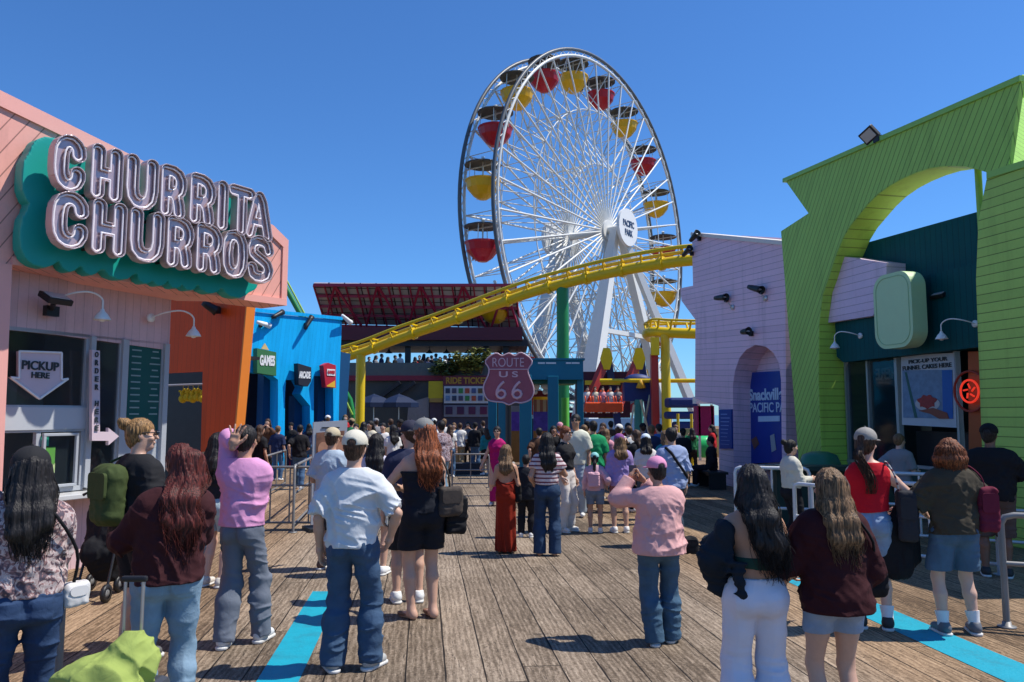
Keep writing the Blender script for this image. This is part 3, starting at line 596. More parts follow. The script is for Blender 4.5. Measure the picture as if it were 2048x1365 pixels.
part(BP, [[(642, 739), (658, 740), (658, 753), (642, 752)]], -.37, -.355, WHITE, s, 'white_panel'); fit_text('GAMES', (643, 742, 657, 749), mat('red_ink', (.5, .02, .03)), BP, s, y=-.38, bold=.05)
part(BP, [[(642, 772), (658, 762), (658, 776), (642, 774)]], -.365, -.355, mat('amber', (.75, .42, .03)), s, 'yellow_panel')
for i, (px, py, t_, m_) in enumerate(((548, 634, -25, BLACK), (610, 650, -50, BLACK), (686, 642, 20, WHITE), (520, 652, 5, WHITE))):
    u, z = bz(px, py); spot(BP.off(.0), u, z, .62, [None, 'black floodlight bar on the blue hall roof edge left of centre', 'black spotlight on the blue wall below the roof edge', 'white spotlight at the top right corner of the blue hall', 'long white strip lamp on the blue wall above the GAMES sign'][i + 1], 'lamps on the blue hall', t_, 20, m=m_)

# ================================================================ green coaster struts seen behind
GRN = mat('coaster_green', (.02, .22, .06), rough=.35); GRNL = mat('lime_green_paint', (.3, .5, .08), rough=.4)
cs = root('coaster_strut', at(600, 700, 40), 'leaning green and lime steel strut rising behind the pink fascia', 'coaster strut', 'green struts behind the blue hall')
b = MB(); b.tube([at(560, 555, 40), at(618, 660, 40), at(700, 800, 40), at(722, 850, 40) - V((0, 0, 1.5))], .14); b.build('green_tube', GRN, cs)
b = MB(); b.tube([at(570, 555, 39.6), at(610, 630, 39.6), at(705, 830, 39.6)], .05); b.build('lime_rail', GRNL, cs)

# ================================================================ lilac and green buildings on the right
A0, A1 = V((6.3, 17)), V((7.58, 11.4)); AP = Plane(A0, A1)
LIL = siding('lilac_siding', (.84, .57, .66), ang=R(-3), pitch=.15, dark=.6); LILP = siding('pink_lilac_siding', (.74, .56, .68), ang=0, pitch=.15, dark=.6)
LIME = siding('lime_diagonal_siding', (.38, .60, .12), ang=R(57), pitch=.12, gap=.12, dark=.45); LIMEH = siding('lime_flat_siding', (.42, .62, .13), ang=0, pitch=.14, gap=.09, dark=.4)
TEALW = siding('dark_teal_boards', (.0, .072, .075), ang=R(90), pitch=.13, gap=.07, dark=.55)
LPL = AP.off(-.2); lil = root('lilac_building', LPL.w(-5, 0), 'pale lilac building with arched blue doorway and slanted roofline', 'building')
g = lambda pl, x: (pl.uv(x, 900)[0], 0)
out = [LPL.uv(*p) for p in ((1384, 472), (1570, 491))] + [g(LPL, 1570)]
arch = [g(LPL, 1466)] + [LPL.uv(*p) for p in ((1466, 770), (1470, 742), (1479, 716), (1492, 700), (1511, 690), (1532, 694), (1548, 707), (1558, 728), (1562, 760))] + [g(LPL, 1562)]
loop = [LPL.uv(1384, 472), LPL.uv(1570, 491), g(LPL, 1570)] + arch[::-1] + [g(LPL, 1437), LPL.uv(1437, 812), LPL.uv(1390, 798), LPL.uv(1391, 640), LPL.uv(1363, 602), LPL.uv(1361, 577), LPL.uv(1386, 572)]
part(LPL, [loop], 0, .62, LIL, lil, 'wall', px=False)
b = MB(); p0, p1 = LPL.uv(1384, 472), LPL.uv(1570, 491); strip(b, p0, p1, .1, -.05, .7); b.build('coping', mat('cream_coping', (.75, .68, .6)), lil, LPL.M)
b = MB(); b.poly([[g(LPL, 1437), g(LPL, 1640), LPL.uv(1640, 650), LPL.uv(1437, 650)]], .62, .72); b.build('back_wall', LILP, lil, LPL.M)
b = MB(); uu = LPL.uv(1570, 800)[0]; b.box((uu, 3.0, 2.7), (.15, 4.5, 5.4)); b.box((LPL.uv(1440, 800)[0], 4.0, 3.4), (.15, 6.5, 6.8)); b.build('side_wall', LIL, lil, LPL.M)
dn = LPL.off(-.5)
dd = part(dn, [[(1490, 746), (1566, 742), (1570, 924), (1497, 928)]], 0, .06, mat('blue_door_print', (.005, .035, .30), rough=.35, var=.15), lil, 'door')
LW = mat('pale_lettering', (.55, .68, .82)); fit_text('Snackville', (1499, 777, 1567, 801), LW, dn, dd, bold=.03); fit_text('PACIFIC PARK', (1500, 805, 1590, 825), LW, dn, dd, bold=.01)
part(dn, [[(1517, 833), (1560, 832), (1560, 843), (1517, 844)]], -.012, -.004, LW, dd, 'white_band')
part(dn, [[(1503, 880), (1513, 873), (1519, 888), (1509, 900)]], -.012, -.004, mat('brown_print', (.2, .08, .05)), dd, 'food_print'); part(dn, [[(1541, 872), (1549, 868), (1553, 900), (1544, 905)]], -.012, -.004, mat('cream_print', (.4, .42, .42)), dd, 'food_print')
b = MB(); b.poly([LPL.uvs([(1466, 930), (1566, 928), (1566, 940), (1466, 942)])], .3, .7); b.build('threshold', GREYF, lil, LPL.M)
s = sign_box([(1441, 820), (1466, 819), (1467, 898), (1442, 898)], mat('deep_blue_board', (.01, .05, .28)), -.05, -.005, 'narrow blue notice board on the lilac wall left of the arch', LPL, 'notice_board')
b = MB()
for k in range(9):
    p, q = LPL.uv(1445, 828 + 7.5 * k), LPL.uv(1458 + (k * 5) % 6, 830 + 7.5 * k); b.poly([[p, (q[0], p[1]), q, (p[0], q[1])]], -.056, -.052)
b.build('text_lines', mat('notice_text', (.2, .3, .6)), s, LPL.M)
for px, py, L_, tl, lb in ((1455, 600, .48, 5, 'left large black spotlight with white bracket on the lilac wall'), (1525, 582, .5, 18, 'right large black spotlight with white bracket on the lilac wall'), (1505, 668, .28, 0, 'small black lamp above the lilac arch'), (1401, 478, .4, -25, 'black floodlight at the top left corner of the lilac wall'), (1386, 508, .4, -25, 'black floodlight at the lilac wall edge beside the yellow track')):
    u, z = LPL.uv(px, py); spot(LPL, u, z, L_, lb, 'black lamps on the lilac wall', tl, 10)
for px, py in ((1467, 615), (1533, 597)):
    u, z = LPL.uv(px, py); b = MB(); b.lathe([(0, 0), (.07, 0), (.07, .06), (0, .06)], (u, 0, z), 12, M=Matrix.Rotation(R(90), 4, 'X')); b.tube([(u, -.05, z), (u, -.16, z + .12)], .015, 6)
    tag(b.build('junction_box', SILV, None, LPL.M), 'round white junction box under the ' + ('left' if px < 1500 else 'right') + ' black spotlight on the lilac wall', 'junction box', 'junction boxes on the lilac wall')

grn = root('green_arch_building', AP.w(2.5, 0), 'lime green snack building with huge arch and dark teal shopfront', 'building')
ZG = lambda x: (AP.uv(x, 900)[0], 0)
oL = [ZG(1600), AP.uv(1562, 463), AP.uv(1617, 427), AP.uv(1568, 358), AP.uv(2043, 151), AP.uv(2017, 331)]
RT = AP.uv(2120, 331)
archA = [(1645, 930), (1640, 860), (1637, 760), (1638, 650), (1645, 590), (1656, 560), (1670, 515), (1686, 476), (1700, 452), (1717, 431), (1735, 409), (1755, 389), (1778, 372), (1803, 358), (1830, 346), (1858, 337), (1882, 333), (1907, 332), (1930, 333), (1948, 337), (1981, 347), (2010, 370), (2035, 410)]
ah = AP.uvs(archA); farx = AP.uv(2100, 600)[0]
loopA = oL + [(RT[0], RT[1] - .1), (RT[0], 0), (farx, 0), (farx, 3.6), AP.uv(2046, 450)] + ah[::-1][0:] ; loopA[-1] = ah[0]
loopA = loopA[:-0 or None]; loopA.append((ah[0][0], 0))
part(AP, [loopA[1:] + [loopA[0]]], 0, .08, LIME, grn, 'arch_wall', px=False)
lb2 = list(loopA); k_ = 4; ta, tb2 = AP.uv(1568, 358), AP.uv(2043, 151); uq = AP.uv(1950, 331)[0]; lb2[k_ + 1] = (uq, AP.uv(2017, 331)[1]); lb2[k_] = (uq, ta[1] + (tb2[1] - ta[1]) * (uq - ta[0]) / (tb2[0] - ta[0])); part(AP, [lb2], .52, .6, LIME, grn, 'arch_back', px=False)
b = MB(); bb = AP.uvs([(1568, 358), (2043, 151)]); strip(b, bb[0], bb[1], .09, -.04, .62, side=-1); b.build('edge_trim', mat('lime_trim', (.30, .55, .11)), grn, AP.M)
b = MB(); aw = [(p[0] - .012, p[1] - .0) for p in ah]                                # boarded soffit and reveal of the arch
vsr = []; fsr = []; rail = [(ah[0][0], 0)] + ah
for i, (x, z) in enumerate(rail): vsr += [(x + .015, .004, z - .012), (x + .015, .62, z - .012)]
for i in range(len(rail) - 1): fsr.append((2 * i, 2 * i + 1, 2 * i + 3, 2 * i + 2))
b.add(vsr, fsr); so = b.build('soffit', siding('lit_soffit_boards', (.52, .76, .11), ang=0, pitch=.15, gap=.08, dark=.5), grn, AP.M)  # lighter lime than the walls: bounced sunlight put into the colour
md = so.modifiers.new('s', 'SOLIDIFY'); md.thickness = .01
# bright leaning panel at the right edge of the arch building
p2 = AP.w(*AP.uv(2017, 331)); p1 = at(2043, 151, AP.w(*AP.uv(2043, 151)).y + 2.5); p3 = p2 + V((2.4, 1.1, .0)); p4 = p1 + V((2.4, 1.1, .0))
b = MB(); ex = (p3 - p2).normalized(); nn = ex.cross(p1 - p2).normalized(); ez = nn.cross(ex) * -1
if ez.z < 0: ez = -ez
MM = Matrix((( ex.x, nn.x, ez.x, p2.x), (ex.y, nn.y, ez.y, p2.y), (ex.z, nn.z, ez.z, p2.z), (0, 0, 0, 1)))
pp = [((q - p2).dot(ex), (q - p2).dot(ez)) for q in (p2, p3, p4, p1)]; b.poly([pp], -.02, .02); b.build('leaning_panel', siding('lime_leaning_siding', (.33, .60, .10), ang=R(-35), pitch=.14), grn, MM)
pa = AP.w(*AP.uv(2043, 151)); b = MB(); dd_ = V((.02, .02, 0)); b.add([p2, pa, p1, p2 + dd_, pa + dd_, p1 + dd_], [(0, 1, 2), (5, 4, 3), (0, 3, 4, 1), (1, 4, 5, 2)]); b.build('corner_infill', mat('lime_trim', (.30, .55, .11)), grn)
# nearer right wall
RP = AP.off(.55); x0 = RP.uv(1958, 700)[0]
rw = [(RP.uv(1960, 900)[0], 0), RP.uv(1952, 560), RP.uv(1957, 440), RP.uv(1976, 345), RP.uv(2048, 322)]; e = rw[-1]; sl = (rw[-1][1] - rw[-2][1]) / (rw[-1][0] - rw[-2][0])
rw += [(e[0] + 2.4, e[1] + sl * 2.4), (e[0] + 2.4, 0)]
part(RP, [rw], 0, .5, LIMEH, grn, 'right_wall', px=False)
b = MB(); strip(b, rw[-4], (e[0] + 2.4, e[1] + sl * 2.4), .1, -.03, .52, side=-1); b.build('edge_trim', mat('lime_trim', (.30, .55, .11)), grn, RP.M)
# shopfront behind the arch
CP = AP.off(-.62)
ct = [CP.uv(1672, 600), CP.uv(1690, 498), CP.uv(1966, 421)]; cr_ = ct[-1]; slc = (cr_[1] - ct[1][1]) / (cr_[0] - ct[1][0])
part(CP, [[(ct[1][0] - .6, ct[1][1] - .6 * slc), (cr_[0] + 3, cr_[1] + 3 * slc), (cr_[0] + 3, CP.uv(1900, 690)[1]), (ct[1][0] - .6, CP.uv(1700, 690)[1])]], 0, .2, TEALW, grn, 'upper_wall', px=False)
EP = CP.off(.28); ec = EP.uvs([(1668, 606), (1672, 714), (1686, 725), (1955, 699), (1975, 560)])
part(EP, [[ec[0], (ec[0][0] + .02, ec[1][1]), ec[2], (ec[3][0] + 2.2, ec[2][1] + .03), (ec[3][0] + 2.2, ec[0][1] + .12), (ec[0][0], ec[0][1] + .12)]], 0, .3, TEALW, grn, 'canopy_front', px=False, bevel=.03)
part(CP, [[(1740, 700), (1765, 700), (1765, 640), (1740, 640)]], -.0, .01, DARKIN, grn, 'vent') if False else None
zc = CP.uv(1700, 720)[1]; cu0, cu1 = CP.uv(1688, 800)[0], CP.uv(2060, 800)[0]
b = MB()
for x, wd in ((1696, .05), (1740, .05), (1798, .07), (1918, .05)):
    b.box((CP.uv(x, 800)[0], 0, zc / 2), (wd, .1, zc))
b.box(((cu0 + cu1) / 2, 0, .9), (cu1 - cu0, .09, .06)); b.build('window_frame', mat('pale_aluminium', (.33, .36, .36), rough=.4, metal=.4), grn, CP.M)
for xa, xb in ((1698, 1738), (1742, 1796)):
    p, q = CP.uv(xa, 800)[0], CP.uv(xb, 800)[0]; b = MB(); b.box(((p + q) / 2, .02, (zc + .9) / 2), (q - p, .01, zc - .9)); b.build('window_pane', glass('teal_glass', (.01, .03, .035)), grn, CP.M)
b = MB(); b.box(((cu0 + cu1) / 2, .05, .43), (cu1 - cu0, .12, .86)); b.build('base_wall', mat('dark_green_base', (.02, .07, .05)), grn, CP.M)
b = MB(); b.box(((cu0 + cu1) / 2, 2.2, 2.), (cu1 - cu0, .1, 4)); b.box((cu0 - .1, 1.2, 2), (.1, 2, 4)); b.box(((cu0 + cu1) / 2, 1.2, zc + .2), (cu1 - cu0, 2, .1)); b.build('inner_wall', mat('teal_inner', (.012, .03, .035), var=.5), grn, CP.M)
fit_text('HERE', (1752, 736, 1796, 759), mat('reflected_letters', (.45, .5, .4)), CP.off(-.05), grn, rot=R(180) if False else 0., bold=.03).scale.x *= -1  # mirrored letters modelled in place of a reflection in the glass
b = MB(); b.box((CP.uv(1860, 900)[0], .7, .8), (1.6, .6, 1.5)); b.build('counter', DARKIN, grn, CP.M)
# orange jamb with round red neon
jp = CP.off(.05); part(jp, [[(1936, 704), (1990, 702), (1990, 935), (1938, 935)]], 0, .1, mat('orange_jamb', (.42, .09, .015)), grn, 'orange_jamb')
u, z = jp.uv(1946, 783); ns = root('neon_sign', jp.w(u, z), 'round red neon sign glowing on the orange jamb', 'sign')
b = MB(); cr2 = [(u + .34 * math.cos(a), -.06, z + .34 * math.sin(a)) for a in [2 * math.pi * k / 28 for k in range(28)]]; b.tube(cr2, .02, 6, closed=True); b.build('outer_ring', mat('ring_dark_red', (.35, .05, .03)), ns, jp.M)
b = MB(); b.tube([(u + .19 * math.cos(a), -.07, z + .19 * math.sin(a)) for a in [2 * math.pi * k / 24 for k in range(24)]], .018, 6, closed=True)
for k in range(5):
    a = k * 1.256; b.tube([(u + .05 * math.cos(a), -.07, z + .05 * math.sin(a)), (u + .13 * math.cos(a + .5), -.07, z + .13 * math.sin(a + .5))], .015, 6)
b.build('neon_tube', emit('red_neon', (1, .05, .02), .55), ns, jp.M)
# poster
pp_ = CP.off(.06); PO = root('poster', pp_.w(*pp_.uv(1855, 850)), 'large poster of a funnel cake held in front of a white wheel', 'poster')
part(pp_, [[(1802, 712), (1908, 706), (1913, 856), (1804, 850)]], 0, .02, mat('poster_paper', (.48, .52, .55)), PO, 'sheet'); part(pp_, [[(1805, 741), (1905, 740), (1907, 838), (1807, 836)]], -.006, -.001, mat('poster_sky', (.16, .25, .36), var=.5, scale=9), PO, 'picture')
part(pp_, [[(1885, 741), (1905, 740), (1907, 838), (1887, 838)]], -.012, -.007, mat('poster_blue', (.02, .12, .4)), PO, 'blue_strip')
fit_text('PICK-UP YOUR', (1818, 717, 1896, 725), INK, pp_, PO, bold=.02); fit_text('FUNNEL CAKES HERE', (1806, 729, 1904, 738), INK, pp_, PO, bold=.02)
b = MB(); u, z = pp_.uv(1856, 808); b.lathe([(.0, 0), (.33, 0), (.35, .03), (0, .03)], (u, -.0, z), 24, M=Matrix.Diagonal((1, .05, .35, 1)) @ Matrix.Rotation(R(90), 4, 'X')); 
b2 = MB(); b2.poly([[(u + .30 * math.cos(t), z + .13 * math.sin(t)) for t in [k * .2618 for k in range(24)]]], -.016, -.012); b2.build('plate_print', mat('plate_print', (.5, .48, .46)), PO, pp_.M)
b2 = MB(); b2.poly([[(u + (.22 + .04 * math.sin(5 * t)) * math.cos(t), z + .04 + (.12 + .02 * math.sin(7 * t)) * math.sin(t)) for t in [k * .2618 for k in range(24)]]], -.022, -.017); b2.build('cake_print', mat('cake_print', (.33, .035, .03), var=.6, scale=20), PO, pp_.M)
part(pp_, [[(1838, 822), (1868, 816), (1896, 826), (1900, 838), (1880, 838), (1862, 828)]], -.022, -.017, mat('hand_print', (.25, .07, .04)), PO, 'hand_print')
part(pp_, [[(1810, 745), (1814, 745), (1836, 836), (1830, 836)]], -.011, -.007, mat('green_leg_print', (.03, .12, .1)), PO, 'strut_print')
# lilac box and the green sign on the shopfront
XP = CP.off(.42); lb = part(XP, [[(1656, 646), (1676, 512), (1773, 526), (1773, 560), (1746, 632)]], 0, .42, LILP, grn, 'lilac_box')
GP = CP.off(.8); c = GP.uvs([(1745, 556), (1828, 692)]); gs = root('rounded_sign', GP.w((c[0][0] + c[1][0]) / 2, c[1][1]), 'pale green rounded sign board hanging on the teal shopfront', 'sign')
rr = rrect(c[0][0], c[1][1], c[1][0], c[0][1], .3, 8); b = MB(); b.poly([rr], 0, .3); b.build('board', mat('sage_green_sign', (.50, .70, .38), var=.05), gs, GP.M)
b = MB(); ri = rrect(c[0][0] + .07, c[1][1] + .07, c[1][0] - .07, c[0][1] - .07, .25, 8); b.tube([(x, -.004, z) for x, z in ri], .006, 6, closed=True); b.build('inset_line', mat('sage_line', (.30, .50, .26)), gs, GP.M)
b = MB(); uc_, zc_ = (c[0][0] + c[1][0]) / 2, (c[0][1] + c[1][1]) / 2
b.box((uc_, .55, zc_), (.2, .5, .2)); b.build('bracket', BLACK, gs, GP.M)
for px, py, fl, lb_ in ((1722, 672, -1, 'white gooseneck lamp at the left end of the teal canopy'), (1952, 648, -1, 'white gooseneck lamp right of the rounded green sign')):
    u, z = EP.uv(px, py); gooseneck(EP, u, z, .25, lb_, 'gooseneck lamps on the teal canopy', fl)
u, z = CP.uv(1905, 590); flood(CP, u, z, .3, 'small black floodlight high on the dark teal wall', None, Matrix.Rotation(R(-60), 4, 'X'))
u, z = AP.uv(1748, 281); flood(AP, u, z + .1, .36, 'black floodlight on the sloping top of the green arch', None, Matrix.Rotation(R(-14), 4, 'Y') @ Matrix.Rotation(R(38), 4, 'X'), yy=-.1)
b = MB(); b.tube([at(1955, 325, 12.7), at(1955, 325, 12.7) - V((0, 0, 1.6))], .055, 8); b.build('green_post', mat('lime_trim', (.30, .55, .11)), grn)
# unseen white roof, added to bounce sun onto the soffit; back wall for side views
b = MB(); fx0, fx1 = AP.uv(1690, 800)[0], rw[-1][0]; b.box(((fx0 + fx1) / 2, 2.6, 4.05), (fx1 - fx0 + .6, 3.5, .1)); b.build('roof', mat('white_bounce_roof', (.8, .8, .74)), grn, AP.M)
b = MB(); b.box(((fx0 + fx1) / 2, 4.4, 2), (fx1 - fx0, .2, 4)); b.build('back_wall', TEALW, grn, AP.M)
# ================================================================ the big wheel
WC = V((6.58, 54, 14.9)); wn_ = V((.794, -.608, 0)); wp = V((.608, .794, 0)); WR = 12.65; GAP = 2.6
WM = Matrix(((wp.x, -wn_.x, 0, WC.x), (wp.y, -wn_.y, 0, WC.y), (0, 0, 1, WC.z), (0, 0, 0, 1)))  # local x in the wheel plane, y away along the axle
WWH = mat('wheel_white', (.72, .72, .68), rough=.4, var=.08); RIMG = mat('wheel_rim_grey', (.10, .11, .12), rough=.45, var=.1)
wheel = root('ferris_wheel', (WC.x, WC.y, 0), 'tall white ferris wheel with red and yellow gondolas', 'ferris wheel')
def circ(r_, y, n=96): return [(r_ * math.cos(2 * math.pi * k / n), y, r_ * math.sin(2 * math.pi * k / n)) for k in range(n)]
def wpt(r_, a, y): return (r_ * math.cos(a), y, r_ * math.sin(a))
for y in (0, GAP):
    b = MB(); b.tube(circ(WR, y), .12, 8, closed=True); rim = b.build('rim', RIMG, wheel, WM)
    b = MB(); b.tube(circ(WR - .42, y), .10, 6, closed=True)
    for k in range(80):
        a, a2 = 2 * math.pi * k / 80, 2 * math.pi * (k + .5) / 80; b.tube([wpt(WR - .42, a, y), wpt(WR - .1, a2, y)], .03, 4, cap=False); b.tube([wpt(WR - .1, a2, y), wpt(WR - .42, a + 2 * math.pi / 80, y)], .03, 4, cap=False)
    b.build('rim_lattice', WWH, rim, WM)
    for k in range(40):
        a = 2 * math.pi * (k + .5) / 40; yh = y + (-.25 if y == 0 else .25)
        b = MB(); b.tube([wpt(.5, a, yh), wpt(WR - .4, a, y)], .066, 6); b.build('spoke', WWH, wheel, WM)
    for rr_ in (8.6, 4.8):
        b = MB(); b.tube(circ(rr_, y, 40), .035, 5, closed=True); b.build('tie_ring', WWH, wheel, WM)
b = MB()
for k in range(40):
    a = 2 * math.pi * (k + .5) / 40
    for r0, r1 in ((4.8, 8.6), (8.6, 12.1)):
        b.tube([wpt(r0, a, 0), wpt(r1, a, GAP)], .036, 4, cap=False); b.tube([wpt(r0, a, GAP), wpt(r1, a, 0)], .036, 4, cap=False)
    for r0 in (4.8, 8.6, 12.1): b.tube([wpt(r0, a, 0), wpt(r0, a, GAP)], .03, 5, cap=False)
b.build('cross_bracing', WWH, wheel, WM)
b = MB(); b.tube([(0, -1.7, 0), (0, GAP + 1.7, 0)], .28, 16); b.build('axle', WWH, wheel, WM)
for y in (-.3, GAP + .3): b = MB(); b.tube([(0, y - .1, 0), (0, y + .1, 0)], .75, 24); b.build('hub_flange', WWH, wheel, WM)
for y, s in ((-1.75, -1), (GAP + 1.75, 1)):
    b = MB(); b.tube([(0, y, 0), (0, y + .22 * s, 0)], 1.32, 32); hd = b.build('hub_disc', mat('hub_white', (.8, .8, .78), var=.04), wheel, WM)
HP = Plane((WC.x, WC.y), (WC.x + wp.x, WC.y + wp.y)).off(1.98)
for t_, z in (('PACIFIC', .22), ('PARK', -.42)):
    tm = text_mesh(t_, .62, .02, bold=.02, sx=.72); tm.materials.append(mat('navy_letters', (.02, .05, .12))); link('lettering', tm, HP.M @ Matrix.Translation((0, 0, WC.z + z)), wheel)
def leg(a, b_, w0, w1): m = MB(); m.bar(a, b_, w0, w0, wd2=w1, ht2=w1); return m.build('support_leg', WWH, wheel)
hn = WC + wn_ * 1.3; hb = WC - wn_ * (GAP + 1.3)
G = lambda v: V((v.x, v.y, 0))
leg(hn - wn_ * .4, G(hn - wp * 5.4), .5, 1.35); leg(hn, G(hn + wp * 7.3), .5, .75); leg(hb, G(hb - wp * 5), .55, 1.0); leg(hb, G(hb + wp * 6.5), .5, .9)
q = at(1412, 860, 56); q.z = 0; leg(hn, q, .4, .6)
m_ = MB(); a_, c_ = hn - wp * 2.2 - V((0, 0, 7.4)), hn + wp * 3.7 - V((0, 0, 7.4)); m_.bar(a_, c_, .3, .3); m_.build('cross_beam', WWH, wheel)
b = MB(); b.box((0, 1.4, .8 - WC.z), (12, 7, 1.6)); b.build('boarding_platform', mat('platform_blue', (.05, .1, .2)), wheel, WM)
REDG = mat('gondola_red', (.45, .008, .02), rough=.3, var=.08); YELG = mat('gondola_yellow', (.78, .42, .01), rough=.3, var=.08); CANG = mat('gondola_canopy', (.075, .085, .09), rough=.6, var=.15)
def gondola_meshes():
    b = MB(); n = 16; b.lathe([(0, -2.28), (.28, -2.26), (.60, -2.05), (.95, -1.62), (1.05, -1.2), (1.1, -1.16), (1.1, -1.08), (1.0, -1.08), (.9, -1.6), (.55, -1.98), (0, -2.1)], n=n, smooth=False); bowl = b
    b = MB(); b.lathe([(0, .16), (.35, .12), (.8, .0), (1.12, -.1), (1.14, -.16), (1.1, -.17), (.8, -.08), (.35, .03), (0, .06)], n=14, smooth=False); can = b
    b = MB(); b.tube([(0, 0, -2.2), (0, 0, .35)], .05, 8)
    for k in range(4): a = k * math.pi / 2 + .6; b.tube([(.98 * math.cos(a), .98 * math.sin(a), -1.15), (.9 * math.cos(a), .9 * math.sin(a), -.02)], .025, 6)
    b.tube([(-.1, 0, .3), (.1, 0, .3)], .1, 8); return bowl, can, b
bowl, can, hang = gondola_meshes(); protos = {}
GY = MB(); GY.tube([(0, -.0, 0), (0, GAP, 0)], .05, 8)
gond_pos = []
for k in range(20):
    a = R(9 + 18 * k); c = WC + wp * (12.15 * math.cos(a)) + V((0, 0, 12.15 * math.sin(a))) - wn_ * (GAP / 2); gond_pos.append((k, c))
    red = (k % 2 == 0); M = Matrix.Translation(c + V((0, 0, .2))) @ Matrix.Rotation(k * .7, 4, 'Z'); nm = 'red' if red else 'yellow'
    if nm not in protos:
        g0 = bowl.build('gondola', REDG if red else YELG, wheel, M); g0['label'] = nm + ' round gondola with dark canopy'
        g1 = can.build('canopy', CANG, g0, M); g2 = hang.build('hanger', WWH, g0, M); protos[nm] = (g0, g1, g2)
    else:
        g0, g1, g2 = protos[nm]; n0 = g0.copy(); col.objects.link(n0); n0.parent = wheel; n0.matrix_basis = wm(wheel).inverted() @ M
        for s_ in (g1, g2): c2 = s_.copy(); col.objects.link(c2); c2.parent = n0; c2.matrix_basis = Matrix.Identity(4)
    b = MB(); b.tube([wpt(12.15, a, 0), wpt(12.15, a, GAP)], .05, 6); b.build('gondola_axle', WWH, wheel, WM)

# ================================================================ yellow coaster
YEL = mat('coaster_yellow', (.72, .50, .01), rough=.32, var=.06); YELD = mat('coaster_rail_tan', (.52, .37, .03), rough=.4)
tr = root('roller_coaster_track', at(722, 830, 36).xy.to_3d(), 'yellow roller coaster track climbing across the wheel', 'roller coaster')
sp = [(640, 728, 37), (722, 706, 36), (800, 677, 35), (883, 649, 34), (985, 612, 32.5), (1070, 583, 31.5), (1150, 562, 30.6), (1220, 546, 29.6), (1296, 532, 28.6), (1380, 521, 27.6), (1470, 520, 26.8)]
S = smooth([at(*p) for p in sp]); b = MB(); b.tube(S, .21, 14); b.build('spine_tube', YEL, tr)
side = V((.25, 1, 0)).normalized()
for sgn in (-.5, .5):
    b = MB(); b.tube([p + V((0, 0, .42)) + side * sgn for p in S], .075, 8); b.build('rail', YEL if sgn < 0 else YELD, tr)
for i in range(2, len(S), 3):
    p = S[i]; b = MB(); b.bar(p - side * .5 + V((0, 0, .42)), p + side * .5 + V((0, 0, .42)), .06, .06); b.bar(p, p + side * .5 + V((0, 0, .4)), .05, .05); b.bar(p, p - side * .5 + V((0, 0, .4)), .05, .05)
    if i % 6 == 2:
        d = (S[i + 1] - S[i]).normalized() if i + 1 < len(S) else V((1, 0, 0)); b.tube([p - d * .07, p + d * .09], .27, 14)
    b.build('crosstie', YEL, tr)
b = MB(); c = at(722, 706, 36); b.tube([V((c.x, c.y, 0)), V((c.x, c.y, c.z - .1))], .22, 20); o = b.build('support_column', YEL, tr); o['label'] = 'yellow steel column'
b = MB(); c = at(1125, 568, 31); b.tube([V((c.x, c.y, 0)), V((c.x, c.y, c.z))], .245, 20); o = b.build('support_column', GRN, tr); o['label'] = 'green steel column'
# second piece of track by the lilac wall
t2 = root('roller_coaster_loop', at(1330, 830, 33).xy.to_3d(), 'yellow track curve with walkway above the rides beside the lilac wall', 'roller coaster')
b = MB(); S2_ = smooth([at(1300, 676, 35), at(1293, 668, 34), at(1306, 664, 33), at(1340, 666, 32.5), at(1400, 668, 32), at(1470, 668, 31.5)]); b.tube(S2_, .22, 12); b.build('spine_tube', YEL, t2)
for dz, dy in ((.5, -.4), (.5, .5)): b = MB(); b.tube([p + V((0, dy, dz)) for p in S2_], .05, 8); b.build('rail', YEL, t2)
b = MB()
for i in range(2, len(S2_), 4): p = S2_[i]; b.tube([p + V((0, -.4, .5)), p, p + V((0, .5, .5))], .05, 6)
b.build('crosstie', YEL, t2)
b = MB(); c = at(1330, 670, 32.6); b.tube([V((c.x, c.y, 0)), c], .2, 16); b.build('support_column', YEL, t2)
b = MB(); b.box(at(1310, 693, 32.4), (.34, .2, .75)); b.build('yellow_box', mat('bright_yellow_box', (.85, .6, .01)), t2)
RED = mat('ride_red', (.45, .04, .03), rough=.4)
b = MB(); b.bar(at(1308, 708, 32.8), V((at(1312, 880, 32.8).x, 32.8, 0)), .3, .3); o = b.build('support_column', RED, t2); o['label'] = 'red square column'
for z, r_ in ((762, .09),): b = MB(); b.tube([at(1200, z, 34), at(1410, z, 33)], r_, 8); b.build('walkway_rail', YEL, t2)
b = MB(); b.tube([at(1290, 650, 34), at(1400, 648, 33)], .05, 6); b.build('hand_rail', YEL, t2)

# ================================================================ swing ride with red arms
sw = root('swing_ride', at(1240, 830, 36).xy.to_3d(), 'swing ride with two red arms, yellow caps and an orange seat row', 'fairground ride')
for xt, xb in ((1213, 1172), (1278, 1236)):
    b = MB(); b.bar(at(xt - 2, 722, 36), at(xb, 812, 35.5), .38, .3); b.build('arm', RED, sw)
    p = at(xt, 718, 35.8); b = MB(); b.lathe([(0, -.1), (.36, -.1), (.36, .1), (0, .1)], p, 6, smooth=False, M=Matrix.Rotation(R(90), 4, 'X') @ Matrix.Diagonal((.8, 1.6, 1, 1))); b.build('cap', mat('bright_yellow_box', (.85, .6, .01)), sw)
    b = MB(); b.bar(at(xt + 4, 722, 36.4), V((at(xt + 30, 800, 36.4).x, 36.4, 0)), .3, .3); b.build('frame_leg', mat('ride_navy', (.01, .03, .15)), sw)
ORR = mat('ride_orange', (.85, .09, .015), rough=.35, var=.3, scale=3)
c0, c1 = at(1168, 815, 35.4), at(1244, 815, 35.4); b = MB(); n = 5
b.bar(c0, c1, .9, .45); b.build('seat_base', ORR, sw, bevel=.06)
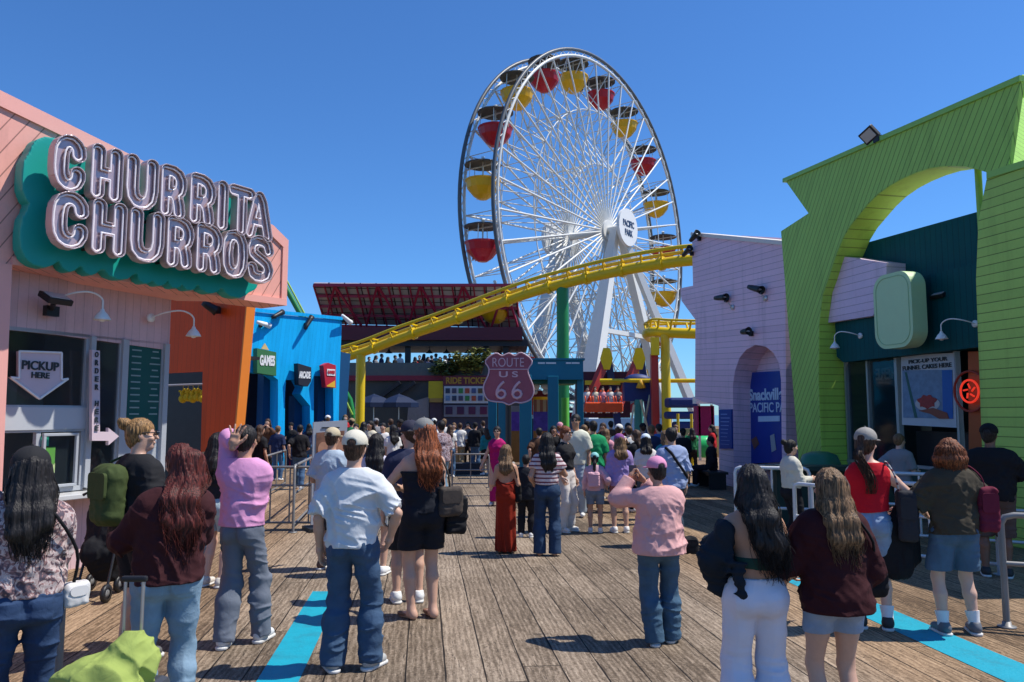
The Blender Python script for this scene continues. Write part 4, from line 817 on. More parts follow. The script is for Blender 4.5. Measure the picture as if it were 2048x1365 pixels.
for k in range(n):
    p = c0.lerp(c1, (k + .5) / n); b = MB(); b.box(p + V((0, .3, .35)), (.3, .12, .6)); b.ball(p + V((0, .3, .66)), .15, 8, (1, .5, 1)); b.tube([p + V((-.12, -.05, .5)), p + V((-.12, -.35, .2)), p + V((.12, -.35, .2)), p + V((.12, -.05, .5))], .03, 6); b.build('seat', ORR, sw)
b = MB(); b.box(at(1205, 790, 37), (2.6, .3, 2.2)); b.build('ride_backdrop', mat('ride_maroon', (.06, .01, .03), var=.5), sw)
b = MB(); b.bar(at(1170, 766, 35.9), at(1240, 766, 35.9), .25, .2); b.build('cross_beam', YEL, sw)
tw = root('drop_tower', at(1272, 830, 34).xy.to_3d(), 'dark blue ride frame with teal post and white crossed rods', 'fairground ride')
NV = mat('ride_navy', (.01, .03, .15)); b = MB()
b.box(at(1274, 780, 34), (1.2, .6, 1.0)); b.ball(at(1275, 762, 34), .62, 10, (1, .5, .5)); b.build('housing', NV, tw)
b = MB(); c = at(1306, 760, 33.5); b.bar(c, V((c.x, c.y, 0)), .3, .3); b.build('post', NV, tw)
b = MB(); c = at(1292, 770, 34.2); b.bar(c, V((c.x, c.y, 0)), .12, .12); b.build('post', NV, tw)
b = MB(); c = at(1277, 800, 33.8); b.tube([V((c.x, c.y, 0)), c], .2, 12); b.build('teal_post', mat('ride_teal', (.05, .25, .22)), tw)
b = MB(); b.tube([at(1283, 880, 33.6), at(1300, 790, 33.6)], .05, 6); b.tube([at(1301, 880, 33.5), at(1281, 800, 33.5)], .05, 6); b.tube([at(1260, 860, 33.5), at(1268, 810, 33.5)], .05, 6); b.build('rod', mat('cream_rod', (.6, .55, .4)), tw)
b = MB(); b.lathe([(0, -.12), (.22, -.1), (.1, .25), (0, .3)], at(1282, 772, 33.6), 8); b.build('lamp', mat('amber', (.75, .42, .03)), tw)
kr = root('kiddie_ride', at(1370, 850, 31).xy.to_3d(), 'low blue and green kiddie ride behind the lilac corner', 'fairground ride')
b = MB(); c = at(1363, 806, 31); b.box(c, (1.2, 1, .4)); b.box(c + V((0, 0, -.5)), (1.3, .9, .3)); b.box(c + V((.1, 0, -1.0)), (.9, .8, .5)); b.build('car', NV, kr, bevel=.1)
b = MB(); b.poly([[(0, 0), (2.1, 0), (2.1, .95), (0, .95)]], 0, .12); b.build('wall', mat('cream_wood', (.6, .4, .2)), kr, Matrix.Translation(at(1370, 915, 26)))
b = MB(); p = at(1402, 893, 25.8); b.lathe([(.02, -.38), (.36, -.38), (.38, -.1), (.38, .1), (.36, .38), (.02, .38)], p, 20, M=Matrix.Rotation(R(90), 4, 'Y')); b.build('green_drum', mat('bright_green', (.02, .5, .15), rough=.3), kr)
b = MB(); c = at(1355, 800, 27); b.tube([V((c.x, c.y, 0)), V((c.x, c.y, 1.9))], .05, 8); b.build('post', YEL, kr); b = MB(); c = at(1382, 800, 27); b.tube([V((c.x, c.y, 0)), V((c.x, c.y, 1.9))], .05, 8); b.build('post', YEL, kr)
pk = root('magenta_booth', at(1408, 860, 25).xy.to_3d(), 'magenta booth with white lintel half hidden by the lilac corner', 'booth')
b = MB(); b.box(at(1408, 842, 25), (.55, .5, .95)); b.build('panel', mat('magenta_panel', (.30, .01, .10)), pk)
b = MB(); b.box(at(1412, 801, 24.8), (.75, .5, .22)); b.build('lintel', WHITE, pk); b = MB(); b.box(at(1424, 850, 24.8), (.06, .1, 1.3)); b.box(at(1399, 865, 24.8), (.06, .1, 1.8)); b.build('frame', WHITE, pk)

# ================================================================ teal gateway and what stands in it
GT = mat('gateway_teal', (.003, .16, .24), rough=.4, var=.08); gw = root('gateway', at(1090, 900, 24).xy.to_3d(), 'dark teal gateway of square posts and beam behind the shield sign', 'gateway')
def post(px, Y, zt_, wd, m=GT, par=gw, name='post'): c = at(px, 800, Y); b = MB(); b.box((c.x, c.y, zt_ / 2), (wd, wd, zt_)); return b.build(name, m, par, bevel=.015)
zt1 = at(1100, 722, 24).z
post(1160, 24, zt1, .2); post(1106, 23.6, zt1 - .5, .32); post(1051, 23, zt1 - .5, .36); post(1004, 24, zt1 - .5, .22); post(985, 27, zt1 - .3, .3)
c0, c1 = at(985, 736, 24), at(1165, 736, 24); b = MB(); b.box(((c0.x + c1.x) / 2, 24.0, zt1 - .3), (c1.x - c0.x, .5, .6)); b.box(((c0.x + c1.x) / 2, 24, zt1 + .03), (c1.x - c0.x + .1, .6, .06)); b.build('beam', GT, gw)
b = MB(); b.box(((c0.x + c1.x) / 2 + .2, 24.6, zt1 - .66), (c1.x - c0.x - .8, 1.4, .12)); b.build('under_beam', mat('gate_green', (.01, .1, .06)), gw)
z = zt1 - .09
for x0, x1 in ((1076, 1090), (1092, 1112), (1132, 1142), (1143, 1159)):
    p, q = at(x0, 723, 23.74), at(x1, 723, 23.74); b = MB(); b.box(((p.x + q.x) / 2, 23.735, z), (q.x - p.x, .01, .05)); b.build('white_text_line', WHITE, gw)
bo = root('game_booth', at(1083, 900, 25).xy.to_3d(), 'striped game booth with purple panels inside the teal gateway', 'booth')
def pane(x0, y0, x1, y1, Y, m, par=bo, name='panel', d=.12):
    p, q = at(x0, y1, Y), at(x1, y0, Y); b = MB(); b.box(((p.x + q.x) / 2, Y, (p.z + q.z) / 2), (q.x - p.x, d, q.z - p.z)); return b.build(name, m, par)
def stripes(name, c1, c2, sc_):
    m, t, b = nmat(name); tc = N(t, 'TexCoord'); s_ = N(t, 'SeparateXYZ'); L(t, tc.outputs['Object'], s_.inputs[0]); f_ = math_(t, 'FRACT', math_(t, 'MULTIPLY', math_(t, 'ADD', s_.outputs[0], 50.), sc_))
    mx = N(t, 'MixRGB'); mx.inputs[1].default_value = c4(c1); mx.inputs[2].default_value = c4(c2); L(t, math_(t, 'GREATER_THAN', f_, .5), mx.inputs[0]); L(t, mx.outputs[0], b.inputs['Base Color']); return m
pane(1067, 800, 1100, 824, 25, stripes('booth_stripes', (.55, .38, .18), (.35, .12, .05), 5)); pane(1067, 824, 1102, 862, 25, mat('booth_purple', (.10, .06, .35), var=.8, scale=5)); pane(1067, 862, 1102, 925, 25, mat('booth_orange', (.4, .16, .03), var=.4, scale=4))
pane(1022, 812, 1041, 824, 25, mat('booth_grey', (.3, .25, .25))); pane(1022, 824, 1041, 862, 25, mat('booth_violet', (.14, .05, .35), var=.7, scale=6)); pane(1022, 862, 1041, 925, 25, mat('booth_orange', (.4, .16, .03)))
pane(1062, 795, 1066, 830, 24.8, mat('booth_red', (.6, .04, .03)), name='red_edge'); pane(1060, 782, 1102, 794, 25, mat('booth_redroof', (.2, .01, .015)), name='awning')
b = MB()
for x in (1070, 1090, 1097):
    b.ball(at(x, 784, 24.7), .09, 6); b.ball(at(x + 1, 772, 24.7), .14, 8)
b.build('row_of_lamps', WHITE, bo)
b = MB(); c = at(1130, 800, 26); b.tube([V((c.x, c.y, 0)), at(1130, 796, 26)], .13, 14); o = b.build('green_bollard', mat('lime_post', (.12, .5, .06)), None); tag(o, 'lime green cylinder post inside the gateway right opening', 'post')

# ================================================================ Route 66 shield
RY = 18.0; RPn = Plane((-3, RY), (3, RY)); rs = root('route_sign', V((at(1018, 757, RY).x, RY, 0)), 'weathered dark red ROUTE US 66 shield sign on a black post', 'sign')
sh = [(1018, 707), (1030, 712), (1043, 706), (1064, 722), (1056, 740), (1058, 752), (1066, 772), (1067, 787), (1060, 800), (1043, 806), (1030, 805), (1018, 810), (1006, 805), (993, 804), (976, 800), (968, 785), (968, 770), (976, 752), (978, 738), (971, 722), (991, 707), (1004, 712)]
def closed_smooth(P, n=3):
    o = []; m = len(P)
    for i in range(m):
        p0, p1, p2, p3 = P[i - 1], P[i], P[(i + 1) % m], P[(i + 2) % m]
        for k in range(n):
            t = k / n; o.append(tuple(.5 * (2 * p1[j] + (p2[j] - p0[j]) * t + (2 * p0[j] - 5 * p1[j] + 4 * p2[j] - p3[j]) * t * t + (3 * p1[j] - p0[j] - 3 * p2[j] + p3[j]) * t ** 3) for j in (0, 1)))
    return o
shs = RPn.uvs(closed_smooth(sh)); SHM = mat('faded_maroon', (.33, .085, .12), rough=.5, var=.3, scale=5, dirt=.3); SHP = mat('faded_pink_paint', (.66, .46, .52), var=.15)
b = MB(); b.poly([shs], 0, .08); b.build('shield', SHM, rs, RPn.M)
b = MB(); b.tube([(p[0], -.01, p[1]) for p in shs], .018, 6, closed=True); y = RPn.uv(1018, 739)[1]; b.tube([(RPn.uv(978, 739)[0], -.01, y), (RPn.uv(1058, 739)[0], -.01, y)], .012, 6); b.build('border', SHP, rs, RPn.M)
fit_text('ROUTE', (985, 716, 1048, 734), SHP, RPn, rs, bold=-.005); fit_text('US', (998, 743, 1036, 755), SHP, RPn, rs, bold=.02, spacing=1.5)
for x0 in (988, 1020):
    SIX = [(.78, 1.0), (.55, .88), (.30, .68), (.12, .42), (.10, .24), (.22, .07), (.5, 0), (.78, .07), (.9, .25), (.8, .43), (.55, .50), (.28, .43), (.14, .30)]
    q = [RPn.uv(x0 + 3 + 22 * x, 797 - 33 * z) for x, z in SIX]; b = MB(); b.tube([(u_, -.005, z_) for u_, z_ in q], .032, 8); b.build('digit', SHP, rs, RPn.M)
b = MB(); b.tube([(RPn.uv(1018, 800)[0], .06, 0), (RPn.uv(1018, 800)[0], .14, 2.3)], .055, 12); b.lathe([(0, 0), (.16, 0), (.16, .03), (0, .03)], (RPn.uv(1018, 800)[0], .08, .003), 16); b.build('post', BLACK, rs, RPn.M)

# ================================================================ solar canopy, restaurant with its upper deck
CY0 = 46.0; MAR = mat('maroon_steel', (.34, .02, .06), rough=.5, var=.2); DST = mat('dark_steel', (.02, .022, .03), rough=.5)
sc_ = root('solar_canopy', at(840, 830, CY0).xy.to_3d(), 'maroon steel canopy carrying a tilted array of solar panels', 'canopy')
T0, T1, B1, B0 = at(627, 571, CY0 - 2.5), at(1032, 571, CY0 - 2.5), at(1040, 660, CY0 + 1), at(652, 652, CY0 + 1)
ex = (B1 - B0).normalized()
m, t, bq = nmat('solar_underside'); tc = N(t, 'TexCoord'); br = N(t, 'TexBrick', i_Scale=1.); br.offset = 0; br.inputs['Color1'].default_value = (.42, .42, .46, 1); br.inputs['Color2'].default_value = (.55, .55, .6, 1); br.inputs['Mortar'].default_value = (.02, .012, .02, 1)
br.inputs['Brick Width'].default_value = .9; br.inputs['Row Height'].default_value = .6; br.inputs['Mortar Size'].default_value = .04; L(t, tc.outputs['Object'], br.inputs[0]); L(t, br.outputs[0], bq.inputs['Base Color'])
nrm = ex.cross((T0 - B0)).normalized(); ey = nrm.cross(ex); PM = Matrix(((ex.x, ey.x, nrm.x, B0.x), (ex.y, ey.y, nrm.y, B0.y), (ex.z, ey.z, nrm.z, B0.z), (0, 0, 0, 1)))
b = MB(); q = [PM.inverted() @ p for p in (B0, B1, T1, T0)]; b.add([(p.x, p.y, -.22) for p in q] + [(p.x, p.y, -.15) for p in q], [(0, 1, 2, 3), (7, 6, 5, 4), (0, 4, 5, 1), (1, 5, 6, 2), (2, 6, 7, 3), (3, 7, 4, 0)]); b.build('solar_panels', m, sc_, PM)
b = MB()
for i in range(20):
    f_ = i / 19; b.bar(B0.lerp(B1, f_), T0.lerp(T1, f_), .07, .14)
for f_ in (0, .28, .5, .75, 1.): b.bar(B0.lerp(T0, f_), B1.lerp(T1, f_), .2 if f_ in (0, 1.) else .08, .16)
for i in range(0, 19, 4):
    a_, c_, e_ = B0.lerp(B1, i / 19), T0.lerp(T1, (i + 2) / 19), B0.lerp(B1, min(1, (i + 4) / 19)); dn_ = V((0, -.6, -.35)); b.bar(a_ + dn_, c_, .11, .11); b.bar(c_, e_ + dn_, .11, .11)
b.build('panel_rack', MAR, sc_)
c0, c1 = at(655, 665, CY0 - 1.6), at(1045, 668, CY0 - 1.6); b = MB(); b.box(((c0.x + c1.x) / 2, CY0 - 1.6, c0.z - .1), (c1.x - c0.x, .5, .75)); b.build('main_beam', mat('dark_maroon_beam', (.10, .012, .025), var=.2), sc_)
zr = at(800, 688, CY0 - 1).z; b = MB(); b.box(((c0.x + c1.x) / 2, CY0 + 1, zr), (c1.x - c0.x + .6, 5, .35)); b.build('roof_slab', DST, sc_)
for px in (660, 816, 972, 1012): b = MB(); c = at(px, 700, CY0 - 1); b.box((c.x, c.y, zr / 2), (.32, .32, zr)); b.build('post', DST, sc_)
for i, px in enumerate((778, 859, 893, 936)):
    p = at(px, 690, CY0 - .5); b = MB(); o = root('pendant_lamp', p, ['leftmost', 'second', 'third', 'rightmost'][i] + ' dark pendant lamp under the solar canopy roof', 'lamp', 'pendant lamps under the canopy')
    b.tube([p, p - V((0, 0, .35))], .02, 5); b.build('cord', DST, o); b = MB(); b.lathe([(.03, .1), (.1, .0), (.22, -.12), (.2, -.12), (0, 0)], p - V((0, 0, .38)), 10); b.build('lamp_shade', DST, o)
# restaurant block
RBY = 42.0; rb = root('restaurant', at(850, 850, RBY).xy.to_3d(), 'dark restaurant block with red band and crowded upper deck', 'building')
zd = at(800, 728, RBY).z; c0, c1 = at(690, 800, RBY), at(1060, 800, RBY)
b = MB(); b.box(((c0.x + c1.x) / 2, RBY + 4, zd / 2 - .1), (c1.x - c0.x, 8, zd - .2)); b.build('wall', mat('dim_grey_wall', (.055, .06, .062), var=.35, scale=.8), rb)
zp0, zp1 = at(800, 752, RBY).z, at(800, 762, RBY).z
b = MB(); b.box(((c0.x + c1.x) / 2, RBY - .1, (zp0 + zp1) / 2), (c1.x - c0.x, .25, zp0 - zp1)); b.build('red_band', mat('dark_red_band', (.22, .015, .04)), rb)
b = MB(); b.box(((c0.x + c1.x) / 2, RBY - .05, (zp0 + zd) / 2), (c1.x - c0.x, .1, zd - zp0 + .1)); b.build('parapet', mat('grey_green_parapet', (.09, .115, .115), var=.2), rb)
b = MB(); b.bar(at(745, 806, RBY - .3), at(800, 765, RBY - .3), .3, .2); b.bar(at(770, 806, RBY - .32), at(830, 765, RBY - .32), .2, .2); b.build('stair_stringer', DST, rb)
def panel(x0, y0, x1, y1, Y, m, name, par=rb): return pane(x0, y0, x1, y1, Y, m, par, name)
b = MB(); q = [at(818, 806, RBY - .6), at(858, 794, RBY - .6), at(858, 868, RBY - .6), at(812, 868, RBY - .6)]; b.poly([[(p.x, p.z) for p in q]], RBY - .7, RBY - .55); b.build('grey_wing', mat('grey_stucco', (.20, .20, .22), var=.2), rb)
for i, px in enumerate((748, 798)):
    p = at(px, 800, 39); um = root('parasol', (p.x, p.y, 0), ['left', 'right'][i] + ' navy blue parasol in front of the restaurant', 'parasol', 'navy parasols'); b = MB(); b.lathe([(0, p.z + .3), (.5, p.z + .12), (1.0, p.z - .15), (1.0, p.z - .38), (.96, p.z - .15), (.5, p.z + .08), (0, p.z + .25)], (p.x, p.y, 0), 8, smooth=False); b.build('canopy', mat('navy_canvas', (.006, .017, .055)), um)
    b = MB(); b.tube([(p.x, p.y, 0), (p.x, p.y, p.z + .3)], .03, 8); b.build('pole', STEEL, um)
sb = root('yellow_sign_box', at(872, 788, RBY - 1), 'plain yellow square sign box left of the price boards', 'sign'); panel(857, 763, 886, 797, RBY - 1, mat('sign_yellow', (.45, .36, .01)), 'face', sb); panel(859, 797, 885, 805, RBY - 1, mat('sign_gold_edge', (.3, .2, .05)), 'lower_edge', sb)
panel(859, 805, 886, 870, RBY - .8, mat('kiosk_dark', (.05, .03, .06), var=.4), 'kiosk_wall')
tb = root('ticket_booth', at(930, 870, RBY - 1.2).xy.to_3d(), 'ticket booth with gold lettering over rows of small menu pictures', 'booth')
panel(886, 753, 985, 771, RBY - 1.2, mat('maroon_header', (.10, .01, .03)), 'header', tb)
TBP = Plane((-10, RBY - 1.28), (0, RBY - 1.28)); fit_text('RIDE TICKETS', (892, 755, 984, 768), mat('gold_letters', (.34, .2, .02)), TBP, tb, bold=.03)
panel(886, 771, 985, 870, RBY - 1.2, mat('booth_back', (.03, .03, .06)), 'wall', tb)
mb = pane(888, 773, 984, 807, RBY - 1.35, mat('menu_white', (.42, .47, .52)), tb, 'menu_board', .05); cols = [(.02, .04, .08), (.3, .06, .03), (.03, .03, .05), (.05, .05, .1), (.05, .08, .2), (.1, .2, .35), (.03, .18, .05), (.1, .07, .03)]
for r_ in range(2):
    for k in range(7):
        x = 891 + k * 13; y = 777 + r_ * 15; pane(x, y, x + 9, y + 10, RBY - 1.4, mat('menu_pic%d' % ((k * 3 + r_ * 5) % 8), cols[(k * 3 + r_ * 5) % 8], var=.6, scale=8), mb, 'menu_picture', .04)
mb = pane(888, 811, 984, 834, RBY - 1.35, mat('menu_grey', (.16, .17, .22)), tb, 'menu_board', .05)
for k in range(4): pane(891 + k * 23, 814, 905 + k * 23, 829, RBY - 1.4, mat('menu_dark%d' % k, (.03 + .02 * k, .01, .05)), mb, 'menu_picture', .04)
# planting on the upper deck: many leaves spread through uneven clumps
def bush(name, c, rad, n, m, label, seed, grp=None, stem=True):
    rnd = random.Random(seed); o = root(name, c - V((0, 0, rad[2])), label, 'plant', grp); b = MB()
    cl = [(V((rnd.uniform(-1, 1) * rad[0] * .8, rnd.uniform(-1, 1) * rad[1] * .7, rnd.uniform(-.6, .8) * rad[2])), rnd.uniform(.25, .5)) for _ in range(14)]
    for _ in range(n):
        cc, rr_ = rnd.choice(cl); d = V((rnd.gauss(0, 1), rnd.gauss(0, 1), rnd.gauss(0, 1))).normalized() * rnd.uniform(.4, 1) * rr_ * max(rad); p = c + cc + V((d.x, d.y * .7, d.z * .8))
        s_ = rnd.uniform(.06, .13); A = Matrix.Rotation(rnd.uniform(0, 6.3), 3, 'Z') @ Matrix.Rotation(rnd.uniform(-1.2, 1.2), 3, 'X'); b.add([p + A @ V(q) * s_ for q in ((-1, 0, 0), (0, -.5, .1), (1.2, 0, 0), (0, .5, .1))], [(0, 1, 2, 3)])
    b.build('foliage', m, o)
    b = MB()
    for cc, rr_ in cl[:6]: b.tube([c - V((0, 0, rad[2])), c + cc], [.05, .02], 5)
    b.build('stem', mat('plant_stem', (.08, .05, .03)), o); return o
LEAF = mat('olive_leaves', (.15, .16, .03), rough=.6, var=.6, scale=2.5); LEAF2 = mat('dark_leaves', (.05, .08, .02), rough=.6, var=.6, scale=2.5)
bush('shrub', at(930, 728, RBY - .4), (1.1, .5, .5), 1500, LEAF, 'bushy olive green shrub on the deck above the gold lettering', 3)
bush('shrub', at(962, 722, RBY - .4), (.6, .5, .7), 900, LEAF, 'taller yellowish shrub beside the shield sign on the deck', 4)
bush('shrub', at(893, 738, RBY - .3), (.8, .4, .35), 900, LEAF2, 'dark low shrub at the left of the planted deck edge', 5)
# ================================================================ people
def skin_mat(k): return mat('skin_%d' % k, [(.56, .33, .23), (.46, .25, .16), (.36, .18, .11), (.62, .38, .28), (.20, .095, .055)][k], rough=.5, var=.08, scale=30)
_fm = {}
def fabric(c, kind='plain', rough=.85):
    key = (tuple(c), kind)
    if key in _fm: return _fm[key]
    m, t, b = nmat('fabric_%s' % kind); tc = N(t, 'TexCoord')
    n1 = N(t, 'TexNoise', i_Scale=3.5 if kind != 'denim' else 7., i_Detail=5.); L(t, tc.outputs['Object'], n1.inputs['Vector'])
    mx = N(t, 'MixRGB'); v = .12 if kind != 'denim' else .38; mx.inputs[1].default_value = c4([x * (1 - v) for x in c]); mx.inputs[2].default_value = c4([min(1, x * (1 + v)) for x in c]); L(t, n1.outputs[0], mx.inputs[0]); out = mx.outputs[0]
    if kind == 'floral':
        n2 = N(t, 'TexNoise', i_Scale=26., i_Detail=3., i_Distortion=1.5); L(t, tc.outputs['Object'], n2.inputs['Vector'])
        cr = N(t, 'ValToRGB'); e = cr.color_ramp.elements; e[0].position = .40; e[0].color = (.10, .08, .10, 1); e[1].position = .56; e[1].color = c4(c); q = e.new(.49); q.color = (.30, .16, .15, 1); q = e.new(.62); q.color = (.42, .30, .28, 1); q = e.new(.7); q.color = c4(c); L(t, n2.outputs[0], cr.inputs[0]); out = cr.outputs[0]
    if kind == 'stripe':
        s_ = N(t, 'SeparateXYZ'); L(t, tc.outputs['Object'], s_.inputs[0]); m3 = N(t, 'MixRGB'); m3.inputs[2].default_value = (.16, .05, .07, 1); L(t, out, m3.inputs[1])
        L(t, math_(t, 'GREATER_THAN', math_(t, 'FRACT', math_(t, 'MULTIPLY', s_.outputs[2], 17.)), .62), m3.inputs[0]); out = m3.outputs[0]
    if kind == 'hair':
        mp = N(t, 'Mapping'); mp.inputs['Scale'].default_value = (1.6, 1.6, .07); L(t, tc.outputs['Object'], mp.inputs[0]); n2 = N(t, 'TexNoise', i_Scale=90., i_Detail=3.); L(t, mp.outputs[0], n2.inputs['Vector'])
        cr = N(t, 'ValToRGB'); e = cr.color_ramp.elements; e[0].position = .38; e[0].color = c4([x * .35 for x in c]); e[1].position = .68; e[1].color = c4([min(1, x * 2.1) for x in c]); L(t, n2.outputs[0], cr.inputs[0]); out = cr.outputs[0]
        bp = N(t, 'Bump', i_Strength=.7, i_Distance=.008); L(t, n2.outputs[0], bp.inputs['Height']); L(t, bp.outputs[0], b.inputs['Normal']); rough = .55
    else:
        n3 = N(t, 'TexNoise', i_Scale=26. if kind == 'denim' else 14., i_Detail=4., i_Distortion=.6); L(t, tc.outputs['Object'], n3.inputs['Vector'])
        bp = N(t, 'Bump', i_Strength=.45, i_Distance=.012); L(t, n3.outputs[0], bp.inputs['Height']); L(t, bp.outputs[0], b.inputs['Normal'])
    L(t, out, b.inputs['Base Color']); b.inputs['Roughness'].default_value = rough; b.inputs['Specular IOR Level'].default_value = .2 if kind != 'hair' else .3
    _fm[key] = m
    return m
HAIRC = {'black': (.012, .010, .010), 'brown': (.055, .028, .016), 'darkred': (.075, .014, .010), 'copper': (.20, .055, .018), 'blond': (.22, .12, .045), 'brownblond': (.14, .080, .038), 'auburn': (.16, .048, .016), 'grey': (.3, .29, .27)}
_hands = {}
def hand_mesh(pose, v):                                          # wrist at 0, fingers towards +Y, palm facing -Z, thumb towards +X
    if (pose, v) in _hands: return _hands[(pose, v)]
    f = Fld((-.08, -.04, -.10), (.10, .21, .05), v); f.rbox((0, .05, 0), (.040, .046, .015), .014); f.cap((0, -.02, 0), (0, .03, 0), .026, .03, .02, .75)
    curl = {'relaxed': (22, 28, 22), 'open': (3, 5, 5), 'grip': (60, 62, 40)}[pose]
    for i, (x, ln) in enumerate(((.030, .070), (.010, .079), (-.011, .073), (-.031, .056))):
        p = V((x, .09, 0)); a = 0; sp = x * (1.1 if pose == 'open' else .35); pts = [p]
        for j, fr in enumerate((.45, .32, .25)):
            a += R(curl[j]); p = p + V((sp * fr, math.cos(a) * ln * fr, -math.sin(a) * ln * fr)); pts.append(p)
        f.chain([V((x * .9, .06, 0))] + pts, [.010, .0095, .009, .008, .007], .004)
    tb = {'relaxed': [(.030, .02, -.005), (.048, .048, -.016), (.052, .078, -.026), (.045, .10, -.034)], 'open': [(.03, .02, 0), (.058, .045, -.006), (.078, .072, -.010), (.086, .096, -.012)], 'grip': [(.03, .02, -.005), (.046, .045, -.022), (.040, .07, -.042), (.022, .085, -.055)]}[pose]
    f.chain(tb, [.016, .0125, .0105, .008], .008)
    r_ = f.mesh(); _hands[(pose, v)] = r_; return r_
def ik(S, W, a, b_, pole):
    S, W, pole = V(S), V(W), V(pole); d = W - S; ln = min(d.length, (a + b_) * .995); u = d.normalized(); W = S + u * ln
    h = (a * a - b_ * b_ + ln * ln) / (2 * ln); r_ = math.sqrt(max(a * a - h * h, 0)); n = pole - u * pole.dot(u)
    n = n.normalized() if n.length > 1e-5 else V((0, 0, -1)); return S + u * h + n * r_, W
_tab = np.random.RandomState(3).rand(4096).astype(np.float32)
def vn(x, y, z, fx, fy, fz, seed):                               # value noise in 3-D
    o = (sum(ord(c) * (i + 7) for i, c in enumerate(seed)) % 997) * 1.37; P = (x * fx + o, y * fy + o * .7, z * fz + o * 1.9); I = [np.floor(p).astype(np.int64) for p in P]; T = [p - i for p, i in zip(P, I)]; T = [t * t * (3 - 2 * t) for t in T]; out = 0
    for a in (0, 1):
        for b in (0, 1):
            for c in (0, 1):
                h = ((I[0] + a) * 73856093 ^ (I[1] + b) * 19349663 ^ (I[2] + c) * 83492791) & 4095
                out = out + _tab[h] * (T[0] if a else 1 - T[0]) * (T[1] if b else 1 - T[1]) * (T[2] if c else 1 - T[2])
    return out
def folds(f, amp, kx, kz, seed, z0=-9, z1=9, slant=0., maxin=.02, bias=.2):
    rnd = random.Random(seed); ph = [rnd.uniform(0, 6.3) for _ in range(6)]
    def fn(D, X, Y, Z):
        w_ = np.clip((Z - z0) / .12, 0, 1) * np.clip((z1 - Z) / .12, 0, 1)
        I = np.nonzero(np.abs(D) < .05); x, y, z = X[I[0], 0, 0], Y[0, I[1], 0], Z[0, 0, I[2]]; ww = w_[0, 0, I[2]]
        wx = vn(x, y, z, 3.5, 3.5, 3.5, seed + 'w') - .5; wz = vn(x, y, z, 3.5, 3.5, 3.5, seed + 'v') - .5
        x1 = x + slant * z + .12 * wz; z1_ = z - .6 * slant * x + .12 * wx                      # bent coordinates, so no two creases run alike
        rg = lambda n_: 1 - 2.2 * np.abs(2 * n_ - 1) ** .75
        q = rg(vn(x1, y, z1_, kx, kx * .8, kx * .26, seed + 'a')); q2 = rg(vn(x1, y, z1_, kz * .3, kz * .35, kz, seed + 'b')); m = vn(x, y, z, 4, 4, 4, seed + 'm')
        q3 = vn(x, y, z, 26, 26, 26, seed + 'c') - .5
        D = D.copy(); D[I] -= np.maximum(amp * ww * (1.5 * q * m + 1.5 * q2 * (1 - m) + .35 * q3 + bias), -maxin); return D
    f.mod(fn)
def place(pts, root_o): pass
PBUILT = []
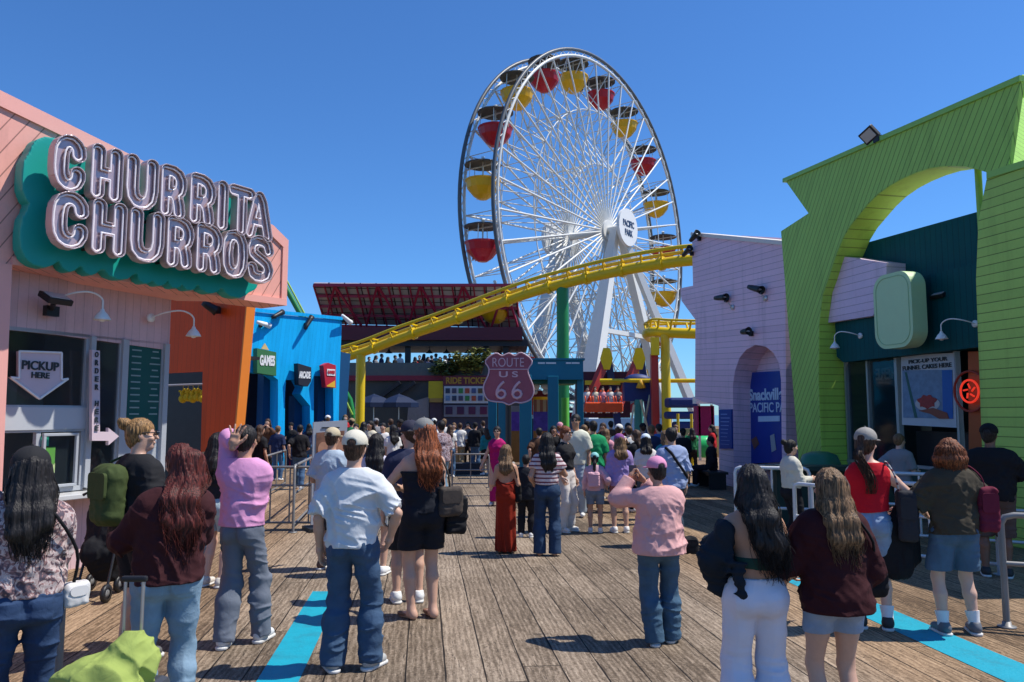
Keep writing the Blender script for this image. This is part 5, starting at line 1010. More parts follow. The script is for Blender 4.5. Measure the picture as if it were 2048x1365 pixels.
def person(label, px, row, feet, top, face=0, sex='f', skin=0, top_=None, bot=None, hair=None, arms=None, legs=None, cap=None, shoes=('sneaker', (.75, .75, .73)), glasses=False, d=None, v=None, head=(0, 0), wid=1., group=None, lean=0., belly=0., seat=False, loc=None, height=None, extra=None, hsc=1.):
    """px: column at photo row `row`; feet: ground row; top: row of the top of the head."""
    Y = d if d is not None else (loc[1] if loc is not None else gnd(px, feet).y)
    if loc is None:
        p = at(px, row, Y); loc = V((p.x, Y, 0)); hgt = at(px, top, Y).z
    else: loc = V(loc); hgt = height
    if hair and cap: hgt -= .015
    s = hgt / 1.75; v = v or (.0078 if Y < 7.5 else .011 if Y < 14 else .018); v = v / s
    o_M = Matrix.Translation(loc) @ Matrix.Rotation(R(face), 4, 'Z') @ Matrix.Scale(s, 4)
    rnd = random.Random(label); fem = sex == 'f'; sk = skin_mat(skin)
    sw_, hw = (.140, .092) if fem else (.168, .088); wid = (1 + (wid - 1) * .6) * .94; bs_ = .94 if bot else 1.; sw_ *= wid; hw *= wid; L_ = lean
    # joints
    ln = lambda z, x=0., y=0.: V((x + L_ * max(0, z - .95), y, z))
    SH = {-1: ln(1.375, -sw_), 1: ln(1.375, sw_)}
    arms = arms or {}; A = {}
    for sd_ in (-1, 1):
        spec = arms.get(sd_, {}); W = V(spec.get('w', (sd_ * (sw_ + .085), .05, .86))); pole = spec.get('pole', (sd_ * .4, -1, -.2)); e, W = ik(SH[sd_], W, .285, .25, pole); A[sd_] = (SH[sd_], e, W, spec)
    legs = legs or {}; LG = {}
    for sd_ in (-1, 1):
        fx, fy = legs.get(sd_, (sd_ * .11, 0)); hip = V((sd_ * hw, 0, .91)); zf = .08
        if seat: hip = V((sd_ * hw, 0, .50)); fx, fy = sd_ * .12, .42
        k, a = ik(hip, V((fx, fy, zf)), .43, .42, (sd_ * .1, 1, 0)); LG[sd_] = (hip, k, V((fx, fy, zf)))
    DZ = -.41 if seat else 0
    def up(p): return V(p) + V((0, 0, DZ))
    def T(z, x=0., y=0.): return up(ln(z, x, y))
    if seat: A = {k: (up(a_[0]), up(a_[1]), up(a_[2]), a_[3]) for k, a_ in A.items()}
    HC = T(1.625, 0, .02) + V((0, head[1], 0)); hd = R(head[0])      # head centre, head turn
    HR = Matrix.Rotation(hd, 3, 'Z')
    def hp(x, y, z): return HC + HR @ V((x, y, z))
    def torso(f, g=0., k=.06, pelvis=True):
        f.cap(T(1.33, -.085 * wid), T(1.33, .085 * wid), .095 + g, .095 + g, k, .8)
        f.chain([T(1.365, -sw_ * .86, -.01), T(1.405, -sw_ * .4, -.012), T(1.405, sw_ * .4, -.012), T(1.365, sw_ * .86, -.01)], [.048 + g, .05 + g, .05 + g, .048 + g], k, .95)
        ww = (.118 if fem else .138) * wid + belly * .5
        f.cap(T(1.28, 0, .0), T(1.09, 0, .0 + belly * .3), .142 * (wid * .5 + .5) + g, ww + g, k, .72)
        f.cap(T(1.10, 0, belly * .3), T(.97), ww + g, (.128 if fem else .13) * wid + g, k, .74)
        if pelvis:
            f.cap(T(.93, -.062 * wid), T(.93, .062 * wid), .108 * wid * bs_ + g, .108 * wid * bs_ + g, k, .84)
            for q in (-1, 1): f.ell(T(.91, q * .07 * wid * bs_, -.05), ((.085 if fem else .075) * wid, .075, .085), .04, grow=g)
        if fem:
            for q in (-1, 1): f.ell(T(1.275, q * .068, .085), (.058, .052, .058), .035, grow=g * .6)
    lo, hi = (-.75, -.6, -.04), (.75, .8, 2.05)
    xs_ = [p.x for a_ in A.values() for p in a_[:3]] + [l_[2].x for l_ in LG.values()] + [L_ * .8]; ys_ = [p.y for a_ in A.values() for p in a_[:3]] + [l_[2].y for l_ in LG.values()] + [l_[1].y for l_ in LG.values()]
    zs = [p.z for a_ in A.values() for p in a_[:3]]
    lo = (min(xs_ + [-.22]) - .16, min(ys_ + [-.12]) - .16, -.03); hi = (max(xs_ + [.22]) + .16, max(ys_ + [.12]) + .2, max(zs + [1.78 + DZ]) + .1)
    f = Fld(lo, hi, v); torso(f, 0)
    neck = T(1.40, 0, -.012); f.cap(neck, HC + V((0, -.02, -.04)), .056 if not fem else .047, .05 if not fem else .043, .04)
    f.cap(T(1.42, -.06, -.015), T(1.42, .06, -.015), .03, .03, .05)
    # head with a face
    f.ell(hp(0, -.012, .035), (.074, .092, .088), .02); f.ell(hp(0, .022, -.035), (.056, .066, .078), .04)
    f.ell(hp(0, .055, -.085), (.025, .025, .022), .03); f.cap(hp(0, .088, .012), hp(0, .104, -.022), .009, .013, .012)
    for q in (-1, 1):
        f.ell(hp(q * .031, .092, .018), (.017, .012, .012), .01, sub=True); f.ell(hp(q * .074, -.004, -.002), (.010, .020, .030), .008)
        f.ell(hp(q * .04, .066, -.025), (.022, .022, .02), .02)
    f.cap(hp(-.018, .088, -.055), hp(.018, .088, -.055), .007, .007, .006)
    for sd_ in (-1, 1):
        S_, E, W, spec = A[sd_]; m_ = wid * .4 + .6; f.cap(S_, S_.lerp(E, .4), .050 * m_, .044 * m_, .035); f.cap(S_.lerp(E, .3), E, .046 * m_, .036 * m_, .02); f.cap(E, E.lerp(W, .35), .036 * m_, .039 * m_, .02); f.cap(E.lerp(W, .3), W, .039 * m_, .025, .015)
        hip, k, a = LG[sd_]; tw = (.5 * wid + .5)
        f.cap(hip, hip.lerp(k, .5), .088 * tw * bs_, .072 * tw, .04); f.cap(hip.lerp(k, .5), k, .072 * tw, .052 * tw, .02); c_ = k.lerp(a, .35) + V((0, -.015, 0)); f.cap(k, c_, .052, .055 * tw, .03); f.cap(c_, a, .055 * tw, .034, .02)
        tr_ = R(legs.get('turn', {}).get(sd_, -sd_ * 8)); fd = V((-math.sin(tr_), math.cos(tr_), 0)); f.cap(a, V((a.x, a.y, .035)) - fd * .03, .036, .032, .03); f.cap(V((a.x, a.y, .045)) - fd * .02, V((a.x, a.y, .024)) + fd * .13, .038, .022, .025)
        LG[sd_] = (hip, k, a, fd)
    vs, qs = f.mesh(); V_, Q_ = [vs], [qs]; nv = len(vs)
    for sd_ in (-1, 1):                                          # hands
        S_, E, W, spec = A[sd_]
        if spec.get('nohand'): continue
        hv, hq = hand_mesh(spec.get('hand', 'relaxed'), .0045 if Y < 7.5 else .008); y = V(spec['fing']).normalized() if 'fing' in spec else (W - E).normalized()
        pn = V(spec.get('palm', (-sd_, .2, 0))); pn = (pn - y * pn.dot(y)).normalized(); z = -pn; x = y.cross(z)
        th = V(spec['thumb']) if 'thumb' in spec else V((0, 1, .3))
        fl = 1 if x.dot(th) > 0 else -1
        Mx = np.array([[x.x * fl, y.x, z.x], [x.y * fl, y.y, z.y], [x.z * fl, y.z, z.z]]); sc2 = .95 if fem else 1.05
        P_ = (hv * sc2) @ Mx.T + np.array(W - y * .01); V_.append(P_); Q_.append((hq if fl > 0 else hq[:, ::-1]) + nv); nv += len(P_)
    vs = np.concatenate(V_); qs = np.concatenate(Q_)
    body = link('person', np_mesh('person_body', vs, qs, sk), o_M); tag(body, label, 'person', group); PBUILT.append(body)
    def child(f_, name, m, smooth=True, lab=None, par=None):
        a_, b_ = f_.mesh()
        if len(a_) == 0: return None
        c_ = link(name, np_mesh(name, a_, b_, m, smooth), o_M, par or body)
        if lab: c_['label'] = lab
        return c_
    def field(z0=None, z1=None): return Fld((lo[0] - .05, lo[1] - .05, max(lo[2], z0) if z0 is not None else lo[2]), (hi[0] + .05, hi[1] + .05, min(hi[2], z1) if z1 is not None else hi[2]), v)
    # trousers, shorts, skirts
    if bot:
        kd = bot['k']; g = bot.get('g', .012); wst = bot.get('w', 1.02) + DZ; g = max(g, .015); hem = bot.get('hem', .075); fl = bot.get('flare', 0.)
        f = field(0, wst + .05)
        if kd in ('pants', 'shorts'):
            f.cap(T(1.06), T(.97), (.125 if fem else .133) * wid + g, (.132) * wid + g, .04, .76); f.cap(T(.93, -.062 * wid), T(.93, .062 * wid), .112 * wid + g, .112 * wid + g, .05, .84)
            for q in (-1, 1): f.ell(T(.905, q * .07 * wid, -.058), ((.086 if fem else .076) * wid, .076, .088), .035, grow=g)
            for sd_ in (-1, 1):
                hip, k, a, fd = LG[sd_]; tw = (.5 * wid + .5); kk = .02
                if kd == 'shorts':
                    e = hip.lerp(k, (hip.z - hem) / max(hip.z - k.z, .05)) if not seat else k; f.cap(hip, e, .092 * tw + g, .072 * tw + g + fl, .03, end=0.)
                else: f.cap(hip, hip.lerp(k, .5), .090 * tw + g, .075 * tw + g, .03); f.cap(hip.lerp(k, .5), k, .075 * tw + g, .056 * tw + g + fl * .4, .02); e = V((a.x, a.y + .005, hem)); ca_ = k.lerp(a, .35) + V((0, -.018, 0)); f.cap(k, ca_, .056 + g + fl * .4, .062 * tw + g + fl * .6, .03); f.cap(ca_, e, .062 * tw + g + fl * .6, .050 + g + fl, .03, end=0.)
            folds(f, bot.get('amp', .0045) * 1.5, 9, 19, label + 'b', z0=.0, z1=wst, maxin=g * .45, bias=-.35)
            if Y < 8 and not seat and bot.get('f', 'denim') == 'denim':      # back pockets and seams
                def seams(D, X, Y_, Z):
                    pk = ((np.abs(np.abs(X) - .078 * wid) < .052) & (np.abs(Z - .895) < .062 - .25 * np.maximum(0, .895 - Z - .02)) & (Y_ < 0)).astype(np.float32) + 0 * Y_
                    sm = ((np.abs(X) < .006) & (Z > .86)).astype(np.float32) + 0 * Y_; yk = (np.abs(Z - .975 + .12 * np.abs(X)) < .005).astype(np.float32) + 0 * X + 0 * Y_
                    return np.where(np.abs(D) < .04, D - .0045 * pk + .005 * sm + .004 * yk, D)
                f.mod(seams)
        else:                                                    # skirt or dress bottom
            f.cap(T(1.06), T(.97), .125 * wid + g, .135 * wid + g, .04, .76); f.cap(T(.95), V((0, 0, hem + DZ * 0)), .15 * wid + g, .15 * wid + g + fl, .05, .8, end=0.)
            for q in (-1, 1): f.ell(T(.905, q * .07 * wid, -.055), (.088 * wid, .078, .088), .035, grow=g)
            _, X, Y_, Z = f.g(); nf = bot.get('pleats', 8)
            f.D = (f.D + (.012 * np.sin(nf * np.arctan2(Y_, X) + 1.5 * np.sin(3 * Z)) * np.clip((1.0 - Z) * 1.4, 0, 1)).astype(np.float32)).astype(np.float32)
        _, X, Y_, Z = f.g()
        if not seat: f.D = np.maximum(f.D, np.maximum(Z - wst - L_ * 0, hem - Z)).astype(np.float32)
        else: f.D = np.maximum(f.D, Z - wst).astype(np.float32)
        child(f, {'pants': 'trousers', 'shorts': 'shorts', 'skirt': 'skirt', 'dress': 'dress_skirt'}[kd], fabric(bot['c'], bot.get('f', 'denim')))
        if kd != 'skirt' and bot.get('f', 'denim') == 'denim' and Y < 8 and not seat:
            fb = field(wst - .06, wst + .02); fb.cap(T(1.06), T(.97), (.125 if fem else .133) * wid + g + .006, .132 * wid + g + .006, .04, .76); _, X, Y_, Z = fb.g(); fb.D = np.maximum(fb.D, np.maximum(Z - wst - .004, wst - .036 - Z)).astype(np.float32); child(fb, 'waistband', fabric([x * .7 for x in bot['c']], 'denim'))
    # tops
    if top_:
        g = top_.get('g', .016) * .74; hem = top_.get('hem', .93) + DZ; slv = top_.get('s', .55); fl = top_.get('flare', 0.); zt_ = top_.get('zt', 1.49) + DZ; f = field(hem - .03, zt_ + .3 if slv > 1 else zt_ + .1)
        if slv > .3: f = field(None, None)
        if top_.get('k') == 'band': torso(f, .010, .05, False)
        else:
            torso(f, g, .07, pelvis=hem < .9 + DZ)
            f.cap(T(1.30, 0, .0), T(hem - DZ - .03, 0, belly * .2 - (.028 if hem < .96 + DZ else 0.)), .145 * (wid * .5 + .5) + g, (.150 if fem else .158) * wid + g + fl + belly * .3, .06, .78)
            f.cap(T(1.42, -.06, -.012), T(1.42, .06, -.012), .035 + g * .5, .035 + g * .5, .05); f.cap(T(1.44, 0, -.02), T(1.465, 0, -.02), .058, .056, .04)
        for sd_ in (-1, 1):
            S_, E, W, spec = A[sd_]
            if slv > .05 and slv <= 1: f.cap(S_, S_.lerp(E, slv), .058 + g, .052 + g + top_.get('sf', .01), .035, end=0.)
            elif slv > 1:
                f.cap(S_, E, .055 + g, .045 + g, .04); f.cap(E, E.lerp(W, slv - 1), .047 + g, .034 + g * .6 + top_.get('sf', 0), .03, end=0.)
        if top_.get('hood'): f.ell(T(1.45, 0, -.075), (.12, .075, .075), .03); f.ell(T(1.49, 0, -.04), (.065, .05, .05), .01, sub=True)
        a_ = top_.get('amp', .007) * 1.5; folds(f, a_, 13, 9, label + 't', z1=1.42 + DZ, slant=.45, maxin=g * .3); folds(f, a_ * .5, 20, 22, label + 'u', z1=1.46 + DZ, slant=-.6, maxin=g * .15)
        _, X, Y_, Z = f.g()
        # the hem only cuts the body of the garment, not hanging sleeves
        core = (np.abs(X - L_ * .0) < sw_ + .012) if slv > 1 else np.ones((1, 1, 1), bool)
        cut = np.maximum(Z - zt_, hem + .012 * np.sin(9 * X + rnd.uniform(0, 6)) - Z)
        if slv > 1:
            cut2 = np.where(core & (Z < hem), 1., 0) ; arms_d = Fld((f.lo[0], f.lo[1], f.lo[2]), (hi[0] + .05, hi[1] + .05, hi[2]), v); 
            arms_d.D = np.full(f.D.shape, .3, np.float32)
            for sd_ in (-1, 1): S_, E, W, spec = A[sd_]; arms_d.cap(S_, E, .056 + g, .046 + g, .02); arms_d.cap(E, E.lerp(W, slv - 1), .048 + g, .035 + g * .6 + top_.get('sf', 0), .03, end=0.)
            f.D = np.where(Z < hem, np.maximum(np.minimum(np.maximum(f.D, hem - Z), arms_d.D), Z - zt_ - .4), f.D).astype(np.float32)
            f.D = np.minimum(np.maximum(f.D, Z - zt_), arms_d.D).astype(np.float32)
        else: f.D = np.maximum(f.D, cut).astype(np.float32)
        if top_.get('neck', 1): f.ell(T(1.50, 0, .02), (.066, .072, .05), .01, sub=True)
        if top_.get('back'): f.D = np.maximum(f.D, (Z - (top_['back'] + DZ + .9 * (Y_ + .02)))).astype(np.float32)
        if top_.get('off'):                                       # strapless: open shoulders
            f.D = np.maximum(f.D, Z - top_['off'] - DZ).astype(np.float32)
        child(f, top_.get('n', 'shirt'), fabric(top_['c'], top_.get('f', 'plain')))
    # shoes
    if shoes:
        for sd_ in (-1, 1):
            hip, k, a, fd = LG[sd_]; c_ = V((a.x, a.y, 0)); vv = min(v, .010) if Y < 14 else v; f = Fld((a.x - .2, a.y - .2, -.01), (a.x + .2, a.y + .27, .17), vv)
            if shoes[0] == 'sneaker': f.cap(c_ + V((0, 0, .06)) - fd * .035, c_ + V((0, 0, .045)) + fd * .135, .046, .036, .03); f.cap(c_ + V((0, 0, .10)) - fd * .01, c_ + V((0, 0, .06)), .044, .048, .03)
            else: f.cap(c_ + V((0, 0, .045)) - fd * .03, c_ + V((0, 0, .035)) + fd * .14, .036, .028, .02)
            f.mod(lambda D, X, Y_, Z: np.maximum(D, np.maximum(.002 - Z, Z - (.115 if shoes[0] == 'sneaker' else .05)))); so = child(f, 'shoe', mat('shoe_%02d%02d%02d' % tuple(int(x * 99) for x in shoes[1]), shoes[1], rough=.6))
            if shoes[0] == 'sneaker' and Y < 14 and so:
                f = Fld((a.x - .2, a.y - .2, -.01), (a.x + .2, a.y + .27, .06), vv); f.cap(c_ + V((0, 0, .02)) - fd * .04, c_ + V((0, 0, .02)) + fd * .145, .050, .042, .02); f.mod(lambda D, X, Y_, Z: np.maximum(D, np.maximum(.001 - Z, Z - .028))); child(f, 'sole', mat('shoe_sole', (.6, .59, .56), rough=.6), par=so)
    if extra and 'socks' in extra:
        for sd_ in (-1, 1): hip, k, a, fd = LG[sd_]; b = MB(); b.tube([a + V((0, 0, .0)), a.lerp(k, .12), a.lerp(k, .3)], [.050, .048, .060], 12); b.build('sock', mat('white_sock', (.7, .7, .7), rough=.9), body, o_M)
    # hair
    if hair:
        hk, hc = hair[0], HAIRC[hair[1]]; ll = hair[2] if len(hair) > 2 else 1.25; f = Fld((HC.x - .22, HC.y - .25, min(ll, 1.5) - .1 + DZ), (HC.x + .24, HC.y + .2, HC.z + .22), min(v, .0085) if Y < 14 else v)
        gr = .008 if hk not in ('short', 'bun') else .008
        f.ell(hp(0, -.02, .038), (.078 + gr, .094 + gr, .088 + gr), .02)
        if hk == 'short': f.ell(hp(0, -.055, -.03), (.064, .045, .06), .03)
        if hk in ('long', 'wavy', 'pony', 'bob', 'bun'):
            f.ell(hp(0, -.05, -.02), (.078, .06, .085), .03)
        f.ell(hp(0, .095, -.045), (.060, .075, .092), .01, sub=True)
        if hk in ('long', 'wavy'):
            ox = hair[3] if len(hair) > 3 else 0.; n_ = 9 if Y < 8 else 6
            def lock(u_, zz_, j, out=0.):
                a0 = hp(u_ * (.135 + out), -.045 - out * .9 - .05 * (1 - min(1, 4 * u_ * u_)), .05 - .14 * u_ * u_); bk = -.128 - out
                P = [a0, V((a0.x * .9 + u_ * (.05 + out), a0.y - .022, 1.52 + DZ)), V((u_ * (.15 + out) + ox * .25, bk + .006, 1.42 + DZ)), V((u_ * (.16 + out) + ox * .6 + j(), bk - .012, (1.40 + DZ + zz_) / 2)), V((u_ * (.13 + out) + ox + j(), bk - .008, zz_))]
                return [p + V((L_ * max(0, p.z - .95), 0, 0)) for p in P]
            for i in range(n_):
                u_ = (i / (n_ - 1) - .5)
                zz_ = ll + DZ + rnd.uniform(0, .10) + .12 * abs(u_); wv_ = .03 if hk == 'wavy' else .012
                f.chain(lock(u_, zz_, lambda: rnd.uniform(-wv_, wv_)), [.026, .031, .033, .028, .010], .04)
        elif hk == 'bob':
            for i in range(9): u_ = i / 8 - .5; a_ = math.pi * (1.05 + .9 * (i / 8)) ; d_ = V((math.cos(a_) * .088, math.sin(a_) * .085 - .01, 0)); p = hp(d_.x, d_.y, .03); f.chain([p, hp(d_.x * 1.22, d_.y * 1.15, -.06), hp(d_.x * 1.15, d_.y * 1.1, -.13 + rnd.uniform(-.02, .02))], [.034, .042, .022], .02)
        elif hk == 'bun': f.ell(hp(0, -.125, .085), (.046, .046, .046), .01); f.ell(hp(.02, -.15, .105), (.025, .025, .03), .01)
        elif hk == 'pony': f.chain([hp(0, -.10, -.02), hp(.0, -.15, -.10), V((HC.x, HC.y - .17, (1.45 + DZ + ll) / 2)), V((HC.x, HC.y - .16, ll + DZ))], [.032, .034, .03, .010], .02)
        am = .0034 if hk in ('long', 'wavy', 'bob', 'pony') else .0025
        hx, hy = HC.x, HC.y
        def strands(D, X, Y_, Z):
            th = np.arctan2(Y_ - hy + .02, X - hx); wob = 1.2 * np.sin(14 * Z + 4 * th) if hk != 'wavy' and hk != 'bob' else 2.6 * np.sin(22 * Z + 3 * th)
            return np.where(np.abs(D) < .04, D + am * np.sin(19 * th + wob) + am * .8 * np.sin(43 * th + 2 * wob) + am * .8 * np.sin(7 * th + 9 * Z), D)
        f.mod(strands); hair_o = child(f, 'hair', fabric(hc, 'hair'))
        if Y < 9 and hk in ('long', 'wavy', 'bob', 'pony'):              # loose strands along the outline
            b = MB(); wv2 = .020 if hk in ('wavy', 'bob') else .008; ox = hair[3] if len(hair) > 3 else 0.
            for _ in range(260 if hk != 'pony' else 40):
                u_ = rnd.uniform(-.56, .56); ph = rnd.uniform(0, 6.3); q_ = rnd.uniform(.018, .034)
                if hk in ('long', 'wavy'): cp = lock(u_, ll + DZ + rnd.uniform(-.07, .16) + .12 * abs(u_), lambda: rnd.uniform(-.02, .02), q_)
                elif hk == 'bob': a_ = math.pi * (1.02 + .96 * (u_ / 1.12 + .5)); cx_, cy_ = math.cos(a_), math.sin(a_); cp = [hp(cx_ * .06, cy_ * .07, .11), hp(cx_ * .115, cy_ * .115 - .01, .03), hp(cx_ * (.125 + q_ * .4), cy_ * (.12 + q_ * .4), -.06), hp(cx_ * .125, cy_ * .12, -.15 + rnd.uniform(-.03, .03))]
                else: cp = [hp(u_ * .02, -.10, -.01), hp(u_ * .08, -.185, -.10), V((HC.x + u_ * .09, HC.y - .205, (1.45 + DZ + ll) / 2)), V((HC.x + u_ * .07, HC.y - .17, ll + DZ - .03))]
                cp = smooth(cp, 4); n2 = len(cp); cp = [p + V((wv2 * math.sin(11 * k / n2 + ph), .6 * wv2 * math.sin(8 * k / n2 + 2 * ph), 0)) * min(1, k / 5) for k, p in enumerate(cp)]
                b.tube(cp, [.0030 - .0016 * k / n2 for k in range(n2)], 3, cap=False)
            b.build('loose_strands', fabric(hc, 'hair'), hair_o, o_M)
    if cap:
        kd, cc = cap[0], cap[1]; back = cap[2] if len(cap) > 2 else 0; Rb = Matrix.Rotation(R(back), 3, 'Z'); q = lambda x, y, z: HC + HR @ (Rb @ V((x, y, z)))
        f = Fld((HC.x - .27, HC.y - .27, HC.z - .05), (HC.x + .27, HC.y + .27, HC.z + .22), min(v, .0085) if Y < 14 else v * .8)
        f.ell(q(0, -.012, .055), (.098, .112, .096), .01); f.mod(lambda D, X, Y_, Z: np.maximum(D, HC.z + .035 - Z - .12 * 0))
        if kd == 'beanie': pass
        elif kd == 'bucket': f.cap(q(0, 0, .045), q(0, 0, .03), .10, .155, .01, end=0.); f.mod(lambda D, X, Y_, Z: np.maximum(D, HC.z + .02 - Z))
        else:
            br_ = Fld(f.lo, [a_[-1] for a_ in f.ax], f.v); br_.cap(q(0, .07, .04), q(0, .135, .028), .080, .068, .02); zc0 = HC.z + .036
            br_.mod(lambda D, X, Y_, Z: np.maximum(D, np.abs(Z - zc0 + .9 * ((X - HC.x) ** 2 + (Y_ - HC.y) ** 2) * .25) - .006)); n_ = np.minimum(f.D.shape, br_.D.shape); f.D[:n_[0], :n_[1], :n_[2]] = np.minimum(f.D[:n_[0], :n_[1], :n_[2]], br_.D[:n_[0], :n_[1], :n_[2]])
            f.ell(q(0, -.115, .055), (.038, .03, .026), .004, sub=True)
        cm = child(f, 'cap' if kd == 'cap' else 'hat', fabric(cc, 'plain'))
        if kd == 'cap' and Y < 8: b = MB(); b.ball(q(0, -.012, .152), .009, 6); b.build('button', fabric([x * .8 for x in cc], 'plain'), cm, o_M)
    fx_ = []
    if glasses:
        b = MB()
        for sd_ in (-1, 1): b.ball(hp(sd_ * .031, .098, .018), .024, 8, (1.05, .45, .8)); b.tube([hp(sd_ * .055, .09, .022), hp(sd_ * .08, .0, .02)], .004, 5)
        b.tube([hp(-.01, .105, .022), hp(.01, .105, .022)], .004, 5); b.build('sunglasses', mat('dark_lens', (.01, .01, .012), rough=.1, spec=.8), body, o_M)
    else:
        for sd_ in (-1, 1):
            b = MB(); b.ball(hp(sd_ * .031, .083, .018), .0115, 8); e_ = b.build('eye', mat('eye_white', (.6, .58, .55), rough=.2), body, o_M); b = MB(); b.ball(hp(sd_ * .031, .0915, .018), .0055, 6); b.build('iris', mat('eye_dark', (.02, .012, .01), rough=.1), e_, o_M)
    body['_pf'] = 1; del body['_pf']
    return body, o_M, A, LG
DEN = (.045, .085, .15); DENL = (.20, .29, .37); DENS = (.22, .30, .42)
rel = lambda s: {'w': (s * .25, .05, .86)}
# -- foreground, left to right
P1 = person('woman at the far left in black cap, floral blouse and dark blue jeans', 55, 1050, 1564, 895, 38, 'f', 0,
  dict(c=(.55, .48, .46), f='floral', hem=.97, s=1.9, g=.03, amp=.009), dict(k='pants', c=(.025, .05, .11), w=1.03, g=.008, amp=.006), ('long', 'black', 1.18), cap=('cap', (.02, .02, .022)),
  arms={-1: {'w': (-.10, .26, 1.46), 'hand': 'relaxed', 'palm': (1, -.3, 0)}, 1: {'w': (.02, .30, 1.30), 'hand': 'relaxed', 'pole': (.6, -.3, -1)}}, wid=1.12)
P2 = person('man with blond bun and sunglasses in black shirt and shorts wearing an olive backpack', 274, 1000, 1318, 838, -35, 'm', 0,
  dict(c=(.018, .018, .02), hem=.90, s=.75, g=.03, n='tshirt'), dict(k='shorts', c=(.012, .012, .015), hem=.50, g=.03, f='plain', w=1.0), ('bun', 'blond'), glasses=True, head=(-35, 0), wid=1.12, shoes=('sneaker', (.1, .1, .1)))
P3 = person('woman with long dark red hair in maroon sweater and light blue jeans holding a phone', 338, 1060, 1466, 890, 28, 'f', 0,
  dict(c=(.045, .012, .014), hem=.91, s=1.95, g=.038, n='sweater', amp=.008), dict(k='pants', c=DENL, w=1.0, g=.008, amp=.006), ('wavy', 'darkred', 1.08, .06), lean=.07,
  arms={-1: {'w': (-.13, .30, 1.26), 'hand': 'relaxed', 'palm': (.6, .2, .6)}, 1: {'w': (.02, .32, 1.27), 'hand': 'relaxed', 'palm': (-.6, .2, .6), 'pole': (1, -.2, -1)}}, wid=1.22, head=(14, .02))
P4 = person('person in pink sweatshirt and grey trousers with one hand on the back of the head', 485, 1060, 1290, 852, -6, 'm', 1,
  dict(c=(.66, .30, .50), hem=.95, s=1.9, g=.036, n='sweatshirt', amp=.008), dict(k='pants', c=(.14, .16, .20), f='plain', w=.99, g=.015, flare=.02, hem=.05, amp=.009), ('short', 'black'),
  arms={-1: {'w': (-.04, -.13, 1.60), 'hand': 'open', 'fing': (.15, .1, 1), 'palm': (0, 1, 0), 'thumb': (1, 0, 0), 'pole': (-.55, .8, .25)}, 1: {'w': (-.12, .14, 1.0), 'pole': (1, -.6, -.3), 'hand': 'relaxed'}},
  legs={-1: (-.08, -.10), 1: (.14, .10)}, shoes=('sneaker', (.6, .6, .6)), wid=.86)
P5 = person('woman with black hair and cropped black top standing behind the pink sweatshirt', 432, 1010, 1174, 866, -20, 'f', 3,
  dict(c=(.02, .02, .024), hem=1.0, s=.7, g=.02, n='shirt'), dict(k='shorts', c=(.35, .42, .45), hem=.62, g=.02), ('long', 'black', 1.2), shoes=('sneaker', (.6, .55, .48)), wid=.95)
P6 = person('man in cream cap, white T-shirt and blue jeans with his back to us', 706, 1050, 1342, 862, -4, 'm', 0,
  dict(c=(.60, .62, .63), hem=.90, s=.88, g=.028, flare=.014, n='tshirt', sf=.006, amp=.010), dict(k='pants', c=DEN, w=.98, g=.018, flare=.022, hem=.045, amp=.0075), ('short', 'brown'), cap=('cap', (.62, .58, .47)),
  arms={-1: {'w': (-.26, .03, .88)}, 1: {'w': (.26, .10, .95), 'pole': (1, -.6, 0)}}, legs={-1: (-.13, -.02), 1: (.14, .05), 'turn': {-1: 35, 1: -25}}, shoes=('sneaker', (.38, .38, .36)), wid=1.08)
P7 = person('man in beige cap and pale blue T-shirt just beyond the cream cap man', 662, 980, 1140, 856, -14, 'm', 1,
  dict(c=(.40, .48, .56), hem=.90, s=.8, g=.03, n='tshirt', amp=.009), dict(k='shorts', c=(.05, .04, .04), hem=.48, g=.03, f='plain'), ('short', 'brown'), cap=('cap', (.50, .42, .28)), shoes=('sneaker', (.12, .06, .04)), arms={-1: {'w': (-.18, .22, 1.05)}})
P8 = person('woman with long black hair and lilac top behind the cream cap man', 752, 960, 1150, 868, -8, 'f', 0,
  dict(c=(.52, .50, .60), hem=.93, s=.6, g=.02), dict(k='shorts', c=(.55, .55, .5), hem=.6, g=.02, f='plain'), ('long', 'black', 1.12, .05))
P9 = person('woman with copper hair and grey cap in black romper with tattooed shoulder', 846, 1000, 1238, 838, 22, 'f', 0,
  dict(c=(.012, .014, .02), hem=.93, s=0, g=.012, off=1.30, neck=0, n='romper_top'), dict(k='shorts', c=(.012, .014, .02), hem=.60, g=.022, flare=.015, f='plain', w=1.04), ('wavy', 'copper', 1.17, .02), cap=('cap', (.20, .20, .19)), head=(18, .0),
  arms={-1: {'w': (-.12, .26, 1.12), 'pole': (-1, -.3, -.3)}, 1: {'w': (.1, .25, 1.05)}}, legs={-1: (-.09, .02), 1: (.10, .0), 'turn': {-1: 30, 1: 10}}, shoes=('sandal', (.20, .10, .06)), wid=1.18)
P10 = person('person in dark cap and navy shirt on the far side of the copper haired woman', 818, 985, 1205, 842, 12, 'm', 0,
  dict(c=(.03, .035, .07), hem=.9, s=.8, g=.03), dict(k='shorts', c=(.02, .02, .025), hem=.5, g=.025, f='plain'), ('short', 'brown'), cap=('cap', (.03, .03, .05)), head=(35, 0), shoes=('sneaker', (.7, .7, .68)))
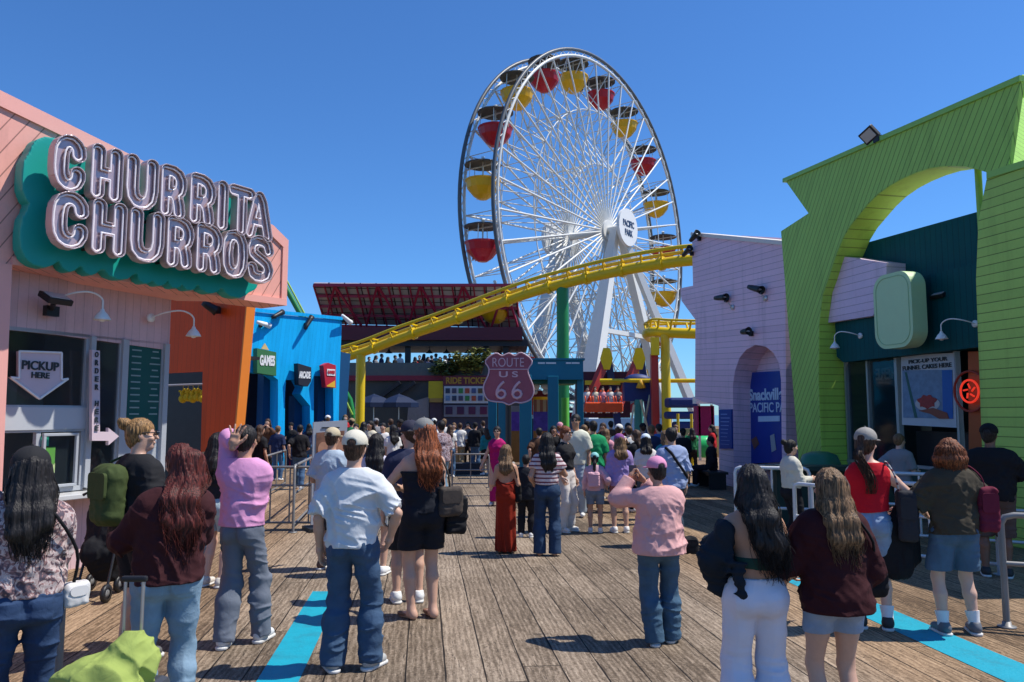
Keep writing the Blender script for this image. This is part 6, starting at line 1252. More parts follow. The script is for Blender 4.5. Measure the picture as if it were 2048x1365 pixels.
P11 = person('woman in long rust red backless dress with brown hair', 1012, 1000, 1106, 890, -6, 'f', 1,
  dict(c=(.22, .018, .008), hem=.95, s=0, g=.01, off=1.28, back=1.20, neck=0, n='dress_bodice'), dict(k='dress', c=(.24, .02, .008), hem=.03, g=.012, flare=.015, f='plain', w=1.1, pleats=9), ('long', 'brownblond', 1.18, .03), shoes=('sandal', (.5, .4, .3)),
  arms={-1: {'w': (-.12, .2, 1.12)}, 1: {'w': (.2, .1, .9)}}, wid=1.02, head=(-10, .02))
P12 = person('woman with long black hair in striped top and dark flared jeans', 1094, 985, 1112, 866, -4, 'f', 1,
  dict(c=(.60, .50, .50), f='stripe', hem=1.02, s=.55, g=.014), dict(k='pants', c=(.025, .05, .10), w=1.06, g=.012, flare=.028, hem=.03), ('long', 'black', 1.15, .04),
  arms={-1: {'w': (-.19, .12, 1.0)}, 1: {'w': (.10, .28, 1.22), 'pole': (1, -.3, -1)}}, wid=1.06, shoes=('sandal', (.6, .6, .6)))
P13 = person('woman in pink cap, baggy pink sweatshirt and flared jeans taking a picture', 1318, 1090, 1290, 914, 6, 'f', 1,
  dict(c=(.66, .36, .34), hem=.86, s=1.9, g=.05, flare=.04, n='sweatshirt', amp=.009, sf=.01), dict(k='pants', c=(.055, .11, .17), w=.98, g=.016, flare=.030, hem=.03, amp=.006), ('short', 'black'), cap=('cap', (.66, .27, .42)),
  arms={-1: {'w': (-.20, .26, 1.56), 'hand': 'grip', 'palm': (1, -.2, 0), 'pole': (-.8, -.1, -1)}, 1: {'w': (-.06, .30, 1.52), 'hand': 'grip', 'palm': (-1, -.2, 0), 'pole': (.8, 0, -1)}}, legs={-1: (-.06, -.02), 1: (.13, .08), 'turn': {-1: -15, 1: -35}}, shoes=('sneaker', (.5, .58, .68)), wid=1.30, head=(12, .03))
P14 = person('woman with very long dark hair in green bra top and white trousers', 1508, 1100, 1490, 930, -3, 'f', 1,
  dict(k='band', c=(.025, .07, .05), hem=1.10, s=0, g=.006, zt=1.17, neck=0, n='bra_top', amp=.001), dict(k='pants', c=(.66, .66, .74), f='plain', w=1.04, g=.026, flare=.035, hem=.03, amp=.0045), ('wavy', 'black', 1.06, .10),
  arms={-1: {'w': (-.16, .20, 1.12), 'pole': (-1, -.7, -.4)}, 1: {'w': (.22, .14, .98)}}, wid=1.10)
P15 = person('woman with long light brown hair in oversized maroon sweatshirt and frayed denim shorts', 1665, 1120, 1496, 938, 6, 'f', 0,
  dict(c=(.040, .008, .010), hem=.86, s=1.9, g=.055, flare=.03, n='sweatshirt', amp=.007), dict(k='shorts', c=(.26, .33, .43), hem=.71, g=.018, flare=.008, w=.98, amp=.006), ('long', 'brownblond', 1.15, .02), wid=1.12,
  arms={-1: {'w': (-.18, .22, 1.05), 'pole': (-1, -.6, -.3)}, 1: {'w': (.24, .14, .92)}}, shoes=('sneaker', (.6, .6, .6)), legs={-1: (-.085, .02), 1: (.10, -.02)})
P16 = person('woman in grey cap, red tank top and jeans carrying a striped bag and black jacket', 1738, 1000, 1258, 857, -18, 'f', 3,
  dict(c=(.50, .008, .02), hem=1.03, s=0, g=.008, n='tank_top', zt=1.46, amp=.002), dict(k='pants', c=DENS, w=1.08, g=.010, hem=.60), ('pony', 'brown', 1.22), cap=('cap', (.30, .28, .25)), head=(-30, 0),
  arms={-1: {'w': (-.10, .22, 1.15)}, 1: {'w': (.24, .16, 1.02), 'pole': (1, -.6, 0)}}, shoes=('sneaker', (.03, .03, .03)), extra=('socks',))
P17 = person('woman with curly auburn hair in dark olive sweater and knee length denim shorts', 1908, 1080, 1270, 878, -4, 'f', 3,
  dict(c=(.055, .045, .03), hem=.90, s=1.0, g=.045, n='sweater', sf=.02, amp=.011), dict(k='shorts', c=(.07, .13, .20), hem=.56, g=.022, flare=.022, w=.98), ('bob', 'auburn'),
  arms={-1: {'w': (-.15, .22, 1.05), 'pole': (-1, -.6, 0)}, 1: {'w': (.14, .22, 1.05), 'pole': (1, -.6, 0)}}, legs={-1: (-.13, 0), 1: (.15, .02)}, shoes=('sneaker', (.12, .13, .15)), extra=('socks',), wid=1.15)
P18 = person('bearded man in black cap and black T-shirt on the right by the green wall', 1985, 980, 1155, 848, -30, 'm', 4,
  dict(c=(.012, .012, .014), hem=.88, s=.9, g=.04, n='tshirt', sf=.02, amp=.009), dict(k='shorts', c=(.10, .07, .06), hem=.45, g=.03, f='plain'), ('short', 'black'), cap=('cap', (.012, .012, .012)), head=(-15, 0),
  arms={1: {'w': (.16, .28, 1.08), 'pole': (1, -.7, 0)}}, shoes=('sneaker', (.03, .03, .03)), wid=1.28, belly=.04)
P19 = person('woman with tied back black hair in cream jacket and black trousers in side view', 1583, 985, 1100, 880, -82, 'f', 0,
  dict(c=(.55, .53, .45), hem=.98, s=1.9, g=.028, n='jacket'), dict(k='pants', c=(.012, .012, .016), f='plain', g=.02), ('bun', 'black'), arms={1: {'w': (.10, .30, 1.12)}, -1: {'w': (-.1, .30, 1.10)}}, shoes=('sneaker', (.05, .05, .05)))
P20 = person('woman in magenta dress and sunglasses facing us left of the gateway', 994, 930, 1012, 853, 172, 'f', 0,
  dict(c=(.38, .008, .12), hem=.95, s=0, g=.012, n='dress_top'), dict(k='dress', c=(.38, .008, .12), hem=.1, g=.012, flare=.02, f='plain', pleats=7), ('bun', 'black'), glasses=True, arms={1: {'w': (.34, .05, .88)}, -1: {'w': (-.30, .0, .9)}}, wid=.95)
P21 = person('woman in black cut out top, white trousers and sunglasses facing right', 1131, 950, 1064, 853, -130, 'f', 0,
  dict(c=(.02, .02, .022), hem=1.02, s=.0, g=.012, n='top'), dict(k='pants', c=(.62, .58, .54), f='plain', g=.02, flare=.01, w=1.04), ('bun', 'auburn'), glasses=True, arms={1: {'w': (.22, .1, .9)}}, shoes=('sneaker', (.72, .7, .66)))
P22 = person('man with dark hair, sunglasses and pale yellow shirt among the crowd', 1152, 930, 1034, 829, 165, 'm', 1,
  dict(c=(.62, .62, .50), hem=.88, s=.8, g=.03, n='tshirt'), dict(k='pants', c=(.32, .38, .44), g=.02), ('short', 'black'), glasses=True)
P23 = person('small child in aqua cap, pink top and denim shorts holding hands', 1190, 985, 1066, 905, -8, 'f', 1,
  dict(c=(.58, .36, .42), hem=.93, s=1.8, g=.03, n='jacket'), dict(k='shorts', c=(.15, .20, .28), hem=.62, g=.02), ('pony', 'black', 1.35), cap=('cap', (.25, .55, .52)), shoes=('sneaker', (.75, .72, .7)), wid=1.2, arms={1: {'w': (.28, .05, 1.05)}})
P24 = person('girl in lilac sweater and shorts with purple and white cap beside the small child', 1240, 970, 1066, 868, 6, 'f', 0,
  dict(c=(.34, .24, .50), hem=.84, s=1.9, g=.036, n='sweater'), dict(k='shorts', c=(.30, .12, .14), hem=.72, g=.012, f='plain'), ('wavy', 'brownblond', 1.28), cap=('cap', (.24, .08, .26)), shoes=('sneaker', (.75, .74, .72)), wid=1.1)
P25 = person('man with black hair in pale blue shirt with a dark strap across his back', 1345, 960, 1092, 856, 18, 'm', 0,
  dict(c=(.28, .34, .52), hem=.86, s=.95, g=.038, n='shirt', amp=.01), dict(k='pants', c=(.04, .06, .09), g=.018), ('short', 'black'), head=(-20, 0), wid=1.1)
P26 = person('person with black hair in bright green shirt in the crowd below the orange seats', 1187, 900, 1025, 842, 4, 'm', 1,
  dict(c=(.01, .26, .10), hem=.86, s=.9, g=.034, n='shirt'), dict(k='pants', c=(.02, .02, .03), g=.018, f='plain'), ('short', 'black'), wid=1.08)
P27 = person('person in white cap and pale top to the right of the lilac sweater girl', 1292, 920, 1050, 868, -5, 'f', 0,
  dict(c=(.62, .58, .56), hem=.9, s=.8, g=.03), dict(k='pants', c=(.05, .07, .1), g=.018), ('long', 'black', 1.35), cap=('cap', (.6, .68, .74)))
P28 = person('child in black coat between the rust dress and the striped top', 1052, 985, 1075, 910, -10, 'm', 1,
  dict(c=(.014, .016, .022), hem=.8, s=1.9, g=.04, n='coat'), dict(k='pants', c=(.012, .012, .016), f='plain', g=.02), ('short', 'black'), wid=1.15)
P29 = person('seated person in black in the shade at the lilac building corner', 1418, 930, None, 0, 70, 'm', 1, dict(c=(.015, .015, .018), hem=.9, s=1.9, g=.04, n='coat'), dict(k='pants', c=(.015, .015, .02), f='plain', g=.02), ('short', 'black'), seat=True, loc=gnd(1424, 975), height=1.7)
bn = root('bench', gnd(1424, 976), 'black bench in the shade in front of the lilac corner', 'bench'); b = MB(); c = gnd(1424, 976); b.box(c + V((0, 0, .41)), (.5, 1.3, .06)); b.build('seat', BLACK, bn)
for sy in (-.55, .55): b = MB(); b.box(c + V((0, sy, .19)), (.42, .06, .38)); b.build('leg', BLACK, bn)
P30 = person('person in white top on the left carrying a cup behind the maroon sweater', 404, 1000, 1120, 905, 150, 'f', 3, dict(c=(.62, .45, .5), hem=.9, s=.8, g=.02), dict(k='pants', c=(.06, .08, .12), g=.015), ('long', 'brown', 1.3))
P31 = person('man in grey and white patterned shirt and jeans near the menu boards', 882, 910, 1008, 842, 35, 'm', 1, dict(c=(.42, .42, .50), f='floral', hem=.88, s=.8, g=.03), dict(k='pants', c=(.14, .24, .33), g=.018), ('short', 'black'))
# -- held and carried things
def sdf_obj(name, fn, lo, hi, v, m, M=None, parent=None, smooth=True):
    f = Fld(lo, hi, v); fn(f); a_, b_ = f.mesh(); return link(name, np_mesh(name, a_, b_, m, smooth), M, parent)
def on(P, pt): return P[1] @ V(pt)
def phone(P, c, yaw, tilt, label):
    o = root('phone', on(P, c), label, 'phone'); M = P[1] @ Matrix.Translation(c) @ Matrix.Rotation(R(yaw), 4, 'Z') @ Matrix.Rotation(R(tilt), 4, 'X')
    b = MB(); b.box((0, 0, 0), (.078, .011, .16)); b.build('case', mat('phone_case', (.02, .025, .035), rough=.3), o, M, bevel=.004); b = MB(); b.box((0, -.0065, 0), (.07, .001, .148)); b.build('screen', mat('phone_screen', (.05, .06, .08), rough=.08), o, M)
phone(P3, (-.06, .385, 1.34), 10, -40, 'dark phone held up by the woman in the maroon sweater')
phone(P13, (-.13, .44, 1.58), 0, -5, 'dark phone raised by the woman in the pink cap')
def bag(name, P, c, hd, m, label, cat, strap=None, sm=None, yaw=0, v=.012, rr_=.04, flap=True):
    o = root(name, on(P, c), label, cat); M = P[1] @ Matrix.Translation(c) @ Matrix.Rotation(R(yaw), 4, 'Z')
    def fn(f):
        f.rbox((0, 0, 0), hd, rr_ if name != 'backpack' else .08); folds(f, .007, 26, 22, label)
    b_ = sdf_obj('bag_body', fn, [-h - .05 for h in hd], [h + .05 for h in hd], v, m, M, o)
    if flap: b = MB(); b.poly([rrect(-hd[0] * .8, -hd[2] * .1, hd[0] * .8, hd[2] * .75, .03, 4)], -hd[1] - .012, -hd[1] + .01); b.build('front_pocket', m, o, M, bevel=.006)
    if strap: b = MB(); b.tube(smooth([V(p) for p in strap], 4), .009, 6); b.build('strap', sm or m, o, P[1])
    return o
BLK = fabric((.012, .012, .014)); OLV = fabric((.05, .07, .022))
bag('backpack', P2, (0, -.215, 1.20), (.145, .085, .22), OLV, 'olive green backpack on the back of the man with the bun', 'backpack', [(-.13, -.16, 1.05), (-.17, .02, 1.15), (-.15, .1, 1.3), (-.13, .02, 1.47), (-.12, -.15, 1.43)])
bag('handbag', P1, (.25, .0, .94), (.065, .035, .065), mat('white_leather', (.62, .6, .58), rough=.4), 'small white handbag at the hip of the woman in the floral blouse', 'handbag', [(.24, 0, 1.0), (.23, -.10, 1.2), (.08, -.16, 1.44), (-.05, .02, 1.50)], BLK, 20, .01, .02)
bag('handbag', P9, (.22, -.10, 1.03), (.11, .07, .13), fabric((.07, .055, .045)), 'brown bag hanging at the hip of the copper haired woman', 'handbag', [(.22, -.1, 1.15), (.18, -.15, 1.3), (.12, -.08, 1.45)])
bag('shopping_bag', P9, (.30, -.02, .90), (.10, .08, .17), BLK, 'plain black carrier bag hanging low beside the black romper', 'bag', [(.3, 0, 1.06), (.31, .05, 1.12), (.3, .1, 1.06)])
bag('shoulder_bag', P13, (.31, .02, .92), (.08, .05, .08), BLK, 'black pouch showing under the hem of the pink sweatshirt', 'bag')
bag('shoulder_bag', P17, (.27, -.05, 1.12), (.09, .08, .20), fabric((.14, .015, .035)), 'maroon shoulder bag of the woman with curly auburn hair', 'bag', [(.27, -.05, 1.3), (.22, -.08, 1.42), (.15, .0, 1.50), (.2, .1, 1.35)])
bag('shoulder_bag', P15, (.27, .02, 1.02), (.09, .07, .09), BLK, 'black shoulder bag hanging at the right of the maroon sweatshirt', 'bag', [(.26, 0, 1.1), (.2, -.14, 1.3), (.1, -.08, 1.48)])
bag('tote_bag', P16, (.30, -.02, 1.0), (.08, .10, .22), fabric((.03, .03, .035)), 'dark tote bag with striped strap on the shoulder of the red tank top', 'bag', [(.24, -.06, 1.2), (.20, -.12, 1.36), (.14, -.05, 1.47), (.18, .08, 1.3)], fabric((.4, .4, .4), 'stripe'))
bag('small_bag', P23, (-.02, -.20, 1.18), (.13, .09, .16), fabric((.62, .36, .42)), 'pink backpack on the small child in the aqua cap', 'backpack')
bag('shoulder_bag', P11, (.20, .0, .98), (.05, .06, .16), BLK, 'narrow black bag at the right hip of the rust red dress', 'bag', [(.2, 0, 1.12), (.17, -.1, 1.3), (.1, -.05, 1.45)])
bag('tote_bag', P20, (-.28, -.02, .80), (.12, .08, .16), fabric((.35, .33, .30)), 'pale grey bag carried by the woman in the magenta dress', 'bag', [(-.28, 0, .95), (-.28, .02, 1.03), (-.3, 0, .95)])
b = MB(); b.tube([on(P25, p) for p in ((-.15, -.07, 1.46), (-.10, -.16, 1.38), (-.02, -.185, 1.25), (.08, -.185, 1.12), (.17, -.14, 1.02), (.21, .02, .96))], .02, 6); tag(b.build('crossbody_strap', BLK), 'dark strap across the back of the man in the pale blue shirt', 'strap')
# black jacket slipping off the shoulder / draped clothes
def drape(name, P, fn, lo, hi, m, label, cat='jacket', v=.012):
    f = Fld(lo, hi, v); fn(f); a_, b_ = f.mesh(); o = link(name, np_mesh(name, a_, b_, m), P[1]); tag(o, label, cat); return o
def jk(f):
    f.cap((-.19, -.03, 1.32), (-.25, -.02, 1.16), .07, .095, .04); f.cap((-.25, -.02, 1.16), (-.22, .02, 1.0), .095, .07, .05, .8); f.cap((-.14, -.13, 1.12), (-.12, -.13, .96), .05, .04, .06, .6); f.cap((-.24, .1, 1.2), (-.1, .2, 1.0), .08, .07, .05); folds(f, .018, 16, 20, 'jk')
drape('jacket', P14, jk, (-.5, -.35, .8), (.1, .4, 1.5), fabric((.012, .018, .026)), 'black jacket slipped off the left shoulder of the green bra top woman')
def jk2(f):
    f.cap((.27, .05, 1.02), (.24, .02, .55), .09, .12, .05, .6); f.cap((.32, .12, 1.0), (.34, .08, .62), .06, .08, .05, .7); f.cap((.16, .0, .9), (.14, .02, .50), .07, .06, .05, .7); folds(f, .014, 22, 6, 'jk2')
drape('jacket', P16, jk2, (-.05, -.2, .35), (.55, .35, 1.15), BLK, 'black jacket draped over the arm of the woman in the red tank top')
def cup(P, c, label, m):
    o = root('paper_cup', on(P, c), label, 'cup'); b = MB(); b.lathe([(0, 0), (.030, 0), (.040, .10), (.038, .10), (.03, .01)], (0, 0, 0), 16); b.build('cup', m, o, P[1] @ Matrix.Translation(c)); b = MB(); b.lathe([(.042, .10), (.042, .108), (0, .112)], (0, 0, 0), 16); b.build('lid', WHITE, o, P[1] @ Matrix.Translation(c))
cup(P1, (-.0, .41, 1.30), 'white paper cup held by the woman in the floral blouse', mat('paper_white', (.7, .7, .68)))

# ================================================================ the crowd: a few built people copied and recoloured
SETS = {}
def arche(k, seat=False, **kw):
    r_ = person('x', 0, 0, None, 0, 0, loc=(0, 0, 0), height=1.72, v=.019, d=20., seat=seat, **kw)[0]; SETS[k] = r_; return r_
PLN = dict(f='plain')
arche('mt', sex='m', skin=0, top_=dict(c=(.2, .2, .2), hem=.88, s=.85, g=.03, n='tshirt'), bot=dict(k='pants', c=(.1, .1, .1), g=.02, f='plain'), hair=('short', 'black'))
arche('mc', sex='m', skin=0, top_=dict(c=(.21, .2, .2), hem=.88, s=1.9, g=.036, n='jacket'), bot=dict(k='pants', c=(.11, .1, .1), g=.02, f='plain'), hair=('short', 'black'), cap=('cap', (.3, .31, .3)), arms={1: {'w': (.1, .28, 1.15)}})
arche('fl', sex='f', skin=1, top_=dict(c=(.22, .2, .2), hem=.95, s=.6, g=.018, n='shirt'), bot=dict(k='pants', c=(.12, .1, .1), g=.012, f='plain'), hair=('long', 'black', 1.2))
arche('fs', sex='f', skin=0, top_=dict(c=(.23, .2, .2), hem=.9, s=1.8, g=.03, n='sweater'), bot=dict(k='shorts', c=(.13, .1, .1), hem=.6, g=.02, f='plain'), hair=('wavy', 'brown', 1.25))
arche('mw', sex='m', skin=0, top_=dict(c=(.25, .2, .2), hem=.88, s=.85, g=.03, n='tshirt'), bot=dict(k='pants', c=(.15, .1, .1), g=.02, f='plain'), hair=('short', 'black'), legs={-1: (-.09, .24), 1: (.1, -.2)}, arms={-1: {'w': (-.24, -.12, .95)}, 1: {'w': (.16, .26, 1.08)}})
arche('fp', sex='f', skin=1, top_=dict(c=(.26, .2, .2), hem=.95, s=1.8, g=.022, n='sweater'), bot=dict(k='pants', c=(.16, .1, .1), g=.014, f='plain'), hair=('long', 'brown', 1.22), arms={-1: {'w': (-.08, .26, 1.5), 'pole': (-1, 0, -1)}, 1: {'w': (.06, .27, 1.5), 'pole': (1, 0, -1)}}, legs={-1: (-.12, .04), 1: (.12, -.05)})
arche('st', seat=True, sex='m', skin=0, top_=dict(c=(.24, .2, .2), hem=.9, s=.9, g=.03, n='tshirt'), bot=dict(k='pants', c=(.14, .1, .1), f='plain', g=.02), hair=('short', 'black'))
used = set()
CM = {}
def cmat(c, kind='plain'): return fabric(c, kind)
def crowd(k, loc, rz, h, ct, cb, label, group, cc=None, hc=None, skin=None):
    src = SETS[k]
    if k in used: o = src.copy(); col.objects.link(o); kids = [(c_, c_.copy()) for c_ in src.children if c_.get('_s') is None]
    else: o = src; used.add(k); kids = [(c_, c_) for c_ in list(src.children)]
    h = h / (1.72); B = SETS_M[k]
    o.matrix_basis = Matrix.Translation(loc) @ Matrix.Rotation(R(rz), 4, 'Z') @ Matrix.Scale(h * 1.72 / 1.75, 4)
    for c_, n_ in kids:
        nm = c_.name.split('.')[0]
        if n_ is not c_:
            col.objects.link(n_); n_.parent = o; n_.matrix_basis = Matrix.Identity(4)
            for g_ in c_.children: g2 = g_.copy(); col.objects.link(g2); g2.parent = n_; g2.matrix_basis = Matrix.Identity(4)
        c2 = ct if nm in ('tshirt', 'jacket', 'shirt', 'sweater') else cb if nm in ('trousers', 'shorts') else cc if nm == 'cap' else HAIRC[hc] if nm == 'hair' and hc else None
        if c2: n_.material_slots[0].link = 'OBJECT'; n_.material_slots[0].material = fabric(c2, 'hair' if nm == 'hair' else 'plain')
    if skin is not None: o.material_slots[0].link = 'OBJECT'; o.material_slots[0].material = skin_mat(skin)
    for q in ('label', 'category', 'group'):
        if q in o: del o[q]
    tag(o, label, 'person', group); return o
SETS_M = {k: 1 for k in SETS}
CN = {'black': (.015, .015, .018), 'white': (.66, .65, .62), 'grey': (.22, .22, .23), 'navy': (.02, .03, .08), 'red': (.42, .02, .025), 'blue': (.04, .13, .35), 'pink': (.6, .28, .35), 'green': (.03, .2, .08), 'cream': (.6, .55, .42), 'teal': (.02, .2, .22), 'denim': (.06, .12, .22), 'khaki': (.3, .22, .12), 'purple': (.18, .06, .28), 'orange': (.6, .18, .03), 'brown': (.1, .05, .03)}
# (column, top row, distance, kind, facing, top colour, bottom colour, cap colour)
CW = [(520, 850, 17, 'fl', 20, 'black', 'black', None, 'with long hair beside the orange pillar'), (556, 852, 22, 'mt', -10, 'navy', 'denim', None, 'in front of the GAMES doorway'), (600, 850, 19.5, 'mt', 5, 'black', 'denim', None, 'left of the photo board'),
 (535, 838, 25, 'fl', 160, 'brown', 'black', None, 'inside the first blue doorway'), (582, 846, 27, 'mc', 170, 'black', 'navy', 'black', 'against the blue middle pillar'), (618, 848, 26, 'fs', 20, 'navy', 'denim', None, 'at the middle blue doorway'), (655, 832, 27, 'mc', 10, 'black', 'grey', 'white', 'just above the photo board'), (645, 842, 25, 'mt', 60, 'grey', 'black', None, 'behind the photo board'),
 (690, 828, 29, 'fl', 190, 'red', 'black', None, 'right of the blue hall corner'), (703, 838, 24, 'mc', 10, 'green', 'khaki', 'khaki', 'left of the yellow column'), (712, 848, 21, 'mt', 185, 'white', 'denim', None, 'below the yellow column'), (727, 844, 23, 'fl', 0, 'brown', 'denim', None, 'in front of the yellow column'), (741, 842, 21, 'fs', 190, 'cream', 'denim', None, 'facing us right of the yellow column'),
 (752, 838, 26, 'mc', 30, 'grey', 'navy', 'grey', 'under the left navy parasol'), (766, 846, 20, 'mt', 175, 'white', 'khaki', None, 'facing us below the parasols'), (781, 838, 24, 'mt', 0, 'khaki', 'black', None, 'between the two parasols'), (786, 850, 18, 'fl', 30, 'white', 'denim', None, 'in white near the grey cap'), (800, 840, 21, 'mc', -20, 'black', 'khaki', 'black', 'right of the parasols in black'), (812, 842, 19, 'mt', -10, 'black', 'denim', None, 'next to the dark cap man'),
 (868, 838, 26, 'mc', 20, 'navy', 'black', 'white', 'in a white cap below the yellow sign'), (888, 838, 24, 'mt', 10, 'white', 'black', None, 'left of the menu boards'), (908, 846, 27, 'fs', 190, 'cream', 'black', None, 'seated side under the first menu board'), (920, 846, 26, 'mt', 0, 'white', 'khaki', None, 'in white under the menu boards'), (936, 844, 27, 'fl', 180, 'grey', 'black', None, 'in grey under the menu boards'), (950, 846, 26, 'mc', 10, 'black', 'denim', 'black', 'left of the magenta dress'), (966, 842, 28, 'mt', 20, 'black', 'khaki', None, 'beneath the shield sign'), (900, 850, 23, 'fl', 0, 'white', 'denim', None, 'in white next to the patterned shirt'),
 (972, 856, 24, 'fs', 0, 'teal', 'black', None, 'in teal behind the magenta dress'),
 (1078, 856, 18, 'mt', 0, 'brown', 'black', None, 'behind the striped top'), (1107, 852, 19, 'fl', 190, 'black', 'black', None, 'left of the black cut out top'), (1120, 846, 22, 'mc', 160, 'pink', 'denim', 'pink', 'in pink by the lime post'), (1168, 850, 17, 'mt', 10, 'black', 'black', None, 'left of the bright green shirt'), (1175, 844, 21, 'mc', 0, 'khaki', 'black', 'black', 'below the teal gatepost'), (1206, 846, 20, 'fl', 170, 'black', 'denim', None, 'under the orange seats'), (1212, 858, 17, 'fs', -30, 'pink', 'denim', None, 'right of the bright green shirt'),
 (1222, 842, 23, 'mt', 0, 'brown', 'black', None, 'behind the purple cap'), (1238, 850, 17.5, 'mc', 0, 'white', 'grey', 'white', 'in a white cap over the lilac sweater'), (1256, 846, 21, 'fl', 10, 'red', 'black', None, 'in red near the teal ride post'), (1258, 852, 16.5, 'mt', 0, 'white', 'denim', None, 'in white between the two caps'), (1272, 860, 15, 'fl', 10, 'black', 'black', None, 'left of the white cap'), (1286, 848, 20, 'mc', 5, 'blue', 'black', 'black', 'in blue under the crossed rods'), (1303, 850, 17, 'mt', -5, 'navy', 'denim', None, 'in navy at the blue ride post'), (1318, 848, 19, 'mt', 0, 'blue', 'grey', None, 'in blue under the yellow column'), (1330, 862, 14, 'fs', 20, 'teal', 'black', None, 'in teal touching the pale blue shirt'), (1366, 858, 20, 'mc', 0, 'black', 'black', 'black', 'in black right of the pale blue shirt'), (1384, 858, 24, 'fl', 0, 'green', 'black', None, 'beside the green drum'), (1797, 868, 12.1, 'mt', -60, 'grey', 'black', None, 'at the glass of the green shop'), (1352, 850, 23, 'mt', 150, 'grey', 'denim', None, 'under the low navy ride car'), (1424, 850, 24, 'fs', 100, 'red', 'black', None, 'in the magenta booth doorway')]
GA = 'people in the crowd before the blue hall and restaurant'; GB = 'people in the crowd before the rides'
for i_, (px, tp, D_, k, rz, ct, cb, cc, ds) in enumerate(CW):
    if k == 'mt' and i_ % 2 == 0: k = 'mw'
    if k == 'fl' and i_ % 2 == 1: k = 'fp'
    rz += (i_ * 53) % 90 - 45 if i_ % 3 == 0 else 0
    p = at(px, 860, D_); h = at(px, tp, D_).z; h = min(max(h, 1.45), 1.86)
    who = {'mw': 'short haired person', 'fp': 'person with long brown hair', 'mt': 'short haired person', 'mc': 'person in ' + str(cc) + ' cap', 'fl': 'person with long hair', 'fs': 'person with wavy hair'}[k]
    crowd(k, V((p.x, D_, 0)), rz, h, CN[ct], CN[cb], who + ' in ' + ct + ' top ' + ds, GA if px < 1000 else GB if px < 1500 else None, CN[cc] if cc else None, random.choice(['black', 'black', 'brown', 'brownblond']), random.choice([0, 1, 2, 3]))
rnd = random.Random(5)
dk = [(738, 'mt'), (752, 'fl'), (763, 'mt'), (776, 'fl'), (790, 'mt'), (800, 'mc'), (830, 'fl'), (839, 'mt'), (848, 'fs'), (856, 'fl'), (863, 'mt'), (872, 'mc'), (880, 'fl'), (890, 'fs'), (899, 'mt'), (911, 'mt')]
NM = ['black', 'grey', 'navy', 'brown', 'black', 'white', 'red', 'black', 'grey', 'navy', 'black', 'teal', 'grey', 'white', 'black', 'brown']
for i, (px, k) in enumerate(dk):
    Y = RBY + .6 + (i % 3) * .5; p = at(px, 722, Y); 
    crowd(k, V((p.x, Y, at(px, 714 - 3 * (i % 3), Y).z - 1.7)), rnd.uniform(0, 360), 1.7, CN[NM[i]], CN['black'], 'distant person in ' + NM[i] + ' at the upper deck railing, number ' + ['one', 'two', 'three', 'four', 'five', 'six', 'seven', 'eight', 'nine', 'ten', 'eleven', 'twelve', 'thirteen', 'fourteen', 'fifteen', 'sixteen'][i] + ' from the left', 'people on the restaurant upper deck', CN['black'], 'black')
b = MB(); b.box(((c0_ := at(720, 728, RBY)).x + 3.5, RBY + 4, zd - .12), (9, 8, .1)); o = b.build('deck_floor', DST, rb)
for k_, c_ in gond_pos:
    if k_ in (0, 1, 2, 3, 5, 6, 7, 8, 9, 10, 11, 18, 19):
        for j in range(2 if k_ % 3 else 1):
            crowd('st', c_ + V((-.25 + .5 * j, .1, -1.93)), 90 * j + 40 * k_, 1.6, CN[['black', 'white', 'navy', 'grey', 'red'][(k_ + j) % 5]], CN['black'], 'tiny rider ' + ('on the left ' if j == 0 else 'on the right ') + 'seat of the ' + ('red' if k_ % 2 else 'yellow') + ' gondola, ' + {0: 'right side first above hub level', 1: 'right side second above hub level', 2: 'upper right', 3: 'upper right below the top', 5: 'top, right of the summit', 6: 'top left', 7: 'upper left', 8: 'left side second above hub level', 9: 'left side first above hub level', 10: 'left side first below hub level', 11: 'left side second below hub level', 18: 'lower right', 19: 'right side first below hub level'}[k_], 'riders in the wheel gondolas')
for j in range(5): p = c0.lerp(c1, .5); q = at(1168, 815, 35.4).lerp(at(1244, 815, 35.4), (j + .5) / 5); crowd('st', q + V((0, .1, -.28)), 180, 1.6, CN[['white', 'cream', 'pink', 'white', 'grey'][j]], CN['denim'], 'rider in ' + ['white', 'cream', 'pink', 'pale', 'grey'][j] + ' top, ' + ['first', 'second', 'third', 'fourth', 'fifth'][j] + ' orange seat from the left', 'riders on the orange seats')
for k, o in SETS.items():
    if k not in used:
        for c_ in list(o.children): bpy.data.objects.remove(c_)
        bpy.data.objects.remove(o)
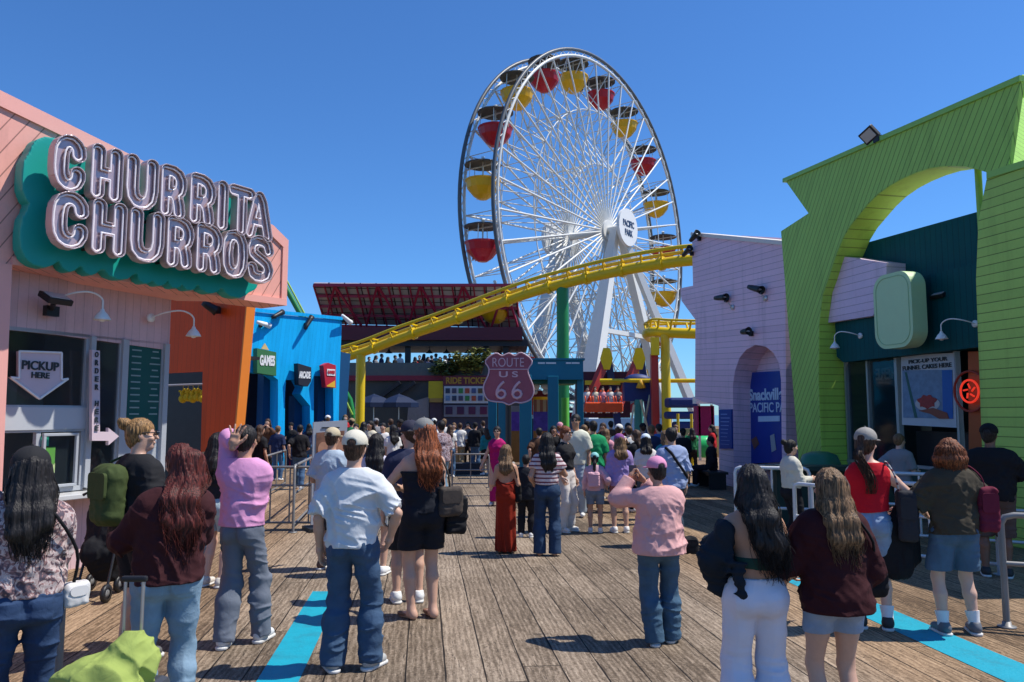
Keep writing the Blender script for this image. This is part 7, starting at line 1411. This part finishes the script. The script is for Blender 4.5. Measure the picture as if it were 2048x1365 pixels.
# ================================================================ railings, boards, stroller, suitcase
RAILM = mat('galvanised_rail', (.24, .235, .23), rough=.5, metal=.35, var=.2)
def barrier(name, p0, p1, zt_, label, grp, posts=2, rails=(.15,), bars=0, r_=.022, m=RAILM, loop=True, bottom=None):
    if name == 'stainless_railing': m = mat('stainless_tube', (.62, .63, .65), rough=.42, metal=.3, var=.1); r_ = .027
    o = root(name, (p0 + p1) / 2, label, 'railing', grp); b = MB(); d = (p1 - p0)
    if loop: cr_ = .07; dn_ = d.normalized(); pts = [p0 + V((0, 0, 0)), p0 + V((0, 0, zt_ - cr_)), p0 + dn_ * cr_ * .3 + V((0, 0, zt_ - cr_ * .3)), p0 + dn_ * cr_ + V((0, 0, zt_)), p1 - dn_ * cr_ + V((0, 0, zt_)), p1 - dn_ * cr_ * .3 + V((0, 0, zt_ - cr_ * .3)), p1 + V((0, 0, zt_ - cr_)), p1]; b.tube(pts, r_, 10)
    else: b.tube([p0, p0 + V((0, 0, zt_))], r_, 10); b.tube([p0 + V((0, 0, zt_)), p1 + V((0, 0, zt_))], r_, 10)
    b.build('frame', m, o)
    for z in rails: b = MB(); b.tube([p0 + V((0, 0, z)), p1 + V((0, 0, z))], r_ * .8, 8); b.build('rail', m, o)
    for k in range(bars): q = p0.lerp(p1, (k + 1) / (bars + 1)); b = MB(); b.tube([q + V((0, 0, rails[0])), q + V((0, 0, zt_))], r_ * .6, 8); b.build('bar', m, o)
    for p in (p0, p1): b = MB(); b.lathe([(0, 0), (.07, 0), (.07, .012), (0, .012)], p + V((0, 0, .002)), 12); b.build('foot_plate', m, o)
    return o
q0 = gnd(500, 1060); q1 = gnd(655, 1056)
barrier('queue_railing', V((gnd(500, 1058).x, gnd(600, 1058).y, 0)), V((gnd(655, 1058).x, gnd(600, 1058).y, 0)), 1.0, 'grey tube queue railing between the pink sweatshirt and the white T-shirt', 'queue railings on the left', bars=3, rails=(.10, .70))
barrier('queue_railing', gnd(586, 1066), gnd(645, 1000), 1.05, 'grey queue railing going away behind the white T-shirt', 'queue railings on the left', bars=1, rails=(.12, .6))
barrier('queue_railing', gnd(530, 1000), gnd(570, 975), .95, 'short grey railing with a slanted top beside the magenta bin', 'queue railings on the left', bars=1, rails=(.12,))
barrier('queue_railing', V((at(905, 880, 20).x, 20, 0)), V((at(978, 880, 20).x, 20, 0)), .85, 'low grey railing under the menu boards', 'railings of the middle', bars=1, rails=(.1, .45))
b = MB(); c = gnd(928, 948); b.box((c.x, c.y, .17), (1.3, .5, .34)); tag(b.build('dark_curb', mat('dark_curb', (.03, .035, .05))), 'long low black block on the deck under the menu boards', 'curb')
# steel posts in front
def bollard(px, row, Y, zt_, label, rail_to=None):
    p = at(px, row, Y); p.z = 0; o = root('steel_post', p, label, 'post', 'steel posts near the camera'); b = MB()
    if rail_to: b.tube([p, p + V((0, 0, zt_ - .08)), p + V((.03, -.01, zt_ - .02)), p + V((.1, -.03, zt_))] + [rail_to + V((0, 0, zt_))], .028, 12)
    else: b.tube([p, p + V((0, 0, zt_))], .03, 14)
    b.build('post', RAILM, o); b = MB(); b.lathe([(.0, .0), (.075, 0), (.075, .01), (.04, .014), (.035, .05), (0, .05)], p + V((0, 0, .002)), 16); b.build('foot_plate', RAILM, o)
    if rail_to: b = MB(); b.tube([p + V((0, 0, .55)), rail_to + V((0, 0, .55))], .022, 10); b.build('rail', RAILM, o)
bollard(119, 1250, 4.75, at(119, 1098, 4.75).z, 'grey steel post in front of the white handbag at the bottom left')
p = gnd(2014, 1255); bollard(2014, 1255, p.y, at(2014, 1030, p.y).z, 'steel corner post of the railing at the right edge', V((p.x + 2, p.y - .8, 0)))
# right queue railings along the green shop
ra, rb_, rc_, rd_ = gnd(1470, 1075), gnd(1605, 1060), gnd(1790, 1100), gnd(2060, 1160)
barrier('stainless_railing', V((at(1470, 940, 11.6).x, 11.6, 0)), V((at(1618, 940, 11.3).x, 11.3, 0)), at(1500, 936, 11.5).z, 'stainless loop railing behind the long dark hair', 'stainless railings by the green shop', bars=1, rails=(.12, .5))
barrier('stainless_railing', V((at(1588, 960, 10.6).x, 10.6, 0)), V((at(1700, 970, 9.9).x, 9.9, 0)), .93, 'stainless railing left of the red tank top', 'stainless railings by the green shop', bars=2, rails=(.12, .5))
barrier('stainless_railing', V((at(1792, 950, 9.9).x, 9.9, 0)), V((at(1990, 985, 9.2).x, 9.2, 0)), 1.0, 'stainless railing between red tank top and olive sweater', 'stainless railings by the green shop', bars=2, rails=(.12, .6, .8))
barrier('stainless_railing', V((at(1760, 935, 11.6).x, 11.6, 0)), V((at(2090, 965, 10.6).x, 10.6, 0)), 1.0, 'far stainless railing in front of the dark shop counter', 'stainless railings by the green shop', bars=3, rails=(.12, .55))
tb_ = root('litter_bin', gnd(1650, 985), 'dark green domed litter bin at the foot of the arch', 'bin'); c = at(1640, 930, 14.4); b = MB(); b.lathe([(.02, 0), (.33, 0), (.35, .8), (.02, .8)], (c.x, 14.4, 0), 20); b.build('body', BLACK, tb_); b = MB(); b.lathe([(.37, .8), (.37, .95), (.30, 1.12), (.15, 1.18), (0, 1.19)], (c.x, 14.4, 0), 20); b.build('lid', mat('bin_green', (.03, .16, .08), rough=.3), tb_)
b = MB(); c = gnd(1738, 1030); b.box(V((at(1560, 930, 13.6).x + .9, 13.4, .95)), (2.3, .5, .08)); b.box(V((at(1560, 930, 13.6).x + .9, 13.5, .45)), (2.1, .3, .9)); tag(b.build('condiment_counter', mat('dark_green_base2', (.015, .04, .03))), 'low dark green counter ledge in front of the green arch', 'counter')
# photo board
pbp = Plane((at(625, 900, 12.6).x, 12.6), (at(697, 900, 12.9).x, 12.9)); pb_ = root('photo_board', pbp.w(.3, 0), 'white framed notice board with portrait photographs', 'board'); b = MB()
c = pbp.uvs([(627, 845), (695, 841)]); b.poly([[(c[0][0], .1), (c[1][0], .1), (c[1][0], c[1][1]), (c[0][0], c[0][1])]], 0, .05); b.build('frame', mat('board_frame', (.36, .38, .42), rough=.4), pb_, pbp.M); b = MB(); b.poly([[(c[0][0] + .05, .5), (c[1][0] - .05, .5), (c[1][0] - .05, c[1][1] - .17), (c[0][0] + .05, c[0][1] - .17)]], -.012, -.002); b.build('picture', mat('board_picture', (.22, .10, .06), var=.9, scale=5), pb_, pbp.M)
b = MB(); um, zm_ = (c[0][0] + c[1][0]) / 2, c[0][1] - .45
for dx in (-.12, .14): b.poly([[(um + dx + .09 * math.cos(t), zm_ + .13 * math.sin(t)) for t in [k * .35 for k in range(18)]]], -.02, -.014)
b.build('portrait_faces', mat('portrait_skin', (.45, .22, .13), var=.4, scale=12), pb_, pbp.M)
b = MB(); b.box((um, -.008, c[0][1] - .09), (.3, .006, .02)); b.box((um, .06, .5), (.06, .06, 1.0)); b.box((um, .05, .03), (.7, .5, .05)); b.build('stand', BLACK, pb_, pbp.M)
# magenta bin
mbn = root('magenta_bin', gnd(577, 937), 'magenta square bin between the dark jacketed people', 'bin'); c = gnd(577, 937); b = MB(); b.box(c + V((0, .2, .55)), (.46, .45, 1.1)); b.build('body', mat('magenta_bin_paint', (.28, .01, .08), rough=.4), mbn, bevel=.02); b = MB(); b.box(c + V((0, .2, 1.13)), (.5, .5, .08)); b.build('lid', BLACK, mbn, bevel=.02)
# stroller
st = root('stroller', gnd(190, 1195), 'folded up black pushchair standing by the pink counter wall', 'pushchair'); c = gnd(160, 1190)
P_ = lambda x, y, z: c + V((x, y, z)); b = MB(); b.tube([P_(-.02, .0, 1.02), P_(.05, .0, 1.06), P_(.10, .02, .95), P_(.06, .1, .45), P_(.0, .2, .12)], .016, 8); b.tube([P_(.35, -.15, 1.02), P_(.42, -.1, 1.04), P_(.45, -.1, .9), P_(.4, .0, .45), P_(.35, .1, .12)], .016, 8); b.tube([P_(.05, 0, 1.05), P_(.40, -.14, 1.03)], .02, 8); b.tube([P_(.06, .1, .4), P_(.4, .0, .4)], .014, 8); b.tube([P_(.1, .05, .8), P_(.1, -.25, .1)], .014, 8); b.tube([P_(.42, -.05, .8), P_(.45, -.35, .1)], .014, 8); b.build('frame', BLACK, st)
for x, y in ((0, .2), (.35, .1), (.1, -.25), (.45, -.35), (-.03, -.02)):
    b = MB(); b.lathe([(.05, -.02), (.085, -.02), (.09, 0), (.085, .02), (.05, .02)], P_(x, y, .092), 16, M=Matrix.Rotation(R(90), 4, 'Y') @ Matrix.Rotation(.0, 4, 'Z')); w_ = b.build('wheel', BLACK, st); b = MB(); b.lathe([(.0, -.012), (.05, -.012), (.05, .012), (0, .012)], P_(x, y, .092), 12, M=Matrix.Rotation(R(90), 4, 'Y')); b.build('hub', mat('grey_plastic', (.2, .2, .2)), w_)
def fs(f): f.cap((.12, .05, .92), (.2, -.02, .5), .10, .15, .05, .7); f.cap((.3, -.05, .85), (.32, -.08, .45), .10, .14, .05, .7); f.cap((.2, -.1, .45), (.25, .05, .25), .15, .13, .05); folds(f, .012, 20, 16, 'st')
f = Fld((-.2, -.35, .05), (.6, .35, 1.1), .014); fs(f); a_, b_ = f.mesh(); link('seat_fabric', np_mesh('seat_fabric', a_, b_, BLK), Matrix.Translation(c), st)
# suitcase with the green coat over it
cy = 3.95; sc0 = at(250, 1330, cy); sx, sy = sc0.x, cy
su = root('suitcase', (sx, sy, 0), 'dark grey suitcase with raised handle beside the light blue jeans', 'suitcase'); b = MB(); b.box((sx, sy, .30), (.38, .25, .50)); b.build('shell', mat('suitcase_grey', (.05, .055, .065), rough=.4), su, bevel=.04)
hz = at(265, 1168, cy).z; b = MB(); w2 = .045; b.tube([(sx - w2, sy + .06, .5), (sx - w2, sy + .06, hz)], .009, 8); b.tube([(sx + w2, sy + .06, .5), (sx + w2, sy + .06, hz)], .009, 8); b.build('handle_tube', STEEL, su); b = MB(); b.box((sx, sy + .06, hz + .012), (.13, .03, .03)); b.build('handle', BLACK, su, bevel=.01)
for qx in (-.14, .14):
    for qy in (-.08, .08): b = MB(); b.tube([(sx + qx - .015, sy + qy, .03), (sx + qx + .015, sy + qy, .03)], .028, 12); b.build('wheel', BLACK, su)
zt_ = at(275, 1262, cy).z
def coat(f):
    f.cap((.02, -.02, zt_ - .09), (-.05, -.02, .52), .085, .15, .05); f.cap((.05, .0, zt_ - .06), (.09, -.02, zt_ - .16), .07, .09, .04); f.cap((-.12, -.06, .60), (-.20, -.05, .50), .10, .12, .06); f.cap((.0, -.10, .58), (.10, -.12, .45), .11, .12, .05); f.cap((-.1, -.12, .55), (-.12, -.14, .34), .10, .12, .05, .8); f.cap((.08, -.12, .5), (.12, -.14, .30), .10, .10, .05, .8)
    folds(f, .017, 8, 7, 'coat', slant=1.1, maxin=.05, bias=0.); folds(f, .009, 14, 12, 'coat2', slant=-.9, maxin=.03, bias=0)
f = Fld((-.42, -.34, .15), (.34, .22, zt_ + .1), .006); coat(f); a_, b_ = f.mesh(); o = link('coat', np_mesh('coat', a_, b_, fabric((.29, .36, .09))), Matrix.Translation((sx - .02, sy, 0))); tag(o, 'crumpled lime green coat draped over the suitcase', 'coat')
